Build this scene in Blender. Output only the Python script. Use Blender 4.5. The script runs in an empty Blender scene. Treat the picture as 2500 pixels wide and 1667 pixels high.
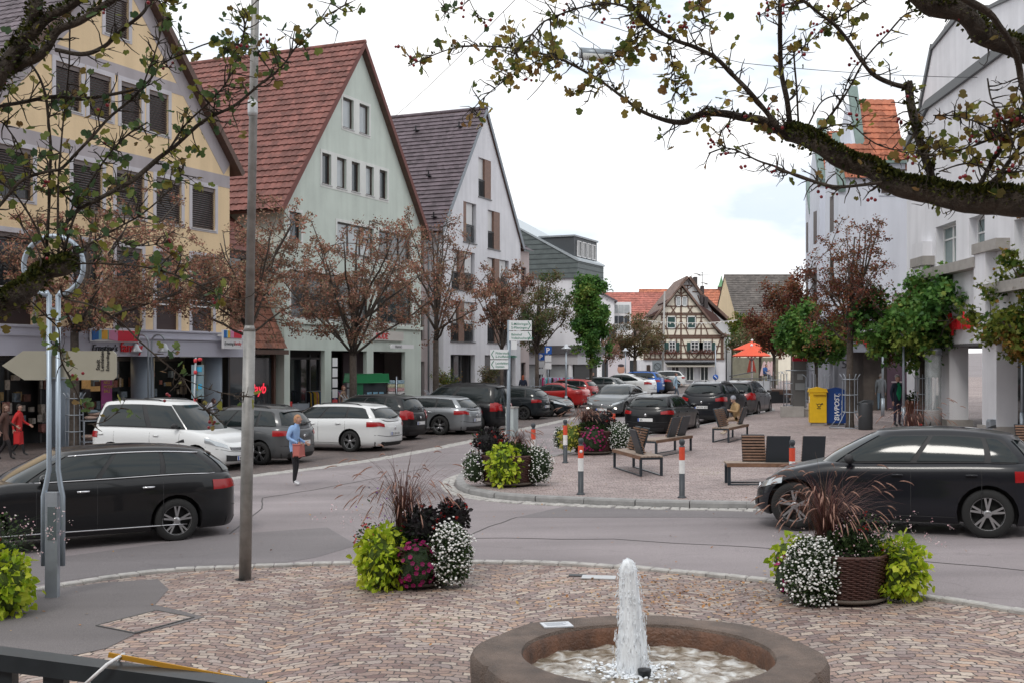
import bpy, bmesh, math, random
import numpy as np
from mathutils import Vector, Matrix, geometry, noise
R = math.radians
SC = bpy.context.scene
COL = SC.collection
# ---------------- camera, world, sun, exposure ----------------
F, CX, HY, CAMZ = 2850.0, 1250.0, 884.0, 2.7     # focal length in photo pixels, horizon row, eye height
cam = bpy.data.cameras.new('camera'); camo = bpy.data.objects.new('camera', cam); COL.objects.link(camo)
camo.location = (0, 0, CAMZ); camo.rotation_euler = (R(90), 0, 0)
cam.sensor_width = 36; cam.lens = 36*F/2500; cam.shift_y = (HY-833.5)/2500
cam.clip_end = 3000; cam.clip_start = .05
SC.camera = camo
W = bpy.data.worlds.new('World'); SC.world = W; W.use_nodes = True
nt = W.node_tree; nt.nodes.clear()
N = nt.nodes.new
out = N('ShaderNodeOutputWorld'); bg = N('ShaderNodeBackground'); sky = N('ShaderNodeTexSky')
sky.sky_type = 'NISHITA'; sky.sun_disc = False; sky.sun_elevation = R(48); sky.sun_rotation = R(200)
bg.inputs[1].default_value = .1
tc = N('ShaderNodeTexCoord'); mp = N('ShaderNodeMapping'); mp.inputs[3].default_value = (1.0, 1.0, 2.6)
nz = N('ShaderNodeTexNoise'); nz.inputs['Scale'].default_value = 2.6; nz.inputs['Detail'].default_value = 7; nz.inputs['Roughness'].default_value = .62
rp = N('ShaderNodeValToRGB'); rp.color_ramp.elements[0].position = .30; rp.color_ramp.elements[1].position = .50
rp.color_ramp.elements[0].color = (.78, .78, .78, 1); rp.color_ramp.elements[1].color = (1, 1, 1, 1)
mx = N('ShaderNodeMix'); mx.data_type = 'RGBA'
rp2 = N('ShaderNodeValToRGB'); rp2.color_ramp.elements[0].color = (.66, .735, .84, 1); rp2.color_ramp.elements[1].color = (1, 1, 1, 1)
rp2.color_ramp.elements[0].position = .36; rp2.color_ramp.elements[1].position = .51
nz2 = N('ShaderNodeTexNoise'); nz2.inputs['Scale'].default_value = 6.0; nz2.inputs['Detail'].default_value = 6
vm = N('ShaderNodeVectorMath'); vm.operation = 'SCALE'; vm.inputs[3].default_value = 10.5
nt.links.new(tc.outputs['Generated'], mp.inputs[0]); nt.links.new(mp.outputs[0], nz.inputs[0]); nt.links.new(mp.outputs[0], nz2.inputs[0])
nt.links.new(nz.outputs[0], rp.inputs[0]); nt.links.new(nz2.outputs[0], rp2.inputs[0])
nt.links.new(rp2.outputs[0], vm.inputs[0]); nt.links.new(rp.outputs[0], mx.inputs[0])
nt.links.new(sky.outputs[0], mx.inputs[6]); nt.links.new(vm.outputs[0], mx.inputs[7])
nt.links.new(mx.outputs[2], bg.inputs[0]); nt.links.new(bg.outputs[0], out.inputs[0])
sun = bpy.data.lights.new('sun', 'SUN'); sun.energy = .9; sun.angle = R(14); sun.color = (1, .96, .9)
suno = bpy.data.objects.new('sun', sun); COL.objects.link(suno)
suno.rotation_euler = (R(42), 0, R(-22))
SC.view_settings.view_transform = 'Standard'; SC.view_settings.look = 'None'
SC.view_settings.exposure = 0.32; SC.view_settings.gamma = 1
# ---------------- measuring helpers: photo pixel -> point in the place ----------------
def gz(x, y): return .018*x + .003*(y-15)
def gp(px, py, off=0.0):
    u = (px-CX)/F; v = -(py-HY)/F
    Y = (CAMZ+.045-off)/(.018*u+.003-v)
    return Vector((u*Y, Y, gz(u*Y, Y)+off))
def at(px, py, Y):
    return Vector(((px-CX)/F*Y, Y, CAMZ-(py-HY)/F*Y))
# ---------------- object helpers ----------------
def tag(o, label=None, cat=None, group=None, kind=None):
    if label: o['label'] = label
    if cat: o['category'] = cat
    if group: o['group'] = group
    if kind: o['kind'] = kind
    return o
def empty(name, loc, rz=0, label=None, cat=None, group=None):
    o = bpy.data.objects.new(name, None); COL.objects.link(o)
    o.location = loc; o.rotation_euler = (0, 0, rz); o.empty_display_size = .2
    return tag(o, label, cat, group)
def copy_tree(o, parent=None):
    c = o.copy(); COL.objects.link(c); c.parent = parent
    for ch in list(o.children): copy_tree(ch, c)
    return c
class MB:
    """collects shapes and links them as ONE mesh object"""
    def __init__(s): s.v = []; s.f = []; s.m = []; s.sm = []; s.M = None; s.mi = 0; s.smooth = False
    def add(s, vs, fs, smooth=None):
        b = len(s.v)
        if s.M is not None: vs = [s.M @ Vector(v) for v in vs]
        s.v += [tuple(v) for v in vs]
        s.f += [tuple(i+b for i in f) for f in fs]
        s.m += [s.mi]*len(fs); s.sm += [s.smooth if smooth is None else smooth]*len(fs)
        return s
    def box(s, x0, x1, y0, y1, z0, z1):
        v = [(x, y, z) for z in (z0, z1) for y in (y0, y1) for x in (x0, x1)]
        return s.add(v, [(0,2,3,1),(4,5,7,6),(0,1,5,4),(2,6,7,3),(0,4,6,2),(1,3,7,5)], False)
    def cbox(s, c, sx, sy, sz, rz=0, rx=0, ry=0):
        M = Matrix.Translation(c) @ Matrix.Rotation(rz,4,'Z') @ Matrix.Rotation(ry,4,'Y') @ Matrix.Rotation(rx,4,'X')
        v = [M @ Vector((x*sx/2, y*sy/2, z*sz/2)) for z in (-1,1) for y in (-1,1) for x in (-1,1)]
        return s.add(v, [(0,2,3,1),(4,5,7,6),(0,1,5,4),(2,6,7,3),(0,4,6,2),(1,3,7,5)], False)
    def bar(s, a, b, w, d, up=(0,0,1)):
        a = Vector(a); b = Vector(b); t = (b-a).normalized(); up = Vector(up)
        if abs(t.dot(up)) > .98: up = Vector((1,0,0))
        n = t.cross(up).normalized(); q = n.cross(t)
        v = [p+n*i*w/2+q*j*d/2 for p in (a,b) for j in (-1,1) for i in (-1,1)]
        return s.add(v, [(0,1,3,2),(4,6,7,5),(0,4,5,1),(2,3,7,6),(0,2,6,4),(1,5,7,3)], False)
    def prism(s, pts, ax, d0, d1):
        """pts 2D outline; ax 'y': pts are (x,z) extruded in y; 'z': (x,y) extruded in z; 'x': (y,z) extruded in x"""
        n = len(pts)
        def P(p, d): return (p[0], d, p[1]) if ax == 'y' else (p[0], p[1], d) if ax == 'z' else (d, p[0], p[1])
        v = [P(p, d0) for p in pts]+[P(p, d1) for p in pts]
        f = [(i, (i+1) % n, (i+1) % n+n, i+n) for i in range(n)]
        tri = geometry.tessellate_polygon([[Vector((p[0], p[1], 0)) for p in pts]])
        f += [t for t in tri]+[tuple(i+n for i in reversed(t)) for t in tri]
        return s.add(v, f, False)
    def tube(s, pts, r, n=6, cap=True, smooth=True):
        pts = [Vector(p) for p in pts]
        if not hasattr(r, '__len__'): r = [r]*len(pts)
        vs = []; fs = []; up = None
        for i, p in enumerate(pts):
            t = (pts[min(i+1, len(pts)-1)]-pts[max(i-1, 0)])
            t = t.normalized() if t.length > 1e-9 else Vector((0,0,1))
            if up is None:
                up = Vector((1,0,0)) if abs(t.x) < .8 else Vector((0,1,0))
            a = (up - t*up.dot(t)).normalized(); up = a; b = t.cross(a)
            for k in range(n):
                q = 2*math.pi*k/n
                vs.append(p+(a*math.cos(q)+b*math.sin(q))*r[i])
        for i in range(len(pts)-1):
            for k in range(n):
                fs.append((i*n+k, i*n+(k+1) % n, (i+1)*n+(k+1) % n, (i+1)*n+k))
        if cap: fs += [tuple(reversed(range(n))), tuple(range((len(pts)-1)*n, len(pts)*n))]
        return s.add(vs, fs, smooth)
    def lathe(s, prof, n=16, c=(0,0,0), smooth=True, cap=True):
        vs = []; fs = []; c = Vector(c)
        for (r, z) in prof:
            for k in range(n):
                q = 2*math.pi*k/n; vs.append(c+Vector((r*math.cos(q), r*math.sin(q), z)))
        for i in range(len(prof)-1):
            for k in range(n): fs.append((i*n+k, i*n+(k+1) % n, (i+1)*n+(k+1) % n, (i+1)*n+k))
        if cap: fs += [tuple(reversed(range(n))), tuple(range((len(prof)-1)*n, len(prof)*n))]
        return s.add(vs, fs, smooth)
    def ball(s, c, rx, ry=None, rz=None, n=8, m=5):
        ry = ry or rx; rz = rz or rx
        vs = [(c[0], c[1], c[2]-rz)]; fs = []
        for i in range(1, m):
            t = math.pi*i/m
            for k in range(n):
                q = 2*math.pi*k/n
                vs.append((c[0]+rx*math.sin(t)*math.cos(q), c[1]+ry*math.sin(t)*math.sin(q), c[2]-rz*math.cos(t)))
        vs.append((c[0], c[1], c[2]+rz)); L = len(vs)-1
        for k in range(n):
            fs.append((0, 1+(k+1) % n, 1+k)); fs.append((L, L-n+k, L-n+(k+1) % n))
        for i in range(m-2):
            for k in range(n):
                a = 1+i*n; fs.append((a+k, a+(k+1) % n, a+n+(k+1) % n, a+n+k))
        return s.add(vs, fs, True)
    def grid(s, fn, nu, nv, smooth=True, both=False):
        vs = [fn(i/nu, j/nv) for j in range(nv+1) for i in range(nu+1)]
        fs = [(j*(nu+1)+i, j*(nu+1)+i+1, (j+1)*(nu+1)+i+1, (j+1)*(nu+1)+i) for j in range(nv) for i in range(nu)]
        return s.add(vs, fs, smooth)
    def boxes(s, name, mats, parent, L, **k):
        for b in L: m = MB(); m.M = s.M; m.box(*b); m.build(name, mats, parent, **k)
    def build(s, name, mats, parent=None, label=None, cat=None, group=None, kind=None, loc=None, bevel=0):
        me = bpy.data.meshes.new(name)
        me.from_pydata(s.v, [], s.f)
        if not isinstance(mats, (list, tuple)): mats = [mats]
        for m in mats: me.materials.append(m)
        if s.f:
            me.polygons.foreach_set('material_index', s.m)
            me.polygons.foreach_set('use_smooth', s.sm)
        me.update()
        if bevel:
            b = bmesh.new(); b.from_mesh(me)
            bmesh.ops.remove_doubles(b, verts=b.verts, dist=1e-5)
            ed = [e for e in b.edges if len(e.link_faces) == 2 and e.calc_face_angle(0) > R(30)]
            bmesh.ops.bevel(b, geom=ed, offset=bevel, segments=2, affect='EDGES', profile=.6)
            b.to_mesh(me); b.free()
        o = bpy.data.objects.new(name, me); COL.objects.link(o)
        if parent: o.parent = parent
        if loc is not None: o.location = loc
        return tag(o, label, cat, group, kind)
# ---------------- materials ----------------
MATS = {}
def mat(name, col, rough=.6, metal=0, var=0, vscale=3, bump=0, bscale=40, spec=.5, emit=0, coat=0, alpha=1, coord='Object'):
    if name in MATS: return MATS[name]
    m = bpy.data.materials.new(name); m.use_nodes = True; t = m.node_tree; p = t.nodes['Principled BSDF']
    c = tuple(col)+(1,)
    p.inputs['Base Color'].default_value = c; p.inputs['Roughness'].default_value = rough
    p.inputs['Metallic'].default_value = metal; p.inputs['Specular IOR Level'].default_value = spec
    p.inputs['Coat Weight'].default_value = coat; p.inputs['Coat Roughness'].default_value = .04
    if emit: p.inputs['Emission Color'].default_value = c; p.inputs['Emission Strength'].default_value = emit
    if alpha < 1: p.inputs['Alpha'].default_value = alpha
    co = t.nodes.new('ShaderNodeTexCoord')
    if var:
        n = t.nodes.new('ShaderNodeTexNoise'); n.inputs['Scale'].default_value = vscale; n.inputs['Detail'].default_value = 6; n.inputs['Roughness'].default_value = .6
        r = t.nodes.new('ShaderNodeValToRGB'); r.color_ramp.elements[0].position = .3; r.color_ramp.elements[1].position = .72
        r.color_ramp.elements[0].color = tuple(max(0, x*(1-var)) for x in col)+(1,)
        r.color_ramp.elements[1].color = tuple(min(1, x*(1+var)) for x in col)+(1,)
        t.links.new(co.outputs[coord], n.inputs[0]); t.links.new(n.outputs[0], r.inputs[0]); t.links.new(r.outputs[0], p.inputs['Base Color'])
        if rough > .15:
            mr = t.nodes.new('ShaderNodeMapRange'); mr.inputs[3].default_value = max(.02, rough-.1); mr.inputs[4].default_value = min(1, rough+.1)
            t.links.new(n.outputs[0], mr.inputs[0]); t.links.new(mr.outputs[0], p.inputs['Roughness'])
    if bump:
        n = t.nodes.new('ShaderNodeTexNoise'); n.inputs['Scale'].default_value = bscale; n.inputs['Detail'].default_value = 4
        b = t.nodes.new('ShaderNodeBump'); b.inputs['Strength'].default_value = bump; b.inputs['Distance'].default_value = .02
        t.links.new(co.outputs[coord], n.inputs[0]); t.links.new(n.outputs[0], b.inputs['Height']); t.links.new(b.outputs[0], p.inputs['Normal'])
    MATS[name] = m; return m
def tintmat(name, cols, rough=.6, trans=0, spec=.3):
    """colour picked per face from the mesh attribute 'tint' (leaf to leaf, tile to tile variation)"""
    if name in MATS: return MATS[name]
    m = bpy.data.materials.new(name); m.use_nodes = True; t = m.node_tree; p = t.nodes['Principled BSDF']
    a = t.nodes.new('ShaderNodeAttribute'); a.attribute_name = 'tint'
    r = t.nodes.new('ShaderNodeValToRGB'); e = r.color_ramp.elements
    while len(e) < len(cols): e.new(.5)
    for i, c in enumerate(cols): e[i].position = i/(len(cols)-1); e[i].color = tuple(c)+(1,)
    t.links.new(a.outputs['Fac'], r.inputs[0]); t.links.new(r.outputs[0], p.inputs['Base Color'])
    p.inputs['Roughness'].default_value = rough; p.inputs['Specular IOR Level'].default_value = spec
    if trans:
        tr = t.nodes.new('ShaderNodeBsdfTranslucent'); ms = t.nodes.new('ShaderNodeMixShader'); ms.inputs[0].default_value = trans
        t.links.new(r.outputs[0], tr.inputs[0]); t.links.new(p.outputs[0], ms.inputs[1]); t.links.new(tr.outputs[0], ms.inputs[2])
        t.links.new(ms.outputs[0], t.nodes['Material Output'].inputs[0])
    MATS[name] = m; return m
def npmesh(name, V, Fc, mats, parent=None, tint=None, midx=None, smooth=False, **kw):
    """V (n,3), Fc (m,k) arrays"""
    me = bpy.data.meshes.new(name); V = np.asarray(V, dtype=np.float32); Fc = np.asarray(Fc, dtype=np.int32); k = Fc.shape[1]
    me.vertices.add(len(V)); me.vertices.foreach_set('co', V.ravel())
    me.loops.add(Fc.size); me.loops.foreach_set('vertex_index', Fc.ravel())
    me.polygons.add(len(Fc)); me.polygons.foreach_set('loop_start', np.arange(0, Fc.size, k, dtype=np.int32))
    try: me.polygons.foreach_set('loop_total', np.full(len(Fc), k, dtype=np.int32))
    except Exception: pass
    if not isinstance(mats, (list, tuple)): mats = [mats]
    for m in mats: me.materials.append(m)
    if midx is not None: me.polygons.foreach_set('material_index', np.asarray(midx, dtype=np.int32))
    me.polygons.foreach_set('use_smooth', np.full(len(Fc), smooth, dtype=bool))
    if tint is not None:
        at_ = me.attributes.new('tint', 'FLOAT', 'FACE'); at_.data.foreach_set('value', np.asarray(tint, dtype=np.float32))
    me.update(calc_edges=True); me.validate()
    o = bpy.data.objects.new(name, me); COL.objects.link(o)
    if parent: o.parent = parent
    return tag(o, **kw)
rng = np.random.default_rng(7)
LEAF = np.array([[0,0,0],[.34,.12,.06],[.5,.48,.1],[.2,.62,.02],[0,1,0],[-.2,.62,.02],[-.5,.48,.1],[-.34,.12,.06]])
def leaves(name, P, size, mat_, parent=None, g=None, up=.35, template=LEAF, dirs=None, tint=None, **kw):
    """one leaf-shaped face pair at every point of P"""
    g = g or rng; P = np.asarray(P); n = len(P)
    sz = size*(.6+.8*g.random(n))
    d = g.normal(size=(n,3)) if dirs is None else dirs+g.normal(size=(n,3))*.35
    d /= np.linalg.norm(d, axis=1)[:,None]
    nr = g.normal(size=(n,3)); nr[:,2] += up*3
    a = np.cross(d, nr); a /= np.linalg.norm(a, axis=1)[:,None]+1e-9
    c = np.cross(a, d)
    T = template; k = len(T)
    V = P[:,None,:]+sz[:,None,None]*(T[None,:,0,None]*a[:,None,:]+T[None,:,1,None]*d[:,None,:]+T[None,:,2,None]*c[:,None,:])
    Fc = (np.arange(n)[:,None]*k+np.arange(k)[None,:])
    t = g.random(n) if tint is None else tint
    return npmesh(name, V.reshape(-1,3), Fc, mat_, parent, tint=t, **kw)
def text_mesh(txt, size, m, parent, M, name='lettering', ext=.004, align='LEFT', shear=0, bold=0, label=None):
    cu = bpy.data.curves.new('t', 'FONT'); cu.body = txt; cu.size = size; cu.extrude = ext; cu.align_x = align; cu.shear = shear; cu.offset = bold
    cu.resolution_u = 3
    o = bpy.data.objects.new('t', cu); COL.objects.link(o)
    dg = bpy.context.evaluated_depsgraph_get(); me = bpy.data.meshes.new_from_object(o.evaluated_get(dg))
    bpy.data.objects.remove(o); bpy.data.curves.remove(cu)
    me.materials.clear(); me.materials.append(m)
    me.transform(M)
    q = bpy.data.objects.new(name, me); COL.objects.link(q); q.parent = parent
    return tag(q, label)
def wallM(x, y, z):   # text lying in a facade plane (local x right, z up), facing local -y
    return Matrix.Translation((x, y, z)) @ Matrix.Rotation(R(90), 4, 'X')
# ---------------- ground ----------------
def paving(name, c, bw=.11, bh=.085, arc=.55, amp=.9, mortar=(.075,.06,.055), bump=.6, rot=0, moss=.0):
    m = bpy.data.materials.new(name); m.use_nodes = True; t = m.node_tree; p = t.nodes['Principled BSDF']; Nn = t.nodes.new; L = t.links.new
    tc = Nn('ShaderNodeTexCoord'); mp = Nn('ShaderNodeMapping'); mp.inputs[2].default_value = (0,0,rot); L(tc.outputs['Object'], mp.inputs[0])
    sp = Nn('ShaderNodeSeparateXYZ'); L(mp.outputs[0], sp.inputs[0])
    def mth(op, a, b=None, c_=None):
        n = Nn('ShaderNodeMath'); n.operation = op
        for i, x in enumerate((a, b, c_)):
            if x is None: continue
            if isinstance(x, (int, float)): n.inputs[i].default_value = x
            else: L(x, n.inputs[i])
        return n.outputs[0]
    fx = mth('FRACT', mth('DIVIDE', sp.outputs[0], 2.3)); fx = mth('SUBTRACT', fx, .5); q = mth('MULTIPLY', mth('MULTIPLY', fx, fx), amp*arc*3.4)
    nz = Nn('ShaderNodeTexNoise'); nz.inputs['Scale'].default_value = 5; nz.inputs['Detail'].default_value = 3; L(mp.outputs[0], nz.inputs[0])
    sn = Nn('ShaderNodeSeparateColor'); L(nz.outputs['Color'], sn.inputs[0])
    yy = mth('ADD', mth('ADD', sp.outputs[1], q), mth('MULTIPLY', mth('SUBTRACT', sn.outputs[0], .5), .15))
    xx = mth('ADD', sp.outputs[0], mth('MULTIPLY', mth('SUBTRACT', sn.outputs[1], .5), .20))
    nf = Nn('ShaderNodeTexNoise'); nf.inputs['Scale'].default_value = 22; L(mp.outputs[0], nf.inputs[0])
    yy = mth('ADD', yy, mth('MULTIPLY', mth('SUBTRACT', nf.outputs[0], .5), .022)); 
    cb = Nn('ShaderNodeCombineXYZ'); L(xx, cb.inputs[0]); L(yy, cb.inputs[1])
    br = Nn('ShaderNodeTexBrick'); L(cb.outputs[0], br.inputs['Vector']); br.inputs['Color1'].default_value = (0,0,0,1); br.inputs['Color2'].default_value = (1,1,1,1)
    br.inputs['Mortar'].default_value = (0,0,0,1); br.inputs['Scale'].default_value = 1; br.inputs['Mortar Size'].default_value = .0085; br.inputs['Mortar Smooth'].default_value = .35
    br.inputs['Brick Width'].default_value = bw; br.inputs['Row Height'].default_value = bh; br.offset = .5; br.squash = 1
    rp = Nn('ShaderNodeValToRGB'); rp.color_ramp.interpolation = 'LINEAR'; e = rp.color_ramp.elements
    while len(e) < len(c): e.new(.5)
    for i, k in enumerate(c): e[i].position = i/(len(c)-1); e[i].color = tuple(k)+(1,)
    L(br.outputs['Color'], rp.inputs[0])
    n2 = Nn('ShaderNodeTexNoise'); n2.inputs['Scale'].default_value = .55; n2.inputs['Detail'].default_value = 6; L(mp.outputs[0], n2.inputs[0])
    n3 = Nn('ShaderNodeTexNoise'); n3.inputs['Scale'].default_value = 60; n3.inputs['Detail'].default_value = 4; L(mp.outputs[0], n3.inputs[0])
    mr = Nn('ShaderNodeMapRange'); mr.inputs[1].default_value = .3; mr.inputs[2].default_value = .7; mr.inputs[3].default_value = .8; mr.inputs[4].default_value = 1.18; L(n2.outputs[0], mr.inputs[0])
    mr3 = Nn('ShaderNodeMapRange'); mr3.inputs[1].default_value = .3; mr3.inputs[2].default_value = .7; mr3.inputs[3].default_value = .82; mr3.inputs[4].default_value = 1.15; L(n3.outputs[0], mr3.inputs[0])
    k = mth('MULTIPLY', mr.outputs[0], mr3.outputs[0])
    vm = Nn('ShaderNodeVectorMath'); vm.operation = 'SCALE'; L(rp.outputs[0], vm.inputs[0]); L(k, vm.inputs[3])
    mx = Nn('ShaderNodeMix'); mx.data_type = 'RGBA'; L(br.outputs['Fac'], mx.inputs[0]); L(vm.outputs[0], mx.inputs[6]); mx.inputs[7].default_value = tuple(mortar)+(1,)
    if moss:
        rm = Nn('ShaderNodeMapRange'); rm.inputs[1].default_value = .62; rm.inputs[2].default_value = .72; L(n2.outputs[0], rm.inputs[0])
        gm = Nn('ShaderNodeMix'); gm.data_type = 'RGBA'; gm.inputs[6].default_value = tuple(mortar)+(1,); gm.inputs[7].default_value = (.10,.12,.04,1); L(rm.outputs[0], gm.inputs[0]); L(gm.outputs[2], mx.inputs[7])
    L(mx.outputs[2], p.inputs['Base Color']); p.inputs['Roughness'].default_value = .72
    hh = mth('ADD', mth('MULTIPLY', mth('SUBTRACT', 1, br.outputs['Fac']), 1), mth('MULTIPLY', n3.outputs[0], .25))
    hh = mth('ADD', hh, mth('MULTIPLY', br.outputs['Color'], .25))
    b = Nn('ShaderNodeBump'); b.inputs['Strength'].default_value = bump; b.inputs['Distance'].default_value = .012; L(hh, b.inputs['Height']); L(b.outputs[0], p.inputs['Normal'])
    MATS[name] = m; return m
def asphalt(name, c, var=.12):
    m = bpy.data.materials.new(name); m.use_nodes = True; t = m.node_tree; p = t.nodes['Principled BSDF']; Nn = t.nodes.new; L = t.links.new
    tc = Nn('ShaderNodeTexCoord')
    def nz(s, d=5, mp=None):
        n = Nn('ShaderNodeTexNoise'); n.inputs['Scale'].default_value = s; n.inputs['Detail'].default_value = d; L(mp or tc.outputs['Object'], n.inputs[0]); return n.outputs[0]
    def mr(x, a, b, lo=.3, hi=.7):
        n = Nn('ShaderNodeMapRange'); n.inputs[1].default_value = lo; n.inputs[2].default_value = hi; n.inputs[3].default_value = a; n.inputs[4].default_value = b; L(x, n.inputs[0]); return n.outputs[0]
    def mul(a, b):
        n = Nn('ShaderNodeMath'); n.operation = 'MULTIPLY'; L(a, n.inputs[0]); L(b, n.inputs[1]); return n.outputs[0]
    # tyre-worn lanes: long stretched noise
    mp = Nn('ShaderNodeMapping'); mp.inputs[3].default_value = (.05, .9, 1); mp.inputs[2].default_value = (0,0,R(-8)); L(tc.outputs['Object'], mp.inputs[0])
    k = mul(mul(mr(nz(.35), 1-var, 1+var), mr(nz(90, 3), .72, 1.3)), mr(nz(1.0, 5, mp.outputs[0]), .84, 1.17))
    k = mul(k, mr(nz(260, 2), .8, 1.2))
    # hair cracks and patches
    vo = Nn('ShaderNodeTexVoronoi'); vo.feature = 'DISTANCE_TO_EDGE'; vo.inputs['Scale'].default_value = .22
    mpv = Nn('ShaderNodeMapping'); L(tc.outputs['Object'], mpv.inputs[0]); nv = Nn('ShaderNodeTexNoise'); nv.inputs['Scale'].default_value = 1.2; nv.inputs['Detail'].default_value = 6
    L(tc.outputs['Object'], nv.inputs[0]); av = Nn('ShaderNodeVectorMath'); av.operation = 'MULTIPLY_ADD'; L(nv.outputs['Color'], av.inputs[0]); av.inputs[1].default_value = (1.2,1.2,0); L(tc.outputs['Object'], av.inputs[2]); L(av.outputs[0], vo.inputs['Vector'])
    k = mul(k, mr(vo.outputs['Distance'], .84, 1, 0, .003))
    vm = Nn('ShaderNodeVectorMath'); vm.operation = 'SCALE'; vm.inputs[0].default_value = c; L(k, vm.inputs[3]); L(vm.outputs[0], p.inputs['Base Color'])
    p.inputs['Roughness'].default_value = .85; b = Nn('ShaderNodeBump'); b.inputs['Strength'].default_value = .35; b.inputs['Distance'].default_value = .01
    L(nz(140, 3), b.inputs['Height']); L(b.outputs[0], p.inputs['Normal'])
    MATS[name] = m; return m
porphyry = [(.17,.11,.10),(.33,.23,.19),(.22,.165,.16),(.42,.28,.20),(.28,.22,.21),(.44,.36,.30),(.24,.165,.15),(.36,.30,.27),(.47,.39,.32)]
M_pave = paving('porphyry_setts', porphyry, .14, .098, moss=1)
M_plaza = paving('plaza_setts', [(.24,.18,.172),(.36,.29,.275),(.29,.225,.215),(.40,.32,.30),(.33,.27,.262)], .15, .115, mortar=(.10,.082,.078), moss=1)
M_dark = paving('parking_setts', [(.10,.08,.075),(.16,.12,.11),(.12,.10,.10),(.18,.14,.125)], .15, .12, mortar=(.055,.05,.045))
M_road = asphalt('road_asphalt', (.225,.198,.203), .16); M_patch = asphalt('patch_asphalt', (.135,.122,.122))
M_gran = mat('granite', (.40,.385,.365), .8, var=.28, vscale=7, bump=.5, bscale=60)
M_kerb = mat('kerb_granite', (.27,.265,.26), .8, var=.22, vscale=5, bump=.3, bscale=70)
def sheet(name, pts, off, m, label=None, edge=0):
    """flat sheet following the tilt of the ground, with a skirt"""
    P = [Vector((p[0], p[1], gz(p[0], p[1])+off)) for p in pts]
    mb = MB(); n = len(P)
    tri = geometry.tessellate_polygon([[Vector((p.x, p.y, 0)) for p in P]])
    mb.add(P, [t if (P[t[1]]-P[t[0]]).cross(P[t[2]]-P[t[0]]).z > 0 else tuple(reversed(t)) for t in tri], False)
    if edge:
        for i in range(n):
            a, b = P[i], P[(i+1) % n]; mb.add([a, b, b-Vector((0,0,edge)), a-Vector((0,0,edge))], [(0,1,2,3)], False)
    return mb.build(name, m, kind='structure', label=label)
mb = MB(); S = 700
def gr(u, v):
    x = -S+2*S*u; y = -700+1950*v; return (x, y, gz(x, y))
mb.grid(gr, 8, 13, False); mb.build('road', M_road, kind='structure', label='grey asphalt street running past the fountain plaza')
def G(px, py, off=0): p = gp(px, py, off); return (p.x, p.y)
# near pavement around the fountain
k1 = [(112,1437),(250,1414),(393,1395),(500,1389),(595,1385),(740,1379),(882,1375),(1020,1373),(1169,1373),(1300,1375),(1435,1380),(1570,1389),(1701,1401),(1830,1414),(1960,1426),(2110,1441),(2264,1459),(2400,1478),(2500,1495),(2640,1520),(2820,1560)]
near = [G(-500,1560), G(-200,1500), G(-40,1462)] + [G(*p) for p in k1]
fore = near + [(9,7),(9,-3),(-9,-3),(-9,8)]
sheet('pavement', fore, .010, M_pave, 'reddish porphyry sett pavement with curved rows around the fountain', .05)
pt = [G(*p) for p in [(-300,1540),(-40,1468),(112,1441),(250,1424),(385,1415),(412,1440),(378,1478),(430,1490),(500,1508),(420,1530),(330,1550),(260,1585),(190,1600),(60,1612),(-300,1630)]]
sheet('asphalt_patch', pt, .015, M_patch, 'dark asphalt patch in the pavement beside the sign stand')
cp = [G(*p) for p in [(235,1530),(382,1493),(473,1510),(330,1549)]]
sheet('manhole_cover', cp, .020, M_pave)
o = bpy.context.scene.collection.objects['manhole_cover']; del o['kind']; tag(o, 'rectangular paved service cover set into the dark asphalt patch', 'cover')
mb = MB()
for i in range(4):
    a = Vector(cp[i]+(0,)); b = Vector(cp[(i+1) % 4]+(0,)); a.z = gz(a.x,a.y)+.022; b.z = gz(b.x,b.y)+.022; mb.bar(a, b, .02, .008)
mb.build('frame', mat('cover_frame', (.16,.16,.16), .5, .8), o)
def resample(pts, step):
    P = [Vector((p[0], p[1], 0)) for p in pts]; out_ = [P[0]]; need = step
    for i in range(len(P)-1):
        a = P[i]; b = P[i+1]; L = (b-a).length; t = need
        while t <= L: out_.append(a+(b-a)*(t/L)); t += step
        need = t-L
    return out_
def setts(name, pts, w, h, step, m, rows=1, off=0, label=None, seed=1, gap=.012, side=1):
    """line of granite setts along a path: individual stones, slightly uneven"""
    r = random.Random(seed); mb = MB()
    P = resample(pts, step)
    for i in range(len(P)-1):
        a, b = P[i], P[i+1]; t = (b-a).normalized(); n = Vector((-t.y, t.x, 0))*side; L = (b-a).length
        for k in range(rows):
            jt = r.uniform(-.3,.3)*step*(k % 2 == 1) if rows > 1 else 0
            c = (a+b)/2+n*(w*(k+.5))+t*jt
            sx = L-gap*r.uniform(.7,2); sy = w-gap*r.uniform(.6,1.6)
            z = gz(c.x, c.y)+off; hh = h+r.uniform(-.006,.006)
            ang = math.atan2(t.y, t.x)+r.uniform(-.02,.02)
            M = Matrix.Translation((c.x, c.y, z)) @ Matrix.Rotation(ang, 4, 'Z')
            e = .012
            vs = [M@Vector((x*sx/2, y*sy/2, -.03)) for y in (-1,1) for x in (-1,1)] + [M@Vector((x*sx/2, y*sy/2, hh-e)) for y in (-1,1) for x in (-1,1)] + [M@Vector((x*(sx/2-e), y*(sy/2-e), hh)) for y in (-1,1) for x in (-1,1)]
            fs = []
            for q in (0, 4): fs += [(q,q+1,q+5,q+4),(q+1,q+3,q+7,q+5),(q+3,q+2,q+6,q+7),(q+2,q,q+4,q+6)]
            fs += [(8,9,11,10)]
            mb.add(vs, fs, False)
    return mb.build(name, m, kind='structure', label=label)
setts('kerb', near, .15, .05, .26, M_gran, label='pale granite sett kerb between the fountain pavement and the road', side=-1, seed=3)
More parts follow.
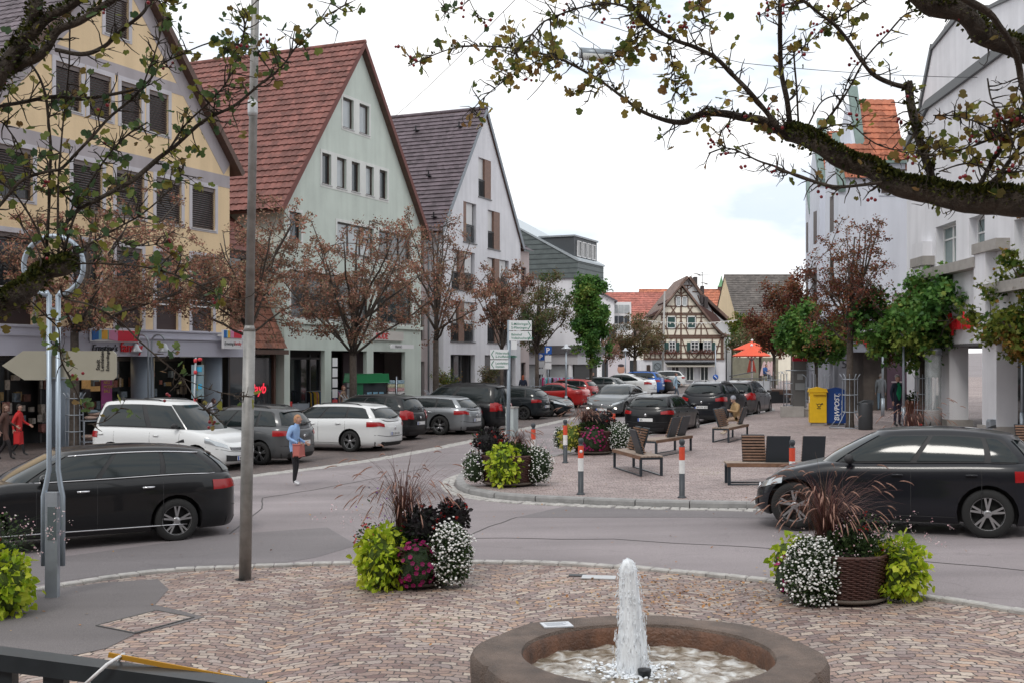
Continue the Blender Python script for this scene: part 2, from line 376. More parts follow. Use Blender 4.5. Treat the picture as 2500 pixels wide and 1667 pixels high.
# pedestrian plaza with kerb
nose = [(2900,1262),(2500,1253),(2200,1248),(2000,1245),(1786,1240),(1640,1238),(1488,1233),(1380,1228),(1290,1224),(1212,1217),(1160,1208),(1132,1198),(1120,1186),(1124,1172),(1150,1160),(1200,1150),(1260,1140),(1330,1128),(1400,1112),(1480,1093),(1591,1069),(1746,1038),(1889,1008),(1866,985),(1852,967),(1850,955),(1847,945)]
kp = [G(p[0], p[1], .0) for p in nose]
far_ = [(30,125),(60,110),(60,20)]
plaza = kp+far_
sheet('plaza', plaza, .12, M_plaza, 'pinkish sett paved pedestrian plaza with benches', .14)
# kerb stones of the plaza
mb = MB(); P = resample(kp, 1.0); r = random.Random(5)
for i in range(len(P)-1):
    a, b = P[i], P[i+1]
    if a.y > 110: break
    t = (b-a).normalized(); n = Vector((-t.y, t.x, 0))
    a2 = a+t*.006; b2 = b-t*.006
    q = []
    for (o_, z) in ((.09,-.05),(.09,.095),(.07,.128),(-.09,.132),(-.09,-.05)):
        for pnt in (a2, b2): c = pnt+n*o_; q.append((c.x, c.y, gz(c.x, c.y)+z))
    mb.add(q, [(0,1,3,2),(2,3,5,4),(4,5,7,6),(6,7,9,8),(0,2,4,6,8),(1,9,7,5,3)], False)
mb.build('plaza_kerb', M_kerb, kind='structure', label='raised grey granite kerb around the plaza')
off_ = []
for i, p in enumerate(kp[:24]):
    a = Vector(kp[max(i-1,0)]); b = Vector(kp[min(i+1,23)]); t = (b-a).normalized(); n = Vector((-t.y, t.x)); c = Vector(p)+n*.10; off_.append((c.x, c.y))
# kp runs right-to-left along the front; the road lies to its left side
setts('gutter', off_, .15, .022, .17, M_gran, rows=2, label='two rows of pale setts in the gutter along the plaza kerb', side=1, seed=8)
# parking area on the far left side with its sett border
bl = [(-900,1330),(-300,1270),(0,1228),(300,1196),(560,1165),(760,1141),(900,1121),(1028,1098),(1140,1075),(1243,1051),(1330,1033),(1408,1016),(1470,1000),(1520,984)]
bp = [G(*p) for p in bl]
fl = [(.4016*t-15.5-.9158*8*0+0.0, 40.5+.9158*t) for t in (60, -30)]
sheet('parking_area', bp+[(22,112),(14,118)]+[(fl[0][0]-3, fl[0][1]+1),(fl[1][0]-8, fl[1][1])], .006, M_dark, 'dark sett paved parking area in front of the shops')
setts('drain_strip', bp, .16, .012, .2, M_gran, rows=3, label='pale sett strip between the parking bays and the road', side=-1, seed=9)
# far pavement in front of the half timbered house
sheet('far_pavement', [(5,104),(40,99),(40,108),(5,108.4)], .1, mat('far_paving', (.30,.26,.24), .8, var=.15, vscale=2), 'far pavement before the timbered house', .12)

# repaired road surface and joints
M_rp = asphalt('repair_asphalt', (.165,.150,.154), .1)
sheet('road_patch', [G(*p) for p in [(-400,1440),(-200,1402),(200,1352),(560,1303),(800,1287),(872,1330),(770,1360),(700,1372),(500,1380),(250,1404),(-60,1448),(-400,1530)]], .003, M_rp, 'darker repaired strip of road along the fountain pavement')
sheet('road_patch', [G(*p) for p in [(1392,1232),(1700,1243),(2100,1251),(2600,1262),(2600,1278),(2100,1268),(1700,1262),(1262,1262)]], .003, M_rp, 'narrow darker strip of road along the plaza gutter')
mb = MB()
for pts in ([(640,1215),(760,1196),(900,1170),(1040,1142)], [(1262,1262),(1180,1290),(1120,1320),(1090,1372)], [(872,1330),(1100,1312),(1500,1316),(2000,1345),(2500,1392)], [(560,1303),(640,1240),(640,1215)]):
    P = [Vector((*G(*p), 0)) for p in pts]; P = [a.lerp(b, t/6) for a, b in zip(P, P[1:]) for t in range(6)]+[P[-1]]
    P = [Vector((p.x, p.y+.04*math.sin(i*1.7), gz(p.x, p.y)+.004)) for i, p in enumerate(P)]
    for a, b in zip(P, P[1:]): mb.bar(a, b, .022, .003)
mb.build('road_joint', mat('bitumen', (.07,.065,.065), .7), kind='structure', label='dark bitumen joints in the road surface')
# ---------------- buildings ----------------
class Frame:
    """a facade plane: local x to the right along it, z up, -y out to the street"""
    def __init__(s, ox, oy, a): s.o = (ox, oy); s.a = a; s.d = (math.cos(a), math.sin(a)); s.n = (-math.sin(a), math.cos(a)); s.x0 = 0; s.y0 = 0
    def h(s, px, py, yo=0.0):
        u = (px-CX)/F; v = -(py-HY)/F; ox = s.o[0]+s.n[0]*yo; oy = s.o[1]+s.n[1]*yo
        t = (u*oy-ox)/(s.d[0]-u*s.d[1]); return t, CAMZ+v*(oy+s.d[1]*t)
    def rect(s, l, t, r, b, yo=0.0):
        """pixel left/top (at the left edge)/right/bottom (at the left edge) -> x0, x1, z0, z1"""
        x0, z1 = s.h(l, t, yo); x1, _ = s.h(r, t, yo); return (x0, x1, s.h(l, b, yo)[1], z1)
    def pt(s, x, y=0): return (s.o[0]+s.d[0]*x+s.n[0]*y, s.o[1]+s.d[1]*x+s.n[1]*y)
    def root(s, name, label, x0, cat='building', group=None, y0=0):
        p = s.pt(x0, y0); s.x0 = x0; s.y0 = y0
        return empty(name, (p[0], p[1], 0), s.a, label, cat, group)
    def mb(s, mi=0):
        m = MB(); m.M = Matrix.Translation((-s.x0, -s.y0, 0)); return m
def wallmesh(mb, outline, holes, depth, reveal=.18, y=0, mi=0):
    mb.mi = mi
    loops = [[Vector((p[0], p[1], 0)) for p in outline]]
    for (a, b, c, d) in holes: loops.append([Vector((a,c,0)), Vector((b,c,0)), Vector((b,d,0)), Vector((a,d,0))])
    flat = [v for l in loops for v in l]; tri = geometry.tessellate_polygon(loops)
    fs = []
    for t in tri:
        a, b, c = (flat[i] for i in t)
        fs.append(t if (b-a).cross(c-a).z > 0 else tuple(reversed(t)))
    mb.add([(v.x, y, v.y) for v in flat], fs, False)
    for (a, b, c, d) in holes:
        q = [(a,y,c),(b,y,c),(b,y,d),(a,y,d)]; q2 = [(p[0], y+reveal, p[2]) for p in q]
        mb.add(q+q2, [(0,4,5,1),(1,5,6,2),(2,6,7,3),(3,7,4,0)], False)
    n = len(outline)
    if depth:
        q = [(p[0], y, p[1]) for p in outline]+[(p[0], y+depth, p[1]) for p in outline]
        mb.add(q, [(i, i+n, (i+1) % n+n, (i+1) % n) for i in range(n)], False)
M_glass = mat('window_glass', (.035,.042,.048), .06, var=0, spec=.8, coat=.3)
M_glass2 = mat('window_glass_curtained', (.42,.45,.46), .12, var=.12, vscale=1.5, spec=.8)
M_brownf = mat('brown_frame', (.055,.035,.028), .45)
M_whitef = mat('white_frame', (.68,.68,.68), .4)
M_greyf = mat('grey_frame', (.10,.10,.105), .4)
M_sill = mat('sill_metal', (.45,.44,.44), .35, .4)
def window(fr, root, rc, y=.16, fm=None, gm=None, fw=.07, cols=1, rows=1, sill=True, blind=None, name='window', panes=True, rowz=None, opened=False):
    fm = fm or M_brownf; gm = gm or M_glass; x0, x1, z0, z1 = rc
    m = fr.mb()
    for b in ((x0,x1,z0,z0+fw),(x0,x1,z1-fw,z1),(x0,x0+fw,z0+fw,z1-fw),(x1-fw,x1,z0+fw,z1-fw)): m.box(b[0],b[1],y-.05,y+.02,b[2],b[3])
    for i in range(1, cols): x = x0+(x1-x0)*i/cols; m.box(x-fw*.55, x+fw*.55, y-.045, y+.015, z0+fw, z1-fw)
    for i in range(1, rows):
        z = z0+(z1-z0)*i/rows if rowz is None else rowz
        m.box(x0+fw, x1-fw, y-.04, y+.01, z-fw*.3, z+fw*.3)
    w = m.build(name, fm, root)
    if panes: g = fr.mb(); g.box(x0+fw*.5, x1-fw*.5, y, y+.012, z0+fw*.5, z1-fw*.5); g.build('pane', gm, w)
    if sill: s_ = fr.mb(); s_.box(x0-.05, x1+.05, -.06, y-.05, z0-.04, z0-.002); s_.build('sill', M_sill, w)
    if blind:
        frac, bm = blind; s_ = fr.mb(); zt = z1-.01; zb = z1-(z1-z0)*frac
        n = max(3, int((zt-zb)/.085))
        for i in range(n):
            z = zt-(i+.5)*(zt-zb)/n; s_.cbox(((x0+x1)/2, y-.08, z), x1-x0-.04, .055, .012, rx=R(-38))
        s_.box(x0+.01, x1-.01, y-.12, y-.055, z1-.16, z1-.005)
        s_.build('blind', bm, w)
    return w
def tile_roof(mb, p0, along, up, nc, nr, amp=.022, step=.03, tints=None, jit=.004, seed=1):
    """profiled clay tiles as real relief. p0 eave corner, along = full vector along the eave, up = full vector up the slope"""
    r = random.Random(seed); p0 = Vector(p0); A = Vector(along); U = Vector(up); nrm = A.cross(U).normalized()
    if nrm.z < 0: nrm = -nrm
    vs = []; fs = []
    prof = [(0, 0), (.28, .9), (.5, 1), (.72, .75)]
    for j in range(nr):
        for e in (0, 1):
            for i in range(nc):
                for (q, hh) in prof:
                    a = (i+q)/nc; b = (j+e*1.03)/nr
                    vs.append(p0+A*a+U*min(b,1)+nrm*(amp*hh+(step if e == 0 else 0)+r.uniform(-jit, jit)))
            vs.append(p0+A+U*min((j+e*1.03)/nr,1)+nrm*((step if e == 0 else 0)))
    w = nc*4+1
    for j in range(nr):
        a = 2*j*w; b = a+w
        for i in range(w-1): fs.append((a+i, a+i+1, b+i+1, b+i))
        if j:
            c = a-w
            for i in range(w-1): fs.append((c+i, c+i+1, a+i+1, a+i))
        else:
            base = len(vs); 
    mb.add(vs, fs, False)
def tilemat(name, c, var=.3):
    m = mat(name, c, .75, var=var, vscale=1.3, bump=.2, bscale=30); t = m.node_tree; p = t.nodes['Principled BSDF']
    # finer per tile variation + weathering blotches
    lk = p.inputs['Base Color'].links[0].from_socket; tc = t.nodes.new('ShaderNodeTexCoord'); v = t.nodes.new('ShaderNodeTexVoronoi'); v.inputs['Scale'].default_value = 3.2
    t.links.new(tc.outputs['Object'], v.inputs['Vector']); s = t.nodes.new('ShaderNodeSeparateColor'); t.links.new(v.outputs['Color'], s.inputs[0])
    mr = t.nodes.new('ShaderNodeMapRange'); mr.inputs[3].default_value = .72; mr.inputs[4].default_value = 1.25; t.links.new(s.outputs[0], mr.inputs[0])
    k = t.nodes.new('ShaderNodeVectorMath'); k.operation = 'SCALE'; t.links.new(lk, k.inputs[0]); t.links.new(mr.outputs[0], k.inputs[3]); t.links.new(k.outputs[0], p.inputs['Base Color'])
    return m
def plaster(name, c, var=.07, bump=.25, bs=25):
    m = mat(name, c, .9, var=var, vscale=.7, bump=bump, bscale=bs, spec=.2); t = m.node_tree; p = t.nodes['Principled BSDF']
    # faint rain streaks and soot
    lk = p.inputs['Base Color'].links[0].from_socket; tc = t.nodes.new('ShaderNodeTexCoord'); mp = t.nodes.new('ShaderNodeMapping'); mp.inputs[3].default_value = (2.2, 2.2, .16); n = t.nodes.new('ShaderNodeTexNoise'); n.inputs['Scale'].default_value = 1; n.inputs['Detail'].default_value = 5
    mr = t.nodes.new('ShaderNodeMapRange'); mr.inputs[1].default_value = .3; mr.inputs[2].default_value = .6; mr.inputs[3].default_value = .92; mr.inputs[4].default_value = 1.02
    k = t.nodes.new('ShaderNodeVectorMath'); k.operation = 'SCALE'; t.links.new(tc.outputs['Object'], mp.inputs[0]); t.links.new(mp.outputs[0], n.inputs[0]); t.links.new(n.outputs[0], mr.inputs[0])
    t.links.new(lk, k.inputs[0]); t.links.new(mr.outputs[0], k.inputs[3]); t.links.new(k.outputs[0], p.inputs['Base Color'])
    return m
M_yellow = plaster('yellow_render', (.78,.60,.38), .05, .5, 14)
M_lilac = plaster('lilac_band', (.42,.385,.40)); M_frame_l = plaster('lilac_frame', (.56,.54,.57))
M_facia = mat('lilac_fascia', (.50,.50,.58), .6, var=.05, vscale=1)
M_green = plaster('pale_green_render', (.60,.66,.60)); M_whiter = plaster('white_render', (.72,.72,.75))
M_pink = plaster('pinkish_render', (.50,.43,.42)); M_blind = mat('brown_blind', (.15,.12,.115), .5)
M_red = tilemat('red_tile', (.20,.082,.068)); M_purple = tilemat('purple_tile', (.125,.10,.115), .15); M_darkt = tilemat('dark_tile', (.13,.105,.12))
M_orange = tilemat('orange_tile', (.43,.15,.085)); M_redfar = tilemat('red_far_tile', (.40,.14,.11), .15); M_grey = tilemat('grey_tile', (.13,.115,.105), .25)
M_wood = mat('brown_wood', (.10,.055,.04), .6, var=.3, vscale=6); M_concrete = mat('concrete', (.33,.31,.29), .85, var=.15, vscale=3, bump=.3)
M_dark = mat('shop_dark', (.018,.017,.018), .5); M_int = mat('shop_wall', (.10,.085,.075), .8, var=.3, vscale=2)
M_lilacp = mat('light_blue_column', (.26,.31,.37), .55, var=.06); M_darkmetal = mat('dark_metal', (.03,.032,.036), .45, .5)
M_steel = mat('galvanised_steel', (.40,.44,.49), .42, .6, var=.12, vscale=5); M_white = mat('white_paint', (.78,.78,.79), .45); M_black = mat('black_plastic', (.012,.012,.013), .5)
M_redp = mat('red_paint', (.60,.03,.03), .4); M_zinc = mat('zinc', (.26,.29,.31), .4, .5, var=.15, vscale=3); M_copper = mat('patina_copper', (.20,.27,.25), .6, .2, var=.15)
a_st = math.atan2(.9158, .4016)
S_ = Frame(-15.5, 40.5, a_st)
def gable_roof(fr, root, xl, xr, xa, ze, za, depth, m_tile, left_tiles=True, over=.4, fo=.35, ncl=30, nrl=26, verge=None, name='roof', step=.03, amp=.022):
    """left slope with real tile relief, right slope, verge boards; roof runs back into +y"""
    mb = fr.mb(); th = .16; s1 = (za-ze)/(xa-xl); s2 = (za-ze)/(xr-xa)
    L = (xl-over, ze-over*s1); A = (xa, za); Rr = (xr+over, ze-over*s2)
    for (p, q, sgn) in ((L, A, 1), (Rr, A, -1)):
        d = Vector((q[0]-p[0], 0, q[1]-p[1])); n = Vector((-d.z, 0, d.x)).normalized()*sgn
        pts = [p, q, (q[0], q[1]+th*1.3), (p[0]+n.x*th, p[1]+n.z*th)]
        mb.prism(pts, 'y', -fo, depth)
    r = mb.build(name, [M_wood], root)
    t = fr.mb()
    d = Vector((A[0]-L[0], 0, A[1]-L[1])); n = Vector((-d.z, 0, d.x)).normalized()*(th+.005)
    tile_roof(t, Vector((L[0], depth, L[1]))+n, (0, -depth-fo-.03, 0), d, ncl, nrl, amp=amp, step=step)
    d2 = Vector((A[0]-Rr[0], 0, A[1]-Rr[1])); n2 = Vector((d2.z, 0, -d2.x)).normalized()*(th+.005)
    tile_roof(t, Vector((Rr[0], -fo-.03, Rr[1]))+n2, (0, depth+fo, 0), d2, ncl//2, nrl, amp=amp, step=step)
    t.tube([(xa, -fo-.05, za+th*1.5), (xa, depth, za+th*1.5)], .12, 8)
    t.build('tiles', m_tile, r)
    v = fr.mb()
    for (p, q, sgn) in ((L, A, 1), (Rr, A, -1)):
        dd = Vector((q[0]-p[0], 0, q[1]-p[1])); nn = Vector((-dd.z, 0, dd.x)).normalized()*sgn
        a0 = (p[0]+nn.x*.20, p[1]+nn.z*.20); a1 = (q[0], q[1]+.30); b0 = (p[0]-nn.x*.05, p[1]-nn.z*.05); b1 = (q[0], q[1]-.06)
        v.prism([b0, b1, a1, a0], 'y', -fo-.045, -fo-.004)
    v.build('verge_board', verge or M_wood, r)
    return r
def gutter(fr, parent, x, z, y0, y1):
    g = fr.mb(); g.tube([(x, y0, z), (x, y1, z)], .08, 8); g.tube([(x, y0+.1, z), (x+.12, y0+.15, z-.5), (x+.28, y0+.15, z-.8), (x+.28, y0+.15, .2)], .05, 8)
    g.build('gutter', M_zinc, parent)
# --- yellow house ---
f = S_; b1 = f.root('yellow_gabled_house', 'yellow rendered gabled house with brown blinds and a clothes shop below', -3.8)
rA = [(-2.98,-1.45),(.36,1.64),(2.49,3.85),(4.63,5.9),(6.74,8.05)]
holes = [(a,b,8.08,9.8) for a,b in [(-2.98,-1.45),(.36,1.78),(2.49,3.97),(4.63,6.1),(6.74,8.19)]]
holes += [(a,b,11.47,13.06) for a,b in [(-.44,.74),(1.14,2.22),(2.74,3.81),(4.24,5.33)]]+[(1.93,3.13,14.62,16.2)]
hA = [(a,b,3.95,6.95) for a,b in rA]
m = f.mb(); wallmesh(m, [(-3.8,3.5),(9.15,3.5),(9.15,10.95),(2.75,17.8),(-3.8,10.95)], holes+hA, 13, .2)
m.build('wall', M_yellow, b1)
m = f.mb()
for (x0,x1,z0,z1) in ((-3.8,9.15,9.95,10.45),(-2.2,7.6,13.2,13.62)): m.box(x0,x1,-.012,.001,z0,z1)
for sgn in (1,-1):
    p0 = (9.15,10.95) if sgn == 1 else (-3.8,10.95); d = Vector((2.75-p0[0], 17.8-p0[1])).normalized(); q = Vector((-d.y,d.x))*(.55*sgn)
    m.prism([p0,(2.75,17.8),(2.75+q.x*.2,17.8-.8),(p0[0]+q.x,p0[1]+q.y-.1)], 'y', -.014, -.002)
m.build('wall_band', M_lilac, b1)
w_ = .17
for (x0,x1,z0,z1) in holes+hA:
    m = f.mb(); t = -.022; m.box(x0-w_,x0,t,-.001,z0-w_*.6,z1+w_); m.box(x1,x1+w_,t,-.001,z0-w_*.6,z1+w_); m.box(x0,x1,t,-.001,z1,z1+w_); m.box(x0,x1,t,-.001,z0-w_*.6,z0)
    m.build('window_surround', M_frame_l, b1)
for i, h in enumerate(holes): window(f, b1, h, fm=M_brownf, blind=([.8,1,.75,1,1,.9,1,1,1,1][i], M_blind))
for h in hA:
    x0,x1,z0,z1 = h
    w = window(f, b1, (x0,x1,4.95,z1), fm=M_brownf, blind=(.15, M_blind), sill=False)
    q = f.mb(); q.box(x0, x1, .1, .19, z0, 4.9); q.build('spandrel_panel', mat('dark_panel', (.045,.028,.028), .5), w)
    q = f.mb(); q.box(x0-.02, x1+.02, .02, .1, 4.9, 4.95); q.box(x0, x1, .04,.09,5.15,5.19); q.build('rail', M_white, w)
gable_roof(f, b1, -3.8, 9.15, 2.75, 10.95, 17.8, 13, M_darkt, ncl=42, nrl=30)
m = f.mb(); m.box(-9, 9.4, -.55, .0, 2.92, 3.84); m.box(-9, 9.45, -.62, -.56, 3.56, 3.60); m.box(-9, 9.4, -.0, 3.0, 2.95, 3.5); m.box(-9,9.45,-.6,.05,3.842,3.9)
m.build('fascia', M_facia, b1)
m = f.mb()
m.box(-9, 9.15, 2.6, 2.75, -.4, 3.0); m.box(9.05, 9.15, 0, 3.0, -.4, 2.9)
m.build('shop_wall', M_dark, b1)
m = f.mb()
m.boxes('shop_window', M_glass, b1, [(x0,x1,2.3,2.34,.25,2.75) for (x0,x1) in ((-6,-3.2),(-2.9,-.5),(1.2,2.2),(4.5,6.6),(6.9,8.9))])
m = f.mb()
for x in (-3.05,-.4,1.1,2.3,4.4,6.75,9.0): m.box(x-.04,x+.04,2.24,2.36,-.3,2.9)
m.box(-6,9.1,2.25,2.35,2.75,2.9); m.build('shop_frame', M_greyf, b1)
m = f.mb()
for x in (-.04,4.15,8.3): m.lathe([(.42,-.5),(.42,2.95)], 20, (x, .35, 0))
m.build('column', M_lilacp, b1) if False else None
for x in (-4.3,-.04,4.15,8.3):
    m = f.mb(); m.lathe([(.42,-.6),(.42,2.93)], 24, (x, .25, 0)); m.build('column', M_lilacp, b1)
r = random.Random(31); cl_ = [(.5,.45,.4),(.25,.32,.4),(.45,.2,.18),(.12,.12,.14),(.55,.5,.45),(.2,.1,.08),(.35,.25,.12)]
m = f.mb(); ms = []
for i in range(150):
    x = r.uniform(-6, 8.9); z = r.choice([.15,.55,.95,1.35,1.75,2.1])+r.uniform(-.05,.05); m.mi = r.randrange(7); w_ = r.uniform(.08,.35); m.box(x, x+w_, 2.05, 2.05+r.uniform(.02,.2), z, z+r.uniform(.12,.38))
m.build('displayed_goods', [mat('goods_%d' % i, c, .8, var=.4, vscale=12) for i, c in enumerate(cl_)], b1, kind='stuff')
for x in (-5,-2,3.2,5.6,7.4): m = f.mb(); m.box(x,x+.9,1.2,1.4,2.93,2.945); m.build('added_ceiling_light', mat('added_warm_glow', (1,.78,.5), .4, emit=3), b1)  # glowing strips added under the ceiling to brighten the shop front
m = f.mb(); m.box(3.05,4.0,2.18,2.2,1.6,2.7); m.build('shop_glow_panel', mat('painted_interior_glow', (.42,.25,.10), .7, var=.6, vscale=3, emit=.25), b1)  # thin panel, the shop's inside light put into its colour and emission
m = f.mb(); m.box(6.0,6.4,1.6,1.7,-.2,2.9); m.box(5.6,5.9,1.9,2.0,-.2,2.9); m.build('door_jamb', mat('grey_jamb', (.36,.36,.34), .7), b1)
m = f.mb(); m.box(2.7,3.25,.9,.93,.35,2.25); bn = m.build('banner', mat('magenta_banner', (.45,.10,.30), .6), b1)
text_mesh('NEU\nMODE\nSALE', .16, mat('banner_yellow', (.7,.5,.1), .6), bn, Matrix.Translation((-f.x0,0,0)) @ wallM(2.8,.885,1.9))
# striped shop sign and lettering on the fascia
def striped(x0, x1, z0, z1, y, par, nm='sign_stripes', wave=.05):
    cs = [(.02,.14,.45),(.20,.50,.60),(.80,.42,.04),(.10,.45,.30),(.65,.25,.42),(.66,.02,.05)]
    ws = [.13,.06,.13,.02,.20,.46]; m = f.mb(); x = x0; mts = []
    for i, c in enumerate(cs):
        mts.append(mat('stripe_%d' % i, c, .5)); m.mi = i; xe = x+ws[i]*(x1-x0)
        t0 = (x-x0)/(x1-x0); t1 = (xe-x0)/(x1-x0)
        bz = lambda t: z0+wave*math.sin(t*6.28)
        m.prism([(x,bz(t0)),(xe,bz(t1)),(xe,z1),(x,z1)], 'y', y-.03, y); x = xe
    m.build(nm, mts, par)
x0, z1 = f.h(221, 809, -.6); x1, _ = f.h(333, 809, -.6)
sg = f.root('shop_sign', 'long striped shop sign with red and black lettering on the lilac fascia', x0, 'sign', y0=-.56)
m = f.mb(); m.box(x0-.08, x1+.1, -.66, -.63, 3.42, 3.86); m.build('sign_board', M_white, sg)
striped(x0, x1, 3.46, 3.83, -.665, sg)
T0 = Matrix.Translation((-f.x0, -f.y0, 0))
lx, lz = f.h(224, 862, -.6); text_mesh("Ernsting's", .33, mat('sign_black', (.02,.02,.025), .4), sg, T0 @ wallM(lx, -.60, 3.10), ext=.02, shear=.25)
lx, lz = f.h(294, 862, -.6); text_mesh('family', .50, mat('sign_red', (.62,.02,.03), .4), sg, T0 @ wallM(lx, -.60, 3.08), ext=.02, bold=.006)
# projecting sign at the corner
xs, _ = f.h(543, 828, -.9); x2, _ = f.h(590, 828, -.9)
pg = f.root('projecting_sign', 'small white sign with stripes hanging off the corner of the yellow house', xs, 'sign', y0=-.5)
m = f.mb(); m.box(xs, x2, -.95, -.86, 3.25, 4.0); m.box(xs+.1, xs+.2, -.87, -.5, 3.75,3.82); m.build('panel', M_white, pg)
striped(xs+.03, x2-.1, 3.68, 3.98, -.953, pg, wave=.0)
T0 = Matrix.Translation((-f.x0, -f.y0, 0))
text_mesh("Ernsting's", .18, MATS['sign_black'], pg, T0 @ wallM(xs+.05, -.96, 3.40), shear=.25); text_mesh('family', .19, MATS['sign_red'], pg, T0 @ wallM(xs+.72, -.96, 3.40))
# --- low tile hung link building between yellow and green ---
lk = f.root('tiled_link_building', 'low link building with a red tile apron between the yellow and green houses', 9.2)
m = f.mb(); m.box(9.2, 13.1, 1.2, 9, 3.0, 7.6); m.build('wall', M_pink, lk)
m = f.mb(); tile_roof(m, (9.2,-.3,3.3), (3.7,0,0), (0,1.5,3.0), 13, 10); m.build('tile_apron', tilemat('apron_tile', (.20,.075,.045)), lk)
m = f.mb(); m.box(9.2,13.05,-.28,1.2,3.05,3.25); m.build('fascia', M_wood, lk)
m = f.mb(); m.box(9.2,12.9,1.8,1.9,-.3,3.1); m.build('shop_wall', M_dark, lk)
f.mb().boxes('shop_window', M_glass, lk, [(9.6,10.9,.42,.45,.1,2.9),(11.1,12.7,.42,.45,.1,2.9)])
m = f.mb()
for x in (9.5,11.0,12.8): m.box(x-.07,x+.07,.3,.5,-.3,3.05)
m.build('shop_frame', mat('rust_frame', (.10,.05,.035), .6), lk)
T0 = Matrix.Translation((-f.x0, -f.y0, 0))
text_mesh('Payb', .62, mat('neon_red', (.9,.03,.06), .4, emit=.7), lk, T0 @ wallM(11.1, .40, 1.35), name='neon_lettering', shear=.2, bold=.01)
m = f.mb(); m.box(9.3,12.9,.9,1.0,5.4,7.4); w = window(f, lk, (9.4,12.6,5.3,7.3), y=1.16, cols=3, sill=False)
m = f.mb(); tile_roof(m, (9.2,.6,7.5), (3.9,0,0), (0,4,3.2), 13, 12); m.build('roof', M_red, lk)
# --- pale green house ---
b2 = f.root('green_gabled_house', 'pale green gabled house with a steep red tile roof and brown window frames', 13.1)
gr1 = [(18.02,19.01,14.17,15.65),(19.56,20.52,14.17,15.65)]
gr2 = [(a,b,11.15,12.63) for a,b in [(16.17,16.96),(17.47,18.33),(18.82,19.6),(20.19,20.97),(21.55,22.35)]]
gr3 = [(13.5,14.42,8.22,9.54),(17.51,20.97,7.95,9.5),(21.5,24.93,8.0,9.5)]
gr4 = [(13.6,20.5,4.75,6.9),(21.3,25.1,4.75,6.9)]
arc = [(13.54,16.42,0.02,3.26),(16.99,20.3,.02,3.26),(20.95,24.3,.02,3.26)]
m = f.mb(); wallmesh(m, [(13.1,-.6),(26.1,-.6),(26.1,10.1),(19.6,18.45),(13.1,10.1)], gr1+gr2+gr3+gr4+[(a,b,-.4,d) for a,b,c,d in arc], 14, .22)
m.build('wall', M_green, b2)
m = f.mb(); M_cream = plaster('white_surround', (.72,.73,.70))
for (x0,x1,z0,z1,w_) in ((18.02,20.52,14.17,15.65,.14),(16.17,22.35,11.15,12.63,.15)):
    m.box(x0-w_,x0,-.02,-.001,z0-w_,z1+w_); m.box(x1,x1+w_,-.02,-.001,z0-w_,z1+w_); m.box(x0,x1,-.02,-.001,z1,z1+w_); m.box(x0,x1,-.02,-.001,z0-w_,z0-.001)
for g_ in (gr1, gr2):
    for a, b in zip(g_, g_[1:]): m.box(a[1], b[0], -.02, -.001, a[2], a[3])
m.build('window_band', M_cream, b2)
for (x0,x1,z0,z1) in gr3+gr4:
    m = f.mb(); w_ = .14; m.box(x0-w_,x0,-.02,-.001,z0-w_,z1+w_); m.box(x1,x1+w_,-.02,-.001,z0-w_,z1+w_); m.box(x0,x1,-.02,-.001,z1,z1+w_); m.box(x0,x1,-.02,-.001,z0-w_,z0-.001)
    m.build('window_surround', M_cream, b2)
for i, h in enumerate(gr1): window(f, b2, h, gm=M_glass2, fw=.09)
for i, h in enumerate(gr2): window(f, b2, h, gm=[M_glass, M_glass2, M_glass, M_glass2, M_glass][i], fw=.09)
window(f, b2, gr3[0]); window(f, b2, gr3[1], cols=3, gm=M_glass2); window(f, b2, gr3[2], cols=3, gm=M_glass)
for h in gr4: window(f, b2, h, cols=5 if h[1]-h[0] > 5 else 3)
gable_roof(f, b2, 13.1, 26.1, 19.6, 10.1, 18.45, 14, M_red, ncl=44, nrl=27, over=.55, fo=.3, step=.06, amp=.035, verge=mat('red_verge', (.16,.055,.045), .7))
gutter(f, b2, 26.6, 9.4, -.2, 12)
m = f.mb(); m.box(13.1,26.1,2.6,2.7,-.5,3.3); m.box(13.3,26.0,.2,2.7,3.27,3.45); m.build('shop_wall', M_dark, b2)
f.mb().boxes('shop_window', M_glass, b2, [(13.6,16.3,2.3,2.33,.1,2.9),(17.0,20.2,2.3,2.33,.1,2.9)])
m = f.mb(); m.box(21.6,25.9,2.2,2.3,-.4,3.2); m.build('entrance_wall', mat('mauve_wall', (.13,.10,.11), .8), b2)
m = f.mb()
for x in (14.8,18.5,19.4): m.box(x-.04,x+.04,2.2,2.33,-.3,3.1)
m.box(13.5,20.9,2.2,2.33,2.85,2.95); m.build('shop_frame', M_greyf, b2)
m = f.mb(); m.box(13.1,26.1,-.14,-.002,4.45,4.62); m.build('ledge', M_green, b2)
bs = f.root('shop_sign', 'red lettering board above the arcade of the pale green house', 20.6, 'sign', y0=-.02)
T0 = Matrix.Translation((-f.x0, -f.y0, 0))
m = f.mb(); m.box(20.6,23.9,-.12,-.03,3.82,4.3); m.build('board', mat('sign_cream', (.55,.52,.48), .6), bs)
text_mesh('MODE', .42, MATS['sign_red'], bs, T0 @ wallM(21.0,-.14,3.9), bold=.01)
hs = f.root('hanging_sign', 'small white hanging sign of the hair salon on the green house', 21.6, 'sign', y0=-.3)
T0 = Matrix.Translation((-f.x0, -f.y0, 0))
m = f.mb(); m.box(21.2,23.6,-.9,-.84,3.42,3.62); m.bar((22.4,-.87,3.6),(22.4,-.05,3.6),.03,.03); m.build('panel', M_white, hs)
text_mesh('FRIANO', .2, mat('sign_grey', (.2,.2,.2), .5), hs, T0 @ wallM(21.6,-.91,3.44))
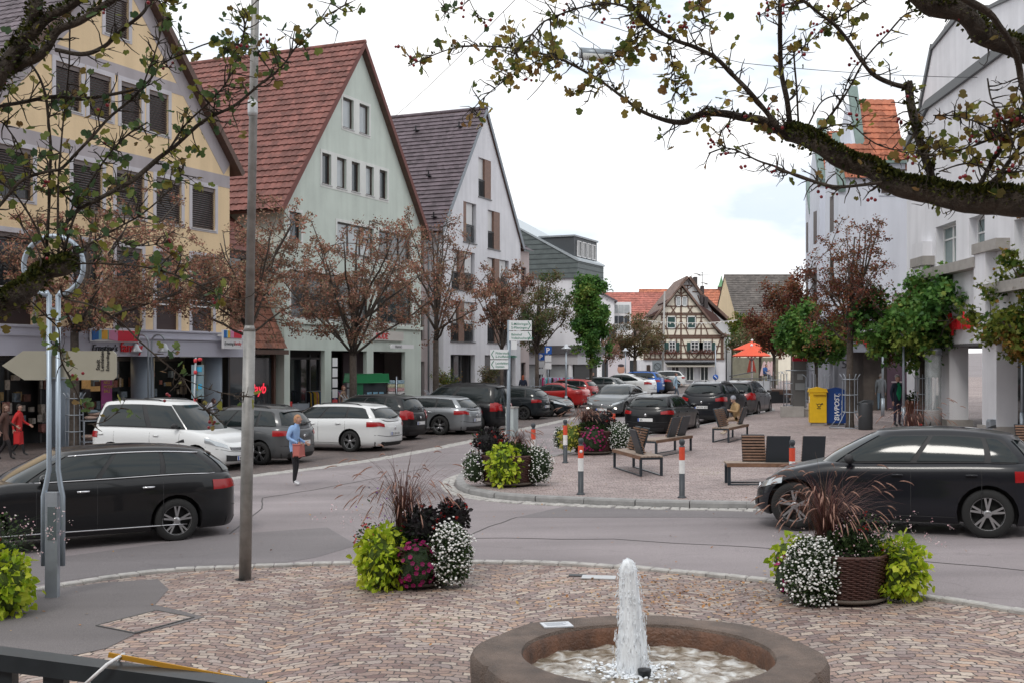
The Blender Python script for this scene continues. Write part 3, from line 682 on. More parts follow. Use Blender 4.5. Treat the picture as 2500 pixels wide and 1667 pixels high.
# --- recessed pink infill ---
b3 = f.root('narrow_infill_building', 'narrow mauve infill building with a downpipe between green and white gables', 26.1)
m = f.mb(); wallmesh(m, [(26.1,-.6),(28.85,-.6),(28.85,10),(26.1,10)], [(26.5,28.2,-.4,2.75),(26.4,28.2,3.9,6.2),(26.4,28.2,7.2,9.4)], 9, .2, y=.9); m.build('wall', M_pink, b3)
for h in ((26.4,28.2,3.9,6.2),(26.4,28.2,7.2,9.4)): window(f, b3, h, y=1.1, gm=M_glass2, sill=False)
m = f.mb(); m.box(26.5,28.2,1.08,1.12,-.4,2.75); m.build('door', M_glass, b3)
m = f.mb(); tile_roof(m, (26.1,.5,9.9), (2.75,0,0), (0,5,3.6), 9, 14, step=.04); m.build('roof', M_purple, b3)
# --- white house ---
b4 = f.root('white_gabled_house', 'white rendered gabled house with a smooth purple-grey tile roof and brown shutters', 28.83)
ww = [(33.5,35.35,12.8,15.2,1),(31.4,33.2,9.85,12.25,0),(34.86,36.7,9.76,12.15,1),(29.83,33.0,6.95,9.28,2),(34.8,38.1,7.0,9.2,2),(29.72,33.0,3.92,6.28,2),(34.8,38.1,3.92,6.28,2)]
m = f.mb(); wallmesh(m, [(28.83,-.6),(40.0,-.6),(40.0,10.5),(34.45,18.1),(28.83,10.5)], [w[:4] for w in ww]+[(29.72,33.03,-.4,3.15),(34.4,39.2,-.4,3.15)], 13, .3)
m.build('wall', M_whiter, b4)
M_shut = mat('brown_shutter', (.20,.115,.085), .6, var=.25, vscale=8); M_rollo = mat('white_rollershutter', (.62,.62,.62), .5)
for (x0,x1,z0,z1,kind) in ww:
    m = f.mb(); m.box(x0,x1,.24,.27,z0,z1); w = m.build('window', M_greyf, b4)
    bays = [(x0, x0+(x1-x0)*.52, x0+(x1-x0)*.52, x1)] if kind == 1 else [(x0+(x1-x0)*.27, x1-.25, x0, x0+(x1-x0)*.24)] if kind == 0 else [(x0,x0+(x1-x0)*.32,x0+(x1-x0)*.34,x0+(x1-x0)*.56),(x0+(x1-x0)*.58,x1-.2,0,0)]
    for (a,b,c,d) in bays:
        zz = z0+(z1-z0)*.42
        m = f.mb(); m.box(a,b,.17,.2,zz,z1-.02); m.build('roller_blind', M_rollo, w)
        m = f.mb(); m.box(a,b,.19,.21,z0,zz); m.build('pane', M_glass, w)
        m = f.mb(); n = int((b-a)/.09)
        for i in range(n+1): x = a+(b-a)*i/n; m.box(x-.012,x+.012,.04,.06,z0+.03,zz+.05)
        m.box(a,b,.03,.07,zz+.03,zz+.08); m.box(a,b,.03,.07,z0+.03,z0+.06); m.build('railing', M_darkmetal, w)
        if d:
            m = f.mb(); m.box(c,d,.02,.16,z0,z1); m.build('shutter', M_shut, w)
    m = f.mb(); m.box(x0-.05,x1+.05,-.06,.2,z0-.06,z0-.003); m.build('sill', M_greyf, w)
gable_roof(f, b4, 28.83, 40.0, 34.45, 10.5, 18.1, 13, M_purple, ncl=30, nrl=30, over=.35, fo=.12, verge=mat('grey_verge', (.22,.25,.28), .5), step=.07, amp=.006)
m = f.mb()
for (yy, t) in ((1.2,.86),(4.2,.86),(7.5,.86),(2.0,.42),(5.2,.42),(.6,.06),(3,.06)):
    x = 28.83+(34.45-28.83)*t; z = 10.5+(18.1-10.5)*t; m.box(x-.45,x-.38,yy-.03,yy+.03,z+.05,z+.35); m.box(x-.5,x-.2,yy-.12,yy+.12,z+.05,z+.1)
m.build('snow_hook', M_darkmetal, b4)
gutter(f, b4, 28.5, 10.0, .2, 12); gutter(f, b4, 40.3, 10.0, .2, 12)
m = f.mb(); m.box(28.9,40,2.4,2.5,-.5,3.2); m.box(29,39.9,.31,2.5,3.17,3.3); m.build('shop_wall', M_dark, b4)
f.mb().boxes('shop_window', M_glass, b4, [(29.72,31.9,.5,.53,-.2,3.1),(34.4,36.5,.5,.53,-.2,3.1)])
m = f.mb()
for x in (29.75,31.0,31.95,33.0,34.42,36.5,39.1): m.box(x-.04,x+.04,.42,.55,-.4,3.13)
m.build('shop_frame', M_greyf, b4)
b5 = f.root('low_mauve_building', 'low mauve building squeezed beside the white gabled house', 40.05)
m = f.mb(); wallmesh(m, [(40.05,-.6),(41.7,-.6),(41.7,10.1),(40.05,10.1)], [(40.35,41.2,3.9,6.4),(40.3,41.2,7.2,9.0),(40.3,41.1,-.3,2.7)], 8, .2, y=.1); m.build('wall', M_pink, b5)
window(f, b5, (40.35,41.2,3.9,6.4), y=.28, sill=False); window(f, b5, (40.3,41.2,7.2,9.0), y=.28, sill=False); window(f, b5, (40.3,41.1,-.3,2.7), y=.28, name='door', sill=False)
m = f.mb(); tile_roof(m, (40.0,-.2,10.1), (1.9,0,0), (0,4,2.6), 6, 8, step=.05); m.build('roof', M_purple, b5)
# --- grey slate mansard building further on ---
f = Frame(4.66, 84, a_st); b6 = f.root('slate_mansard_building', 'white commercial building with a grey slate mansard and dark roof box', 0)
M_slate = mat('grey_slate', (.125,.15,.15), .6, var=.2, vscale=2)
m = f.mb(); m.box(0,5.3,0,12,3.9,8.75); m.build('wall', M_whiter, b6)
m = f.mb(); m.prism([(-.12,8.75),(-.12,9.95),(4.3,12.35),(7,13.8),(12,13.8),(12,8.75)], 'x', -.12, 5.5)
m.build('mansard', M_slate, b6)
m = f.mb()
for i in range(14):
    z = 8.75+i*.36; y0 = -.12 if z < 9.95 else -.12+(z-9.95)*1.84
    m.box(-.15,-.118,y0,12,z-.012,z+.012)
    if z < 9.95: m.box(-.12,5.5,-.15,-.118,z-.012,z+.012)
m.build('slate_courses', mat('slate_dark', (.06,.075,.08), .6), b6)
m = f.mb(); m.prism([(-.2,9.95),(-.2,10.08),(4.3,12.5),(7,13.95),(7,13.8),(4.3,12.37),(-.1,9.95)], 'x', -.2, 5.6); m.build('coping', mat('pale_zinc', (.45,.5,.53), .4, .3), b6)
m = f.mb(); m.box(.1,5,.25,2.9,10.0,11.75); pb = m.build('roof_box', mat('roof_box_dark', (.06,.068,.075), .6), b6)
m = f.mb(); m.box(.0,5.1,.15,3.0,11.75,11.87); m.build('box_roof', mat('box_roof', (.30,.33,.35), .5), pb)
for i in range(4): window(f, b6, (.6+i*1.05, 1.4+i*1.05, 10.35, 11.5), y=.2, fm=M_whitef, sill=False)
window(f, b6, (.9,2.4,6.0,7.9), y=-.03, fm=M_whitef); window(f, b6, (3.2,4.7,6.0,7.9), y=-.03, fm=M_whitef)
m = f.mb(); m.box(-.1,5.3,-.1,12,2.55,3.3); m.build('shop_fascia', mat('pale_fascia', (.5,.49,.5), .6), b6)
m = f.mb(); m.box(-.3,5.4,-.3,12,3.3,3.9); m.build('canopy', mat('canopy_dark', (.09,.085,.09), .6), b6)
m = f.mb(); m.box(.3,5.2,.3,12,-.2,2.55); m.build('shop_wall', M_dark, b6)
f.mb().boxes('shop_window', M_glass2, b6, [(.24,.28,.6,2.2,.1,2.5),(.24,.28,3.2,5.2,.1,2.5)])
m = f.mb()
m.boxes('pillar', M_white, b6, [(-.05,.25,y,y+.22,-.2,2.55) for y in (.4,2.4,4.4,6.4,9)])
m = f.mb(); m.box(-.02,.05,5.4,6.6,9.7,11.1); w = m.build('dormer_window', M_white, b6)
m = f.mb(); m.box(-.05,-.02,5.5,6.5,9.8,11.0); m.build('pane', M_glass, w)
# --- background roofs ---
def bgblock(name, label, px0, px1, ytop, yeave, ybase, Y, mroof, mwall, dy=6, nc=30, nr=14, wins=()):
    a = at(px0, yeave, Y); b = at(px1, yeave, Y); t = at(px0, ytop, Y+dy); g = gz(a.x, Y)-.3
    root = empty(name, ((a.x+b.x)/2, Y, 0), 0, label, 'building'); cx = (a.x+b.x)/2; w = (b.x-a.x)/2
    m = MB(); m.box(-w+.1, w-.1, .2, 2*dy-.2, g, a.z); m.prism([(.2,a.z),(dy,t.z-.05),(2*dy-.2,a.z)], 'x', -w+.1, w-.1); m.build('wall', mwall, root)
    m = MB(); tile_roof(m, (-w,-.1,a.z), (2*w,0,0), (0,dy,t.z-a.z), nc, nr, step=.05); m.add([(-w,dy,t.z),(w,dy,t.z),(w,2*dy,a.z),(-w,2*dy,a.z)], [(0,1,2,3)])
    m.tube([(-w,dy,t.z+.05),(w,dy,t.z+.05)], .14, 6); m.build('roof', mroof, root)
    for (l,tp,r_,bt) in wins:
        p = at(l,tp,Y); q = at(r_,bt,Y); m = MB(); m.box(p.x-cx,q.x-cx,.1,.18,q.z,p.z); wn = m.build('window', M_whitef, root)
        m = MB(); m.box(p.x-cx+.08,q.x-cx-.08,.06,.1,q.z+.08,p.z-.08); m.build('pane', M_glass, wn)
    return root
bg1 = bgblock('red_roofed_building', 'long building with a flat red tile roof behind the white balconied block', 1462, 1640, 717, 800, 940, 150, M_redfar, M_whiter, 8, 46, 18)
bgblock('orange_roofed_building', 'orange tile roofed building with a green spire behind the timbered house', 1577, 1785, 709, 815, 900, 165, M_orange, M_pink, 9, 50, 16)
bgblock('red_roofed_building', 'small dark red roofed house glimpsed beside the grey barn', 1783, 1812, 732, 758, 900, 170, M_redfar, M_whiter, 4, 10, 6)
bn = bgblock('grey_roofed_barn', 'beige barn with a big brown-grey tile roof right of the timbered house', 1796, 1975, 674, 774, 930, 128, M_grey, plaster('beige_wall', (.62,.50,.33)), 7, 50, 22)
# ridge turret with green spire
p = at(1761, 715, 174); tr = empty('roof_turret', (p.x, p.y, p.z-.2), R(20), 'dark square turret with a pointed green copper spire on the orange roof', 'turret')
m = MB(); m.box(-.40,.40,-.40,.40,-1.0,1.1); m.build('shaft', M_wood, tr)
m = MB(); m.lathe([(.64,1.05),(.48,1.2),(.30,1.65),(.14,2.2),(.02,2.75)], 8, smooth=False); m.build('spire', mat('green_copper', (.12,.28,.14), .6, var=.15), tr)
# white balconied block
p0 = at(1492, 950, 122); wb = empty('white_glazed_block', (p0.x, 122, 0), 0, 'white block with a glazed stair and balconies left of the timbered house', 'building')
q1 = at(1541, 738, 122)
m = MB(); m.box(0, q1.x-p0.x, 0, 9, .2, q1.z); m.build('wall', M_white, wb)
for (t_, b_, n) in ((745,765,3),(772,790,3),(794,806,3)):
    for i in range(n):
        l = 1496+i*14; a = at(l, t_, 122); c = at(l+12.5, b_, 122); m = MB(); m.box(a.x-p0.x, c.x-p0.x, -.06, .0, c.z, a.z); m.build('window', M_glass2 if t_ != 772 else M_glass, wb)
a0 = at(1440,735,120); a1 = at(1500,735,120); a2 = at(1500,950,120)
gh = empty('grey_gable_house', (a0.x, 120, 0), 0, 'pale house end seen between the bright green tree and the white block', 'building')
m = MB(); w_ = a1.x-a0.x; m.prism([(0,.2),(w_,.2),(w_,a0.z),(w_*.3,a0.z+1.0),(0,a0.z)], 'y', 0, 9); m.build('wall', M_whiter, gh)
m = MB(); m.prism([(-.3,a0.z),(w_*.3,a0.z+1.1),(w_+.3,a0.z),(w_+.3,a0.z-.15),(w_*.3,a0.z+.9),(-.3,a0.z-.15)], 'y', -.4, 9); m.build('roof', M_darkt, gh)
m = MB(); 
m.boxes('window', M_glass, gh, [(.6+i*1.2,1.4+i*1.2,-.04,.0,4.5,6) for i in range(2)])
# far low row closing the view behind the cars
m0 = at(1462, 950, 116); fb = empty('white_shop_front', (m0.x, 116, 0), 0, 'low white shop front with glass panes behind the small brown tree', 'building')
m = MB(); m.box(0,4.2,0,6,.2,4.4); m.build('wall', M_white, fb); m = MB()
m.boxes('shop_window', M_glass, fb, [(.3+i*1.3,1.35+i*1.3,-.05,0,.5,2.9) for i in range(3)])
# --- timbered house ---
TY = 113.0; K = TY/F/4.9
def tx(zx): return (1540+zx/4.9-CX)/F*TY
def tz(zy): return CAMZ-(640+zy/4.9-HY)/F*TY
X0 = tx(600); th = empty('timber_framed_house', (X0, TY, 0), 0, 'cream and brown half-timbered gabled house with dark green shutters and flower boxes', 'building')
def T(zx, zy): return (tx(zx)-X0, tz(zy))
M_cream2 = plaster('cream_infill', (.80,.75,.63)); M_beam = mat('timber_beam', (.12,.065,.045), .7, var=.2, vscale=4); M_old = tilemat('old_brown_tile', (.15,.095,.075), .35)
m = MB(); m.prism([T(112,1500),T(1135,1500),T(1135,1165),T(112,1165)], 'y', .12, 11); m.build('ground_floor_wall', M_whiter, th)
m = MB(); m.prism([T(150,1165),T(1115,1165),T(1115,880),T(1050,860),T(605,300),T(160,860),T(150,880)], 'y', 0, 11); m.build('wall', M_cream2, th)
beams = [(150,1155,1118,1155,22),(150,1085,1115,1085,14),(150,905,1115,905,24),(160,880,1090,880,18),(175,795,1000,795,12),(290,630,880,630,16),(330,612,860,612,10),(370,530,800,530,14),(530,402,680,402,12),
 (600,300,600,1155,18),(165,905,165,1155,16),(1092,905,1092,1155,34),(545,905,545,1155,14),(415,905,415,1155,12),(290,1085,290,1155,12),(235,1085,235,1155,10),(355,1085,355,1155,10),(700,1085,700,1155,12),(835,905,835,1155,12),(975,905,975,1155,12),(1000,1085,1000,1155,8),
 (612,915,690,1155,13),(1070,915,1000,1155,13),(545,990,600,990,10),(600,990,670,990,10),(1000,1000,1080,1000,10),(480,905,480,950,9),
 (372,620,372,870,14),(428,640,428,795,12),(540,640,540,795,12),(668,640,668,795,12),(778,640,778,795,12),(840,640,840,880,14),
 (600,700,545,800,13),(600,700,660,800,13),(545,800,520,880,13),(660,800,690,880,13),(840,700,780,800,13),(840,700,900,800,13),(780,800,765,880,12),(900,800,925,880,12),(372,700,325,795,12),(372,700,430,800,12),(430,800,445,880,12),(325,795,300,880,12),
 (370,665,430,665,9),(600,665,540,665,9),(600,665,668,665,9),(780,665,840,665,9),(840,665,905,665,9),
 (480,535,530,610,12),(540,535,485,610,12),(680,535,735,610,12),(735,535,685,610,12),
 (530,420,530,530,12),(680,420,680,530,12),(600,300,600,530,14),(600,390,560,355,12),(600,390,645,355,12),(440,600,440,640,9),
 (180,1095,215,1150,10),(250,1095,215,1150,10),(330,1095,365,1150,9),(400,1095,365,1150,9),(450,1095,490,1150,10),(530,1095,490,1150,10),(720,1095,765,1150,10),(810,1095,765,1150,10),(870,1095,910,1150,10),(955,1095,910,1150,10)]
m = MB()
for i, (x0,y0,x1,y1,w) in enumerate(beams):
    a = T(x0,y0); b = T(x1,y1); d = .06+.002*(i % 9)
    m.bar((a[0],-d/2,a[1]),(b[0],-d/2,b[1]), w*K*1.0*F/F*1.0, d) if False else None
    dx = b[0]-a[0]; dz = b[1]-a[1]; L = math.hypot(dx,dz); nx = -dz/L*w*K/2; nz_ = dx/L*w*K/2
    m.prism([(a[0]+nx,a[1]+nz_),(b[0]+nx,b[1]+nz_),(b[0]-nx,b[1]-nz_),(a[0]-nx,a[1]-nz_)], 'y', -d, .01)
m.build('timber_frame', M_beam, th)
def troof(y0, y1, pts_r, pts_l, par, nm):
    """roof skins following a bent slope"""
    m = MB()
    for pts in (pts_r, pts_l):
        q = [T(*p) for p in pts]
        for a, b in zip(q, q[1:]):
            dd = Vector((b[0]-a[0], b[1]-a[1])); n = Vector((-dd.y, dd.x)).normalized()*.16
            if n.y < 0: n = -n
            m.prism([a, b, (b[0]+n.x,b[1]+n.y), (a[0]+n.x,a[1]+n.y)], 'y', y0, y1)
    return m.build(nm, M_old, par)
troof(-.55, 11, [(605,285),(850,600),(1000,790),(1080,868),(1205,900)], [(605,285),(380,560),(200,790),(140,860)], th, 'roof')
m = MB()
for (l,t_,r_,b_) in ((395,478,520,400),): pass
# side dormer lean-tos
for pts in ([(215,640),(385,545),(330,600),(290,640),(230,655)],[(390,485),(520,395),(470,450),(420,500)]): m.prism([T(*p) for p in pts], 'y', .1, 5)
m.prism([T(810,500),T(1020,625),T(1085,700),T(1010,760),T(930,680),T(840,560)], 'y', .3, 6)
m.build('dormer', mat('dark_dormer', (.075,.035,.03), .7), th)
def tw(l, t_, r_, b_, cols, rows, gm, fm=M_whitef, fw=.08, par=th):
    a = T(l,t_); b = T(r_,b_); m = MB(); x0,z1 = a; x1,z0 = b
    for q in ((x0,x1,z0,z0+fw),(x0,x1,z1-fw,z1),(x0,x0+fw,z0,z1),(x1-fw,x1,z0,z1)): m.box(q[0],q[1],-.12,.01,q[2],q[3])
    for i in range(1,cols): x = x0+(x1-x0)*i/cols; m.box(x-.03,x+.03,-.11,.0,z0,z1)
    for i in range(1,rows): z = z0+(z1-z0)*i/rows; m.box(x0,x1,-.105,.0,z-.025,z+.025)
    w = m.build('window', fm, par); m = MB(); m.box(x0+.04,x1-.04,-.05,.012,z0+.04,z1-.04); m.build('pane', gm, w); return w
M_dgreen = mat('dark_green_shutter', (.018,.06,.055), .5)
tw(537,415,600,530,1,1,M_glass2); tw(612,415,675,530,1,1,M_glass2)
tw(430,650,537,795,1,1,M_dgreen); tw(672,650,776,795,1,1,M_dgreen)
M_flow = mat('window_flowers', (.22,.07,.06), .8, var=.6, vscale=9)
for (l, r_) in ((180,265),(310,370),(455,535),(715,812),(866,962)):
    w = tw(l,945,r_,1075,2,3,M_glass)
    for (a_, b_) in ((l-45,l-5),(r_+5,r_+45)):
        if a_ in (670,410): pass
        p = T(a_,958); q = T(b_,1080); m = MB(); m.box(p[0],q[0],-.14,-.07,q[1],p[1]); m.build('shutter', M_dgreen, w)
    c = T((l+r_)/2, 1075); P = np.random.default_rng(l).normal(size=(260,3))*[.42,.09,.13]+[c[0],-.35,c[1]]
    leaves('flower_box', P, .09, tintmat('boxflowers', [(.12,.05,.03),(.25,.06,.05),(.10,.07,.04),(.35,.2,.2)]), w)
for (l, r_) in ((482,580),(655,755),(828,930)): tw(l,1240,r_,1415,2,1,M_glass)
a = T(190,1225); b = T(232,1420); m = MB(); m.box(a[0],b[0],.0,.14,b[1]-.5,a[1]); m.build('door', M_brownf, th)
m = MB(); a = T(415,1190); b = T(1000,1205); m.prism([(-.9,b[1]-.35),(.1,a[1]-.15),(.1,a[1]),(-.9,b[1]-.25)], 'x', a[0], b[0]); m.build('awning', mat('awning_cream', (.42,.39,.34), .8), th)
m = MB(); m.box(a[0],b[0],-.95,.1,a[1]-.12,a[1]); m.build('awning_box', M_darkmetal, th)
m = MB(); c = T(1140, 1100); m.tube([(c[0]+.15,-.15,T(0,905)[1]),(c[0],-.1,T(0,940)[1]),(c[0],-.1,.6)], .06, 6); m.build('downpipe', M_darkmetal, th)
# rear gable of the same ensemble
rg = empty('rear_timber_house', (tx(690), TY+4, 0), 0, 'taller half-timbered rear house with chimneys behind the front gable', 'building'); X1 = tx(690)
k2 = (TY+4)/TY
def T2(zx, zy):
    return ((1540+zx/4.9-CX)/F*(TY+4)-X1, CAMZ-(640+zy/4.9-HY)/F*(TY+4))
m = MB(); m.prism([T2(400,1450),T2(1200,1450),T2(1205,780),T2(1000,610),T2(685,200),T2(400,560)], 'y', 0, 9); m.build('wall', plaster('pale_infill', (.66,.68,.70)), rg)
m = MB(); th2 = MB()
for (p, q) in (((685,190),(830,400)),((830,400),(1110,660)),((1110,660),(1260,815)),((685,190),(600,290)),((600,290),(470,450))):
    a = T2(*p); b = T2(*q); dd = Vector((b[0]-a[0], b[1]-a[1])); n = Vector((-dd.y, dd.x)).normalized()*.25
    if n.y < 0: n = -n
    m.prism([a, b, (b[0]+n.x,b[1]+n.y), (a[0]+n.x,a[1]+n.y)], 'y', -.6, 9)
m.build('roof', M_old, rg)
m = MB()
for (x0,y0,x1,y1,w) in ((630,282,735,282,14),(680,282,680,420,12),(735,355,800,360,12),(690,230,700,280,8),(800,400,830,480,12),(740,282,690,320,9),(960,560,990,620,12)):
    a = T2(x0,y0); b = T2(x1,y1); dx = b[0]-a[0]; dz = b[1]-a[1]; L = math.hypot(dx,dz); nx = -dz/L*w*K/2; nz_ = dx/L*w*K/2
    m.prism([(a[0]+nx,a[1]+nz_),(b[0]+nx,b[1]+nz_),(b[0]-nx,b[1]-nz_),(a[0]-nx,a[1]-nz_)], 'y', -.05, .01)
m.build('timber_frame', M_beam, rg)
for (l,t_,r_,b_,cap,yo) in ((785,165,826,330,1,1.5),(875,275,908,420,1,1.5),(818,405,845,500,0,-1.2),(858,425,900,560,0,-1.2)):
    a = T2(l,t_); b = T2(r_,b_); m = MB(); m.box(a[0],b[0],yo,yo+.9,b[1],a[1]); ch = m.build('chimney', mat('chimney_dark', (.06,.05,.05), .8), rg)
    if cap:
        m = MB(); c = (a[0]+b[0])/2; m.grid(lambda u,v: (c+(u-.5)*1.15, yo+v*.9, a[1]+.18+.16*math.sin(u*math.pi)), 8, 1); m.box(c-.4,c-.36,yo+.4,yo+.44,a[1],a[1]+.2); m.box(c+.36,c+.4,yo+.4,yo+.44,a[1],a[1]+.2); m.build('cowl', M_zinc, ch)
a = T2(893, 100); b = T2(893, 290); m = MB(); m.tube([(a[0],2,b[1]),(a[0],2,a[1])], .035, 5); m.bar((a[0]-.1,2,b[1]+1.3),(a[0]+.8,2,b[1]+1.32),.03,.03)
m.bar((a[0]-.4,2,a[1]-.1),(a[0]+.4,2,a[1]-.1),.02,.02); m.bar((a[0]-.3,2,a[1]-.4),(a[0]+.3,2,a[1]-.4),.02,.02)
m.build('antenna', M_darkmetal, rg)
# round prohibition board in front of the timbered house
a = T(237,1175); b = T(357,1420); pb = empty('info_panel', (X0+a[0], TY-1.4, 0), 0, 'grey metal panel with two round crossed symbols by the timbered house door', 'panel')
w_ = b[0]-a[0]; m = MB(); m.box(0,w_,0,.1,.5,a[1]); m.build('panel', mat('panel_grey', (.22,.25,.27), .5, .3), pb)
m = MB(); c = w_/2
for zc in (a[1]-.55, a[1]-1.55):
    for i in range(24):
        q0 = 2*math.pi*i/24; q1_ = 2*math.pi*(i+1)/24; m.bar((c+.32*math.cos(q0),-.02,zc+.32*math.sin(q0)),(c+.32*math.cos(q1_),-.02,zc+.32*math.sin(q1_)),.06,.03)
    m.bar((c-.22,-.02,zc+.22),(c+.22,-.02,zc-.22),.05,.03)
m.build('symbol', mat('panel_dark', (.03,.035,.04), .5), pb)
# timber shed by the barn
s0 = at(1797,851,116); sh = empty('timber_gable_shed', (s0.x,116,0), 0, 'small half-timbered lean-to with sloping roof beside the orange parasols', 'building')
s1 = at(1860,800,116); w_ = s1.x-s0.x
m = MB(); m.prism([(0,.3),(w_+3,.3),(w_+3,s1.z+.8),(w_,s1.z),(0,at(1797,830,116).z)], 'y', 0, 7); m.build('wall', M_cream2, sh)
m = MB(); zl = at(1797,830,116).z; m.prism([(-.3,zl-.05),(w_,s1.z+.05),(w_+3,s1.z+1.2),(w_+3,s1.z+1.4),(w_,s1.z+.28),(-.3,zl+.15)], 'y', -.4, 7); m.build('roof', M_old, sh)
m = MB(); 
for (x0,z0,x1,z1) in ((0,zl-.6,w_+2,zl-.6),(w_*.55,zl-.6,w_*.55,zl+.8),(0,zl-1.8,w_+2,zl-1.8),(w_,zl-1.8,w_,zl+1),(.1,.3,.1,zl)): m.bar((x0,-.03,z0),(x1,-.03,z1),.14,.05,(0,1,0))
m.build('timber_frame', M_beam, sh)
m = MB(); m.box(1.0,2.2,-.06,-.0,zl-2.9,zl-1.9); m.build('window', M_brownf, sh)
t0 = at(1790,880,100); t1 = at(1900,880,100); rw = empty('garden_wall', (t0.x,100,0), 0, 'grey-green retaining wall behind the parasol terrace', 'wall')
m = MB(); m.box(0,t1.x-t0.x,0,.4,-.2,at(0,878,100).z+.2); m.build('wall', mat('mossy_wall', (.20,.19,.14), .9, var=.25, vscale=1.5), rw)
# ---------------- right hand side ----------------
fR = Frame(14.75, 35.5, R(-92.4)); f = fR
b7 = f.root('white_bank_building', 'large white building with arcade columns and stepped parapets at the right edge', 0)
xl, _ = f.h(2214, 500); P_ = lambda px, py, yo=0: f.h(px, py, yo)
zp = P_(2268,266)[1]; zl_ = P_(2214,368)[1]; xa_ = P_(2268,266)[0]
w1 = f.rect(2285,556,2334,660); w2 = f.rect(2366,534,2404,652); w3 = f.rect(2476,538,2560,695)
w3 = (w3[0], w3[1], w3[2]-.1, w3[3])
w4 = f.rect(2382,290,2402,330); w5 = f.rect(2490,250,2560,430); 
ws = [f.rect(2226,648,2237,700)]
m = f.mb(); wallmesh(m, [(xl,3.3),(9,3.3),(9,zp+.2),(xa_,zp),(xl,zl_)], [w1,w2,w3,w4,w5]+ws, 9, .35); m.build('wall', M_whiter, b7)
for (rc, c_, r_) in ((w1,2,1),(w2,1,1),(w3,2,1),(w4,1,1),(w5,2,1),(ws[0],1,1)):
    w = window(f, b7, rc, y=.3, fm=M_whitef, gm=mat('teal_blind_glass', (.13,.19,.19), .1, spec=.8) if rc in (w1,w2,w3) else M_glass, cols=c_, rows=2, rowz=rc[2]+(rc[3]-rc[2])*.68, sill=False, fw=.09)
m = f.mb(); m.prism([(xl-.1,zl_),(xa_,zp),(9,zp+.2),(9,zp+.55),(xa_-.1,zp+.3),(xl-.15,zl_+.25)], 'y', -.12, .5); m.build('parapet_coping', mat('dark_zinc', (.10,.105,.11), .5, .4), b7)
for (l,t_,r_,b_) in ((2278,660,2408,674),(2405,598,2466,612),(2250,634,2282,644),(2434,695,2600,716),(2205,722,2240,734)):
    x0,x1,z0,z1 = f.rect(l,t_,r_,b_); m = f.mb(); m.box(x0,x1,-.42,.0,z1-.32,z1); m.build('stone_ledge', M_concrete, b7)
x0,_ = P_(2434,500); 
for (l, r_, zt) in ((2405,2434,zp*.72),(2250,2276,zp*.62)):
    a_,_ = P_(l,600); c_,_ = P_(r_,600); m = f.mb(); m.box(a_,c_,-.35,.0,3.3,P_(l,598)[1]); m.build('pilaster', M_whiter, b7)
# arcade columns with plinths
for (x, w_) in ((-1.2,1.2),(-5.4,1.1),(3.2,1.3),(-9.2,1.0),(7.5,1.3)):
    m = f.mb(); m.box(x, x+w_, -.02, .62, .75, 3.3); m.build('column', M_whiter, b7)
    m = f.mb(); m.box(x-.12, x+w_+.12, -.14, .74, .0, .75); m.build('plinth', M_concrete, b7)
m = f.mb(); m.box(xl,9,3.0,3.2,0,3.3); m.box(xl,9,.0,3.2,3.22,3.32); m.build('arcade_wall', mat('arcade_wall', (.11,.105,.11), .8), b7)
m = f.mb()
m.boxes('shop_window', M_glass, b7, [(x,x+2.6,2.9,2.95,.4,2.9) for x in (-8,-4,-.2,4)])
m = f.mb(); m.box(xl,9,-.3,3.0,.12,.32); m.build('arcade_step', mat('step_stone', (.27,.23,.22), .8, var=.1), b7)
sx, sz = P_(2312,806,-.15)
lg = f.root('bank_lettering', 'red bank lettering on the white wall behind the green maple', sx, 'sign', y0=-.06)
T0 = Matrix.Translation((-f.x0, -f.y0, 0)); text_mesh('Sparkasse', .80, MATS['sign_red'], lg, T0 @ wallM(sx,-.12,sz), ext=.03, bold=.012, name='letters')
sb = f.root('stepped_gable_block', 'upper white gable block rising behind the bank parapet at the top right', xl, y0=3.0)
pts = [P_(2245,300,3.0),P_(2252,250,3.0),P_(2277,123,3.0),P_(2345,40,3.0),P_(2400,30,3.0),P_(2600,-60,3.0)]
xb = P_(2600,-60,3)[0]
m = f.mb(); q = [(pts[0][0],9.5),(xb,9.5)]+[pts[5],pts[4],pts[3],pts[2],pts[1],pts[0]]; wv = f.rect(2425,134,2470,165,3.0); wv2 = f.rect(2268,230,2285,252,3.0)
wallmesh(m, q, [wv], 6, .3, y=3.0); m.build('wall', M_whiter, sb); window(f, sb, wv, y=3.25, fm=M_whitef, sill=False)
m = f.mb()
for a, b in zip(pts, pts[1:]):
    m.prism([a, b, (b[0]-.05,b[1]+.28), (a[0]-.22,a[1]+.12)], 'y', 2.9, 3.6)
m.build('parapet_coping', MATS['dark_zinc'], sb)
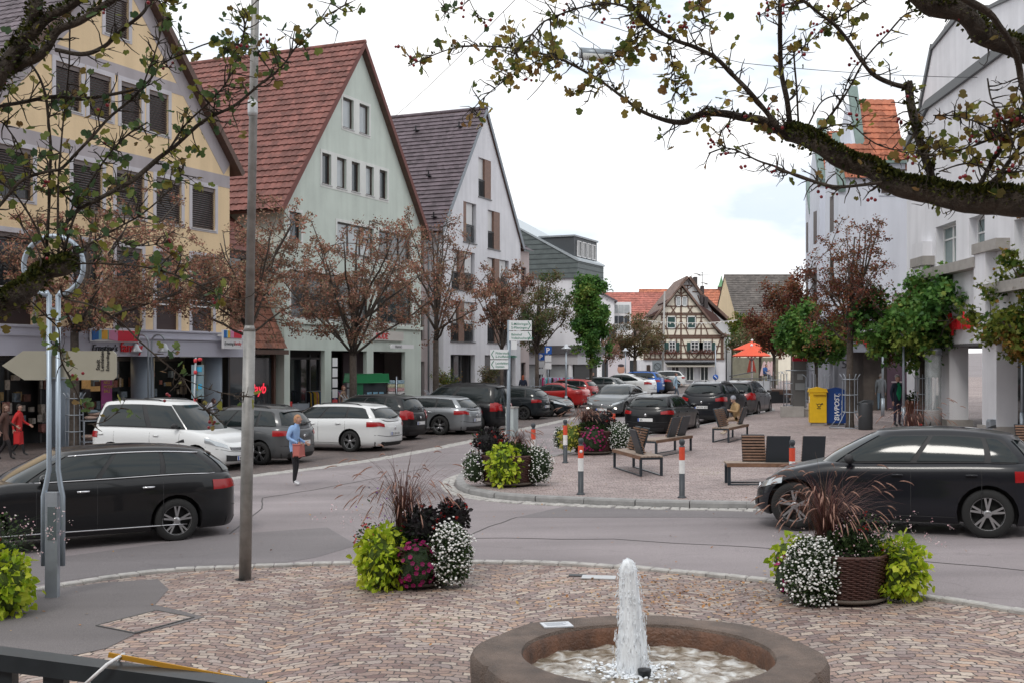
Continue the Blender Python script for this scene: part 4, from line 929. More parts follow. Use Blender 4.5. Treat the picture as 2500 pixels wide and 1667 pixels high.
# gabled houses stepping down the street
M_pale = plaster('pale_blue_render', (.66,.69,.76), .03)
def stephouse(label, px0, px1, Y, ye, yr, dy, pxr, dormer=False, fascia=False, back=9, fd=1.9, BD=4):
    a = at(px0, ye, Y); b = at(px1, ye, Y); rz_ = CAMZ-(yr-HY)/F*(Y+dy); X0_ = a.x
    root = empty('white_street_house', (X0_, Y, 0), R(2.4), label, 'building', 'white gabled houses stepping along the right side')
    w = b.x-a.x; h = a.z; sl = (rz_-h)/dy
    xr = at(pxr, yr, Y+dy).x-X0_; k1 = dy*.42
    m = MB(); m.prism([(0,3.2),(0,h),(k1,h+sl*k1-.05),(fd,h+sl*k1-.1),(fd,3.2)], 'x', 0, w); m.prism([(k1,3.2),(k1,h+sl*k1-.06),(dy,rz_-.1),(BD,h+.1),(BD,3.2)], 'x', xr-.45, w); m.build('wall', M_pale, root)
    xr = at(pxr, yr, Y+dy).x-X0_
    m = MB(); tile_roof(m, (.25,-.15,h), (w-.2,0,0), (0,dy*.44,(rz_-h)*.44), max(4,int(w/.28)), 6, amp=.03, step=.05)
    tile_roof(m, (xr,dy*.44,h+(rz_-h)*.44), (w-xr+.05,0,0), (0,dy*.58,(rz_-h)*.6), max(3,int((w-xr)/.28)), 8, amp=.03, step=.05); m.build('roof', M_orange, root)
    m = MB(); m.prism([(-.2,h-.3),(dy*.45,h+sl*dy*.45+.5),(dy*.45,h+sl*dy*.45),(-.1,h-.6)], 'x', -.05, .28); m.prism([(dy*.4,h+sl*dy*.4+.1),(dy*1.0,rz_+.75),(dy*1.1,rz_+.6),(dy*.5,h+sl*dy*.4-.3)], 'x', xr-.3, xr+.1); m.build('copper_verge', M_copper, root)
    if dormer:
        d0 = at(2152,400,Y-.0).x-X0_; d1 = at(2206,400,Y).x-X0_; z0 = at(0,478,Y).z; z1 = at(0,400,Y).z
        m = MB(); m.box(d0-.1,d1+.1,-.05,1.4,z0,z1); m.build('dormer', M_pale, root)
        m = MB(); m.box(d0-.25,d1+.25,-.3,1.8,z1,z1+.12); m.build('dormer_roof', M_copper, root)
        for x in (d0, (d0+d1)/2+.25):
            m = MB(); m.box(x,x+.55,-.1,-.03,z0+.12,z1-.25); w_ = m.build('window', M_brownf, root); m = MB(); m.box(x+.08,x+.47,-.12,-.1,z0+.2,z1-.33); m.build('pane', M_glass2, w_)
    for (yy, z0, z1) in ((fd*.35,5.6,7.4),(fd*.35,8.6,min(10.2,h-.3))):
        m = MB(); m.box(-.02,.03,yy,yy+min(.5,fd*.4),z0,z1); m.build('window', M_brownf, root)
    m = MB()
    m.boxes('pillar', mat('grey_pillar', (.30,.31,.35), .8, var=.06), root, [(0,.5,yy,yy+.6,-.1,3.2) for yy in (0,fd-.6)])
    m = MB(); m.box(1.4,w,.8,BD,0,3.2); m.build('arcade_wall', M_int, root)
    m = MB(); m.box(-.05,w,-.16,-.0,3.15,4.85); m.box(-.16,-.0,-.16,fd,3.15,3.6); m.build('fascia', mat('blue_grey_fascia', (.26,.28,.33), .7, var=.05), root)
    if fascia:
        m = MB(); m.box(0,.5,-.02,.8,-.1,3.2); m.build('pillar', MATS['grey_pillar'], root)
        text_mesh('5', .55, mat('numeral_grey', (.06,.06,.07), .6), root, wallM(.12,-.04,2.45), name='house_number')
        text_mesh('HERZ', .24, M_white, root, wallM(1.05,-.2,4.0), name='lettering'); text_mesh('Apotheke', .62, MATS['sign_red'], root, wallM(.72,-.22,3.52), ext=.03, bold=.012, name='lettering')
    return root
stephouse('pale pharmacy house with red lettering and an orange tile roof', 2047, 2218, 52, 437, 250, 1.7, 2093, True, True)
stephouse('slim pale gabled house with copper verge next behind the pharmacy', 2001, 2120, 57.5, 424, 325, 1.3, 2012, fd=1.3, BD=2)
stephouse('farthest pale gabled house, its orange roof peeking left of the others', 1976, 2060, 62.5, 497, 425, 1.1, 1999, fd=.7, BD=1.5)

# unseen building behind the viewpoint, added and heightened to darken car reflections
ch_ = empty('added_rear_building', (0,-16,-.3), 0, 'broad brown-grey building added unseen behind the viewpoint', 'building')
m = MB(); m.box(-38,38,-10,0,0,18); m.build('wall', plaster('brown_grey_render', (.22,.19,.17)), ch_)
m = MB(); m.prism([(-10.6,18),(.6,18),(-5,23)], 'x', -38.5, 38.5); m.build('roof', M_darkt, ch_)
for i in range(10):
    for z in (4.5, 8.5, 12.5): m = MB(); m.box(-34+i*7,-31.5+i*7,0,.05,z,z+2); m.build('window', M_glass, ch_)
# ---------------- cars ----------------
def paint(name, c, metal=.35, rough=.3): return mat('car_paint_'+name, c, rough, metal, var=.0, spec=.3 if max(c) < .03 else .5, coat=.4 if max(c) < .03 else .5)
M_cglass = mat('car_glass', (.010,.016,.017), .09, spec=.5)
M_tyre = mat('tyre', (.014,.014,.014), .85); M_alloy = mat('alloy', (.42,.42,.43), .3, .85); M_alloyd = mat('dark_alloy', (.06,.06,.065), .35, .7)
M_trim = mat('car_trim', (.02,.02,.022), .6); M_tail = mat('tail_light', (.30,.004,.006), .25, coat=.3); M_head = mat('head_light', (.45,.48,.5), .08, .5, coat=1)
M_lit = mat('lit_head_light', (1,.93,.78), .2, emit=4); M_plate = mat('plate_white', (.7,.7,.7), .4); M_plateb = mat('plate_blue', (.01,.08,.4), .4); M_chrome = mat('chrome', (.7,.7,.72), .12, 1)
def lerp_pts(pts, x):
    if x <= pts[0][0]: return pts[0][1]
    for (a, b), (c, d) in zip(pts, pts[1:]):
        if x <= c:
            t = (x-a)/(c-a); t = t*t*(3-2*t)*.5+t*.5; return b+(d-b)*t
    return pts[-1][1]
STY = {
 # ztop control (xn,z rel H), windscreen base/roof, rear base/roof in fractions of length (0 front..1 rear)
 'hatch': dict(zt=[(-1,.44),(-.93,.50),(-.8,.565),(-.42,.66),(.0,.675),(.6,.70),(.93,.70),(1,.66)], ws=(.235,.43), rs=(.985,.90), wins=[(-.80,-.16),(-.10,.50),(.56,.80)], rg=(.22,.82)),
 'wagon': dict(zt=[(-1,.44),(-.93,.51),(-.8,.58),(-.42,.68),(.0,.69),(.6,.71),(.94,.70),(1,.62)], ws=(.255,.42), rs=(.985,.90), wins=[(-.80,-.28),(-.23,.28),(.33,.78)], rg=(.15,.86)),
 'sedan': dict(zt=[(-1,.45),(-.93,.51),(-.8,.58),(-.40,.68),(.0,.69),(.62,.72),(.92,.74),(1,.68)], ws=(.26,.43), rs=(.90,.70), wins=[(-.80,-.10),(-.05,.62)], rg=(.1,.88)),
 'suv':   dict(zt=[(-1,.48),(-.94,.56),(-.8,.62),(-.42,.68),(.0,.69),(.6,.71),(.93,.71),(1,.66)], ws=(.25,.40), rs=(.985,.91), wins=[(-.80,-.22),(-.17,.38),(.44,.80)], rg=(.2,.84)),
 'coupe_suv': dict(zt=[(-1,.40),(-.93,.47),(-.8,.54),(-.42,.64),(.0,.67),(.6,.71),(.9,.73),(1,.66)], ws=(.20,.42), rs=(.93,.66), wins=[(-.80,-.08),(-.03,.66)], rg=(.05,.86)),
 'van':   dict(zt=[(-1,.40),(-.93,.47),(-.8,.53),(-.48,.59),(.0,.60),(.6,.605),(.95,.60),(1,.56)], ws=(.19,.38), rs=(.992,.95), wins=[(-.80,-.24),(-.14,.80)], rg=(.12,.80)),
 'mpv':   dict(zt=[(-1,.44),(-.93,.51),(-.8,.57),(-.50,.63),(.0,.645),(.6,.67),(.93,.66),(1,.62)], ws=(.19,.40), rs=(.985,.91), wins=[(-.80,-.22),(-.17,.40),(.46,.80)], rg=(.15,.83)),
}
def car(name, label, style, ang, px, py, wheel, pm, L=4.4, Wd=1.8, H=1.5, wb=2.65, rr=.32, rim='m', rails=None, plate=None, group=None, lit=False, cat='car', tail='side', roofm=None, chrome=False, front_plate=None, tw_=None):
    S = STY[style]; track = Wd-.26
    fx = (.5-.5*wb/L)-.02; frontx = -L/2+ (L-wb)*.46; rearx = frontx+wb
    lx = rearx if wheel[0] > 0 else frontx; ly = wheel[1]*track/2
    p = gp(px, py); c, s = math.cos(ang), math.sin(ang)
    ox = p.x-(c*lx-s*ly); oy = p.y-(s*lx+c*ly)
    root = empty(name, (ox, oy, gz(ox, oy)+.008), ang, label, cat, group)
    root.rotation_euler = (0, 0, ang)
    zb = .19; hw = Wd/2
    PF, PR, Q = 9.0, 13.0, 2.4
    def wid(xn): return max(0.0, 1-abs(xn)**(PF if xn < 0 else PR))**(1/Q)
    def xnf(yf, front): return (-1 if front else 1)*(max(0, 1-abs(yf)**Q))**(1/(PF if front else PR))
    ins = [(0,.10,.12,.08),(.06,.04,.06,.04),(.16,.015,.01,.0),(.34,.0,.0,.0),(.50,.006,.0,.0),(.64,.004,.015,.0),(.74,.0,.05,.0),(.84,.012,.09,.02),(.92,.035,.14,.04),(.97,.065,.18,.06),(1.0,.11,.24,.09)]
    def insets(sv):
        for a, b in zip(ins, ins[1:]):
            if sv <= b[0]:
                t = (sv-a[0])/(b[0]-a[0]); return [a[i]+(b[i]-a[i])*t for i in (1,2,3)]
        return list(ins[-1][1:])
    def ztop(xn): return H*lerp_pts(S['zt'], xn)
    def body(xn, sv, sg, o=0.0):
        i, xf, xr = insets(sv); w = wid(xn); e = abs(xn)**6
        x = xn*L/2+(xf if xn < 0 else -xr)*e*(1 if xn < 0 else 1)
        y = sg*max(0, (hw-i)*w)
        z = zb+(ztop(xn)-zb)*sv
        dx = 0; 
        if o:
            nx = xn*abs(xn)**5; ny = sg*w; l = math.hypot(nx, ny) or 1; x += o*nx/l; y += o*ny/l
            if sv > .9: z += o
        return (x, y, z)
    # lower body grid
    NX = 46; xs = [-math.cos(math.pi*i/NX) for i in range(NX+1)]
    svals = [k[0] for k in ins]; caps = [.75, .4, 0]
    bm = bmesh.new(); rings = []
    for xn in xs:
        row = []
        for sg in (1, -1):
            col = []
            for k in (0, .5): a = body(xn, 0, sg); col.append((a[0], a[1]*k, a[2]))
            for sv in svals: col.append(body(xn, sv, sg))
            a = col[-1]
            for k in caps: col.append((a[0], a[1]*k, a[2]+.025*(1-k*k)*wid(xn)))
            row.append(col)
        loop = row[0]+list(reversed(row[1][1:-1]))
        rings.append([bm.verts.new(v) for v in loop])
    n = len(rings[0])
    for a, b in zip(rings, rings[1:]):
        for k in range(n): bm.faces.new((a[k], b[k], b[(k+1) % n], a[(k+1) % n]))
    bmesh.ops.remove_doubles(bm, verts=bm.verts, dist=.0008)
    bmesh.ops.recalc_face_normals(bm, faces=bm.faces)
    for f_ in bm.faces: f_.smooth = True
    me = bpy.data.meshes.new('body'); bm.to_mesh(me); bm.free()
    me.materials.append(pm); me.materials.append(M_trim)
    o = bpy.data.objects.new('body', me); COL.objects.link(o)
    cb = MB(); cb.mi = 1
    for wx in (frontx, rearx):
        for sg in (1, -1):
            k = 20; R_ = rr+.065
            v = [(wx+R_*math.cos(2*math.pi*q/k), sg*(hw-.34), rr+R_*math.sin(2*math.pi*q/k)) for q in range(k)]+[(wx+R_*math.cos(2*math.pi*q/k), sg*(hw+.3), rr+R_*math.sin(2*math.pi*q/k)) for q in range(k)]
            fs = [(q, (q+1) % k, (q+1) % k+k, q+k) for q in range(k)]+[tuple(reversed(range(k))), tuple(range(k, 2*k))]
            if sg < 0: fs = [tuple(reversed(t)) for t in fs]
            cb.add(v, [tuple(reversed(t)) for t in fs], False)
    co = cb.build('cut', [pm, M_trim])
    bmx = bmesh.new(); bmx.from_mesh(co.data); bmesh.ops.recalc_face_normals(bmx, faces=bmx.faces); bmx.to_mesh(co.data); bmx.free()
    md = o.modifiers.new('b', 'BOOLEAN'); md.operation = 'DIFFERENCE'; md.object = co; md.solver = 'EXACT'
    dg = bpy.context.evaluated_depsgraph_get(); me2 = bpy.data.meshes.new_from_object(o.evaluated_get(dg))
    if len(me2.polygons) > 100: o.modifiers.clear(); o.data = me2
    else: o.modifiers.clear()
    bpy.data.objects.remove(co)
    # greenhouse
    x_ws0, x_ws1 = -L/2+S['ws'][0]*L, -L/2+S['ws'][1]*L; x_r0, x_r1 = -L/2+S['rs'][0]*L, -L/2+S['rs'][1]*L
    GP, GQ = 8.0, 3.0; hb, ht = hw-.085, hw-.085-(H*.36)*.42
    def gwid(xn): return max(0, 1-abs(xn)**GP)**(1/GQ)
    def gh(xn, g, sg, o=0.0):
        gg = min(g, 1); e = g**1.15
        xf = x_ws0+(x_ws1-x_ws0)*e; xr = x_r0+(x_r1-x_r0)*g**1.5
        x = (xf+xr)/2+xn*(xr-xf)/2
        w = (hb+(ht-hb)*(g**1.6))*gwid(xn)
        base = ztop(max(-1, min(1, x/(L/2))))-.035
        rz = H-.045-.05*(xn if xn < 0 else xn*1.25)**2
        z = base+(rz-base)*g
        y = sg*w
        if o:
            nx = xn*abs(xn)**5; ny = sg*gwid(xn); l = math.hypot(nx, ny) or 1
            x += o*nx/l; y += o*ny/l; z += o*.5
        return (x, y, z)
    bm = bmesh.new(); bm.from_mesh(o.data)
    gr_ = []; NG = 40
    for g in (0, .2, .4, .6, .8, .9, 1.0):
        ring = []
        for sg, rngx in ((1, range(NG+1)), (-1, range(NG-1, 0, -1))):
            for i in rngx:
                xn = -math.cos(math.pi*i/NG); ring.append(bm.verts.new(gh(xn, g, sg)))
        gr_.append(ring)
    def insetring(k, dz):
        ring = []; 
        for sg, rngx in ((1, range(NG+1)), (-1, range(NG-1, 0, -1))):
            for i in rngx:
                xn = -math.cos(math.pi*i/NG); a = gh(xn, 1, sg); cx_ = (x_ws1+x_r1)/2
                ring.append(bm.verts.new((cx_+(a[0]-cx_)*(1-(1-k)*.35), a[1]*k, a[2]+dz)))
        return ring
    for k, dz in ((.955,.02),(.87,.033),(.6,.042),(.25,.046)): gr_.append(insetring(k, dz))
    n = len(gr_[0])
    for a, b in zip(gr_, gr_[1:]):
        for k in range(n):
            f_ = bm.faces.new((a[k], a[(k+1) % n], b[(k+1) % n], b[k])); f_.smooth = True
            if roofm: f_.material_index = 0
    f_ = bm.faces.new(gr_[-1]); f_.smooth = True
    bm.to_mesh(o.data); bm.free()
    for p_ in o.data.polygons: p_.use_smooth = True
    o.data.set_sharp_from_angle(angle=R(38))
    o.parent = root; o.name = 'body'; o.data.name = 'body'
    E_ = .010
    # glass
    m = MB(); m.grid(lambda u, v: (lambda yf, g: gh(xnf_g(yf, True), g, 1 if yf >= 0 else -1, E_))((u*2-1)*.93, .06+v*.86), 16, 6) if False else None
    def endpane(front, yf0, g0, g1, nm, m_=M_cglass, o_=E_, ny=14):
        def fn(u, v):
            yf = (u*2-1)*yf0; g = g0+(g1-g0)*v; xn = (-1 if front else 1)*(max(0, 1-abs(yf)**GQ))**(1/GP)
            return gh(xn, g, 1 if yf >= 0 else -1, o_)
        m = MB(); m.grid(fn, ny, 6); return m.build(nm, m_, root)
    endpane(True, .91, .05, .93, 'windscreen'); rw_ = endpane(False, .86, S['rg'][0], S['rg'][1]+.06, 'rear_window')
    wg0, wg1 = .10, .86
    for sg in (1, -1):
        for wi, (a, b) in enumerate(S['wins']):
            rear = wi == len(S['wins'])-1
            def fn(u, v):
                g = wg0+(wg1-wg0)*v; sk = 0
                if wi == 0: aa = a-.0
                else: aa = a
                bb = b-(.10*(v)**2 if rear else 0)
                return gh(aa+(bb-aa)*u, g, sg, E_)
            m = MB(); m.grid(fn, 12, 5); m.build('side_window', M_cglass, root)
    # dark belt around the side glass (pillars read dark)
    m = MB()
    for sg in (1, -1): m.grid(lambda u, v: gh(S['wins'][0][0]-.02+(S['wins'][-1][1]-S['wins'][0][0]-.0)*u, wg0-.04+(wg1-wg0+.07)*v*(1 if u < .96 else .9), sg, .004), 24, 4)
    m.build('window_trim', M_trim, root)
    if chrome:
        m = MB()
        for sg in (1, -1):
            m.tube([gh(S['wins'][0][0]+(S['wins'][-1][1]-S['wins'][0][0])*u/12, wg0-.05, sg, .012) for u in range(13)], .012, 4)
            m.tube([gh(S['wins'][0][0]+(S['wins'][-1][1]-S['wins'][0][0])*u/12, wg1+.03, sg, .012) for u in range(13)], .012, 4)
            m.tube([body(-.62+1.24*u/10, .10, sg, .012) for u in range(11)], .012, 4)
        m.build('chrome_strip', M_chrome, root)
    # lights
    def bodypatch(x0, x1, s0, s1, sg, m_, nm, o_=.012, taper=0, par=root):
        m = MB(); m.grid(lambda u, v: body(x0+(x1-x0)*u, s0+(s1-s0)*v-(taper*u*(1-v) if taper > 0 else -taper*(1-u)*-(1-v)), sg, o_), 8, 4); return m.build(nm, m_, par)
    def endpatch(front, y0, y1, s0, s1, m_, nm, o_=.012, par=root, ny=8):
        def fn(u, v):
            yf = y0+(y1-y0)*u; xn = (-1 if front else 1)*(max(0, 1-abs(yf)**Q))**(1/(PF if front else PR))
            return body(xn, s0+(s1-s0)*v, 1 if yf >= 0 else -1, o_)
        m = MB(); m.grid(fn, ny, 4); return m.build(nm, m_, par)
    for sg in (1, -1):
        def fnh(u, v):   # head light wraps the front corner
            yf = .52+.44*u; s0 = .70; s1 = .86+.03*u; sv = s0+.03*u+(s1-s0-.03*u)*v
            xn = -(max(0, 1-yf**Q))**(1/PF); return body(xn, sv, sg, .014)
        m = MB(); m.grid(fnh, 10, 4); hl = m.build('headlight', M_head, root)
        if lit:
            a = body(-.985, .42, sg); m = MB(); m.ball((a[0]-.03, sg*hw*.72, a[2]), .05, .07, .04); m.build('fog_light', M_lit, root)
        if tail == 'high':
            def fnt(u, v): return (lambda g_: body(.90+.085*u, .70+.30*v-.02*u, sg, .016))(0)
        else:
            def fnt(u, v):
                yf = .58+.40*u; xn = (max(0, 1-yf**Q))**(1/PR); return body(xn, .70+.18*v+.06*(1-u)*(1-v), sg, .014)
        m = MB(); m.grid(fnt, 10, 4); m.build('tail_light', M_tail, root)
        if tail == 'high':
            def fnt2(u, v): yf = .78+.18*u; xn = (max(0, 1-yf**Q))**(1/PR); return body(xn, .64+.33*v, sg, .016)
            m = MB(); m.grid(fnt2, 4, 4); m.build('tail_light', M_tail, root)
        # mirror
        a = gh(-.72, .12, sg); m = MB(); m.smooth = True
        m.ball((a[0], a[1]+sg*.16, a[2]+.04), .07, .12, .075, 10, 6); m.bar((a[0], a[1]-sg*.03, a[2]-.02), (a[0], a[1]+sg*.12, a[2]), .05, .04)
        m.build('mirror', pm if roofm is None else M_trim, root)
        for wi in range(min(2, len(S['wins']))):
            xn_w = gh(S['wins'][wi][1]-.12, .1, sg)[0]/(L/2); m = MB(); p0 = body(xn_w-.03, .80, sg, .025); p1 = body(xn_w+.045, .80, sg, .025); m.tube([p0, p1], .018, 6); m.build('door_handle', pm if not chrome else M_chrome, root)
    endpatch(True, -.46, .46, .66, .80, M_trim, 'grille'); endpatch(True, -.62, .62, .16, .42, M_trim, 'lower_grille')
    m = MB(); 
    for k in (.70, .76): m.tube([endp for endp in [body(-(max(0, 1-abs(y/8*.44)**Q))**(1/PF), k, 1 if y >= 0 else -1, .02) for y in range(-8, 9)]], .008, 4)
    m.build('grille_bar', M_chrome, root)
    endpatch(False, -.9, .9, .0, .17, M_trim, 'rear_valance', .008)
    # bumper crease + tail gate seam + plates
    m = MB()
    def seam(pts, r=.006): m.tube(pts, r, 4)
    for sg in (1, -1):
        for wi, (a, b) in enumerate(S['wins'][:2]):
            xb_ = gh(b+.03, 0, sg)[0]/(L/2)
            if wi == 1: xb_ = min(xb_, (rearx-.08)/(L/2))
            seam([body(xb_, .12+.86*k/8, sg, -.001) for k in range(9)])
        xa_ = gh(S['wins'][0][0]+.03, 0, sg)[0]/(L/2)+.02; seam([body(xa_, .12+.84*k/8, sg, -.001) for k in range(9)])
        seam([body(-.42+.84*k/8, .11, sg, -.001) for k in range(9)])
    seam([body((max(0, 1-abs(y/8*.9)**Q))**(1/PR), .40, 1 if y >= 0 else -1, 0) for y in range(-8, 9)], .008)
    seam([body(-(max(0, 1-abs(y/8*.96)**Q))**(1/PF), .60, 1 if y >= 0 else -1, 0) for y in range(-8, 9)], .006)
    m.build('panel_gap', M_trim, root)
    for (front, txt) in ((False, plate), (True, front_plate)):
        sgn = -1 if front else 1; a = body(sgn*.9999, .30 if front else (.52 if tail != 'low' else .3), 1)
        xx = a[0]+sgn*.022; m = MB(); m.box(xx-.008, xx+.008, -.26, .26, a[2]-.055, a[2]+.055); pl = m.build('number_plate', M_plate, root)
        m = MB(); m.box(xx-.010, xx+.010, -.258 if sgn > 0 else .215, -.215 if sgn > 0 else .258, a[2]-.053, a[2]+.053); m.build('plate_band', M_plateb, pl)
        if txt:
            M_ = Matrix.Translation((xx+sgn*.010, -.19*sgn, a[2]-.037)) @ Matrix.Rotation(R(90*sgn), 4, 'Z') @ Matrix.Rotation(R(90), 4, 'X')
            text_mesh(txt, .10, M_trim, pl, M_, name='plate_lettering', ext=.001)
    # badge, wiper, antenna
    a = body(.9999, .74, 1); m = MB(); m.M = Matrix.Translation((a[0]+.01, 0, a[2])) @ Matrix.Rotation(R(90), 4, 'Y'); m.lathe([(.045,-.01),(.045,.012),(.02,.016)], 16); m.build('badge', M_chrome, root)
    a = body(-.9999, .74, 1); m = MB(); m.M = Matrix.Translation((a[0]-.02, 0, a[2])) @ Matrix.Rotation(R(-90), 4, 'Y'); m.lathe([(.055,-.01),(.055,.012),(.02,.016)], 16); m.build('badge', M_chrome, root)
    if style not in ('sedan', 'coupe_suv'):
        m = MB(); p0 = gh(1, S['rg'][0]+.03, 1, .03); m.bar(p0, (p0[0]-.02, .42, p0[2]+.06), .03, .02); m.build('wiper', M_trim, rw_)
        m = MB(); a = gh(1, 1, 1); m.grid(lambda u, v: (a[0]-.10+.16*v, (u-.5)*ht*1.7, a[2]+.012-.02*v-.05*(2*u-1)**2*.5), 10, 2); m.grid(lambda u, v: (a[0]-.10+.16*v, (.5-u)*ht*1.7, a[2]-.012-.01*v-.05*(2*u-1)**2*.5), 10, 2); m.build('spoiler', pm, root)
    m = MB(); m.prism([(x_r1-.40,H-.01),(x_r1-.25,H-.01),(x_r1-.26,H+.045),(x_r1-.31,H+.03)], 'y', -.015, .015); m.build('antenna', M_trim, root)
    if rails:
        m = MB()
        for sg in (1, -1):
            pts = [gh(-.72+1.42*i/8, 1, sg) for i in range(9)]; m.tube([(q[0], q[1]*.93, q[2]+(.055 if 0 < i < 8 else .0)) for i, q in enumerate(pts)], .018, 6)
        m.build('roof_rail', rails, root)
    # wheels
    am = {'m': M_alloy, 'd': M_alloyd}[rim]
    for wx in (frontx, rearx):
        for sg in (1, -1):
            Mx = Matrix.Translation((wx, sg*(hw-.115), rr)) @ Matrix.Rotation(R(-90*sg), 4, 'X')
            m = MB(); m.M = Mx; m.lathe([(rr*.62,.09),(rr*.70,.105),(rr*.93,.10),(rr*.985,.075),(rr,.03),(rr,-.06),(rr*.96,-.10),(rr*.62,-.10)], 28, cap=False); m.lathe([(0.001,.0),(rr*.64,.0)], 20, cap=False); w = m.build('wheel', M_tyre, root)
            m = MB(); m.M = Mx; m.lathe([(rr*.70,.092),(rr*.66,.10),(rr*.62,.06)], 28, cap=False); m.lathe([(rr*.17,.03),(rr*.17,.085),(rr*.12,.095)], 14)
            ns = 5 if rim == 'm' else 7
            for k in range(ns):
                for dq in (-.16, .16):
                    q = 2*math.pi*k/ns+.3; a = Vector((math.cos(q)*rr*.12, math.sin(q)*rr*.12, .075)); b = Vector((math.cos(q+dq)*rr*.66, math.sin(q+dq)*rr*.66, .085)); m.bar(a, b, rr*.085, .03)
            m.build('rim', am, w)
    return root
aS = R(-23.7); aF = R(156.3)
gpk = 'cars parked in the bays on the left'
P_black = paint('black', (.004,.0045,.006), .0, .35); P_white = paint('white', (.66,.67,.67), 0, .3); P_grey = paint('grey', (.085,.088,.092)); P_silver = paint('silver', (.27,.285,.30), .6)
P_dark = paint('dark_blue_grey', (.012,.017,.021), .2); P_red = paint('red', (.38,.012,.012), .1); P_blue = paint('blue', (.008,.09,.36), .3); P_mgrey = paint('mid_grey', (.13,.14,.145), .5); P_navy = paint('navy', (.005,.006,.010), .0, .35)
car('parked_van', 'white family van with black roof rails parked nose out before the clothes shop', 'van', aF, 279, 1146, (1, 1), P_white, 4.5, 1.86, 1.83, 2.75, .33, group=gpk, rails=M_trim, front_plate='BB', cat='van', roofm=1)
car('parked_car', 'mid grey tall hatchback with black roof rails between the white van and white estate', 'mpv', aS, 638, 1134, (1, -1), P_grey, 4.2, 1.76, 1.58, 2.58, .32, group=gpk, rails=M_trim, plate='ES')
car('parked_car', 'white estate car, the nearest of the cars parked right of the lamp post', 'wagon', aS, 858, 1102, (1, -1), P_white, 4.69, 1.83, 1.47, 2.69, .33, group=gpk, rails=M_trim, plate='ES BR 424', roofm=1)
car('parked_car', 'black compact car showing only its rear behind the white estate', 'mpv', aS, 1003, 1068, (1, 1), P_black, 4.27, 1.78, 1.6, 2.78, .32, group=gpk, plate='ES', tail='high')
car('parked_car', 'silver fastback estate with big two-tone alloy wheels', 'wagon', aS, 1076, 1061, (1, -1), P_silver, 4.87, 1.87, 1.44, 2.84, .36, group=gpk, plate='ES', chrome=True)
car('parked_van', 'black boxy van with roof rails parked behind the signpost', 'van', aS, 1166, 1051, (1, -1), P_black, 4.4, 1.8, 1.82, 2.68, .33, group=gpk, rails=M_trim, plate='ES', tail='high', cat='van')
car('parked_car', 'dark blue-grey small hatchback with black wheels right of the black van', 'hatch', aS, 1280, 1024, (1, -1), P_dark, 3.95, 1.68, 1.47, 2.46, .31, 'd', group=gpk, plate='ES')
car('parked_car', 'dark grey saloon parked nose out between the small hatchback and the red cars', 'sedan', aF, 1338, 1017, (-1, 1), P_dark, 4.9, 1.85, 1.45, 2.94, .34, group=gpk, front_plate='ES')
car('parked_car', 'bright red older saloon, nearer of the two red cars', 'sedan', aS, 1385, 996, (1, -1), P_red, 4.25, 1.67, 1.39, 2.44, .30, group=gpk, plate='ES')
car('parked_car', 'red hatchback half hidden behind the red saloon', 'hatch', aS, 1412, 986, (1, -1), P_red, 4.2, 1.74, 1.5, 2.55, .31, group=gpk, plate='ES', tail='high')
car('parked_car', 'dark grey estate car behind the red hatchback', 'wagon', aS, 1480, 975, (1, -1), P_mgrey, 4.6, 1.8, 1.47, 2.7, .31, group=gpk, plate='ES')
car('parked_car', 'white coupe-like crossover with dark side windows beyond the grey estate', 'coupe_suv', aS, 1556, 969, (1, -1), P_white, 4.75, 1.92, 1.62, 2.89, .36, group=gpk, roofm=1)
car('parked_car', 'bright blue off-road car parked beyond the white crossover', 'suv', aS, 1583, 962, (1, -1), P_blue, 4.3, 1.8, 1.68, 2.67, .34, group=gpk, rails=M_trim)
car('parked_car', 'black sport utility car at the far end of the row beside the blue one', 'coupe_suv', aS, 1607, 960, (1, -1), P_black, 4.6, 1.9, 1.62, 2.8, .36, group=gpk)
car('passing_car', 'small white car crossing in front of the timbered house', 'hatch', R(4), 1651, 945, (1, -1), P_white, 4.2, 1.76, 1.5, 2.55, .31)
car('passing_car', 'dark grey saloon driving towards the fountain with its fog lights on', 'sedan', R(66.3), 1524, 1016, (-1, -1), P_mgrey, 4.75, 1.85, 1.46, 2.8, .33, lit=True, front_plate='ES', roofm=1)
car('parked_car', 'black compact hatchback seen from behind at the kerb beside the benches', 'hatch', R(246.3), 1646, 1064, (1, 1), P_black, 4.32, 1.77, 1.42, 2.69, .32, plate='ES', group='cars parked along the plaza kerb', rim='m')
car('parked_car', 'black sport utility car with roof rails and white number plate parked along the plaza kerb', 'suv', R(246.3), 1776, 1033, (1, 1), P_navy, 4.7, 1.89, 1.68, 2.86, .37, plate='BM FR 855', group='cars parked along the plaza kerb', rails=M_chrome)
car('parked_car', 'brownish grey compact people carrier parked foremost along the plaza kerb', 'mpv', R(246.3), 1846, 1016, (1, 1), paint('taupe', (.10,.095,.098)), 4.3, 1.76, 1.6, 2.65, .32, group='cars parked along the plaza kerb', tail='high')
car('passing_car', 'black estate car with chrome strips leaving the picture on the left', 'wagon', R(30), 428, 1317, (1, -1), P_black, 4.8, 1.84, 1.50, 2.82, .34, chrome=True)
car('passing_car', 'black hatchback passing behind the big flower tub at the right edge', 'hatch', R(-21.5), 2411, 1311, (1, -1), P_navy, 4.28, 1.81, 1.58, 2.77, .36, lit=False, roofm=1)
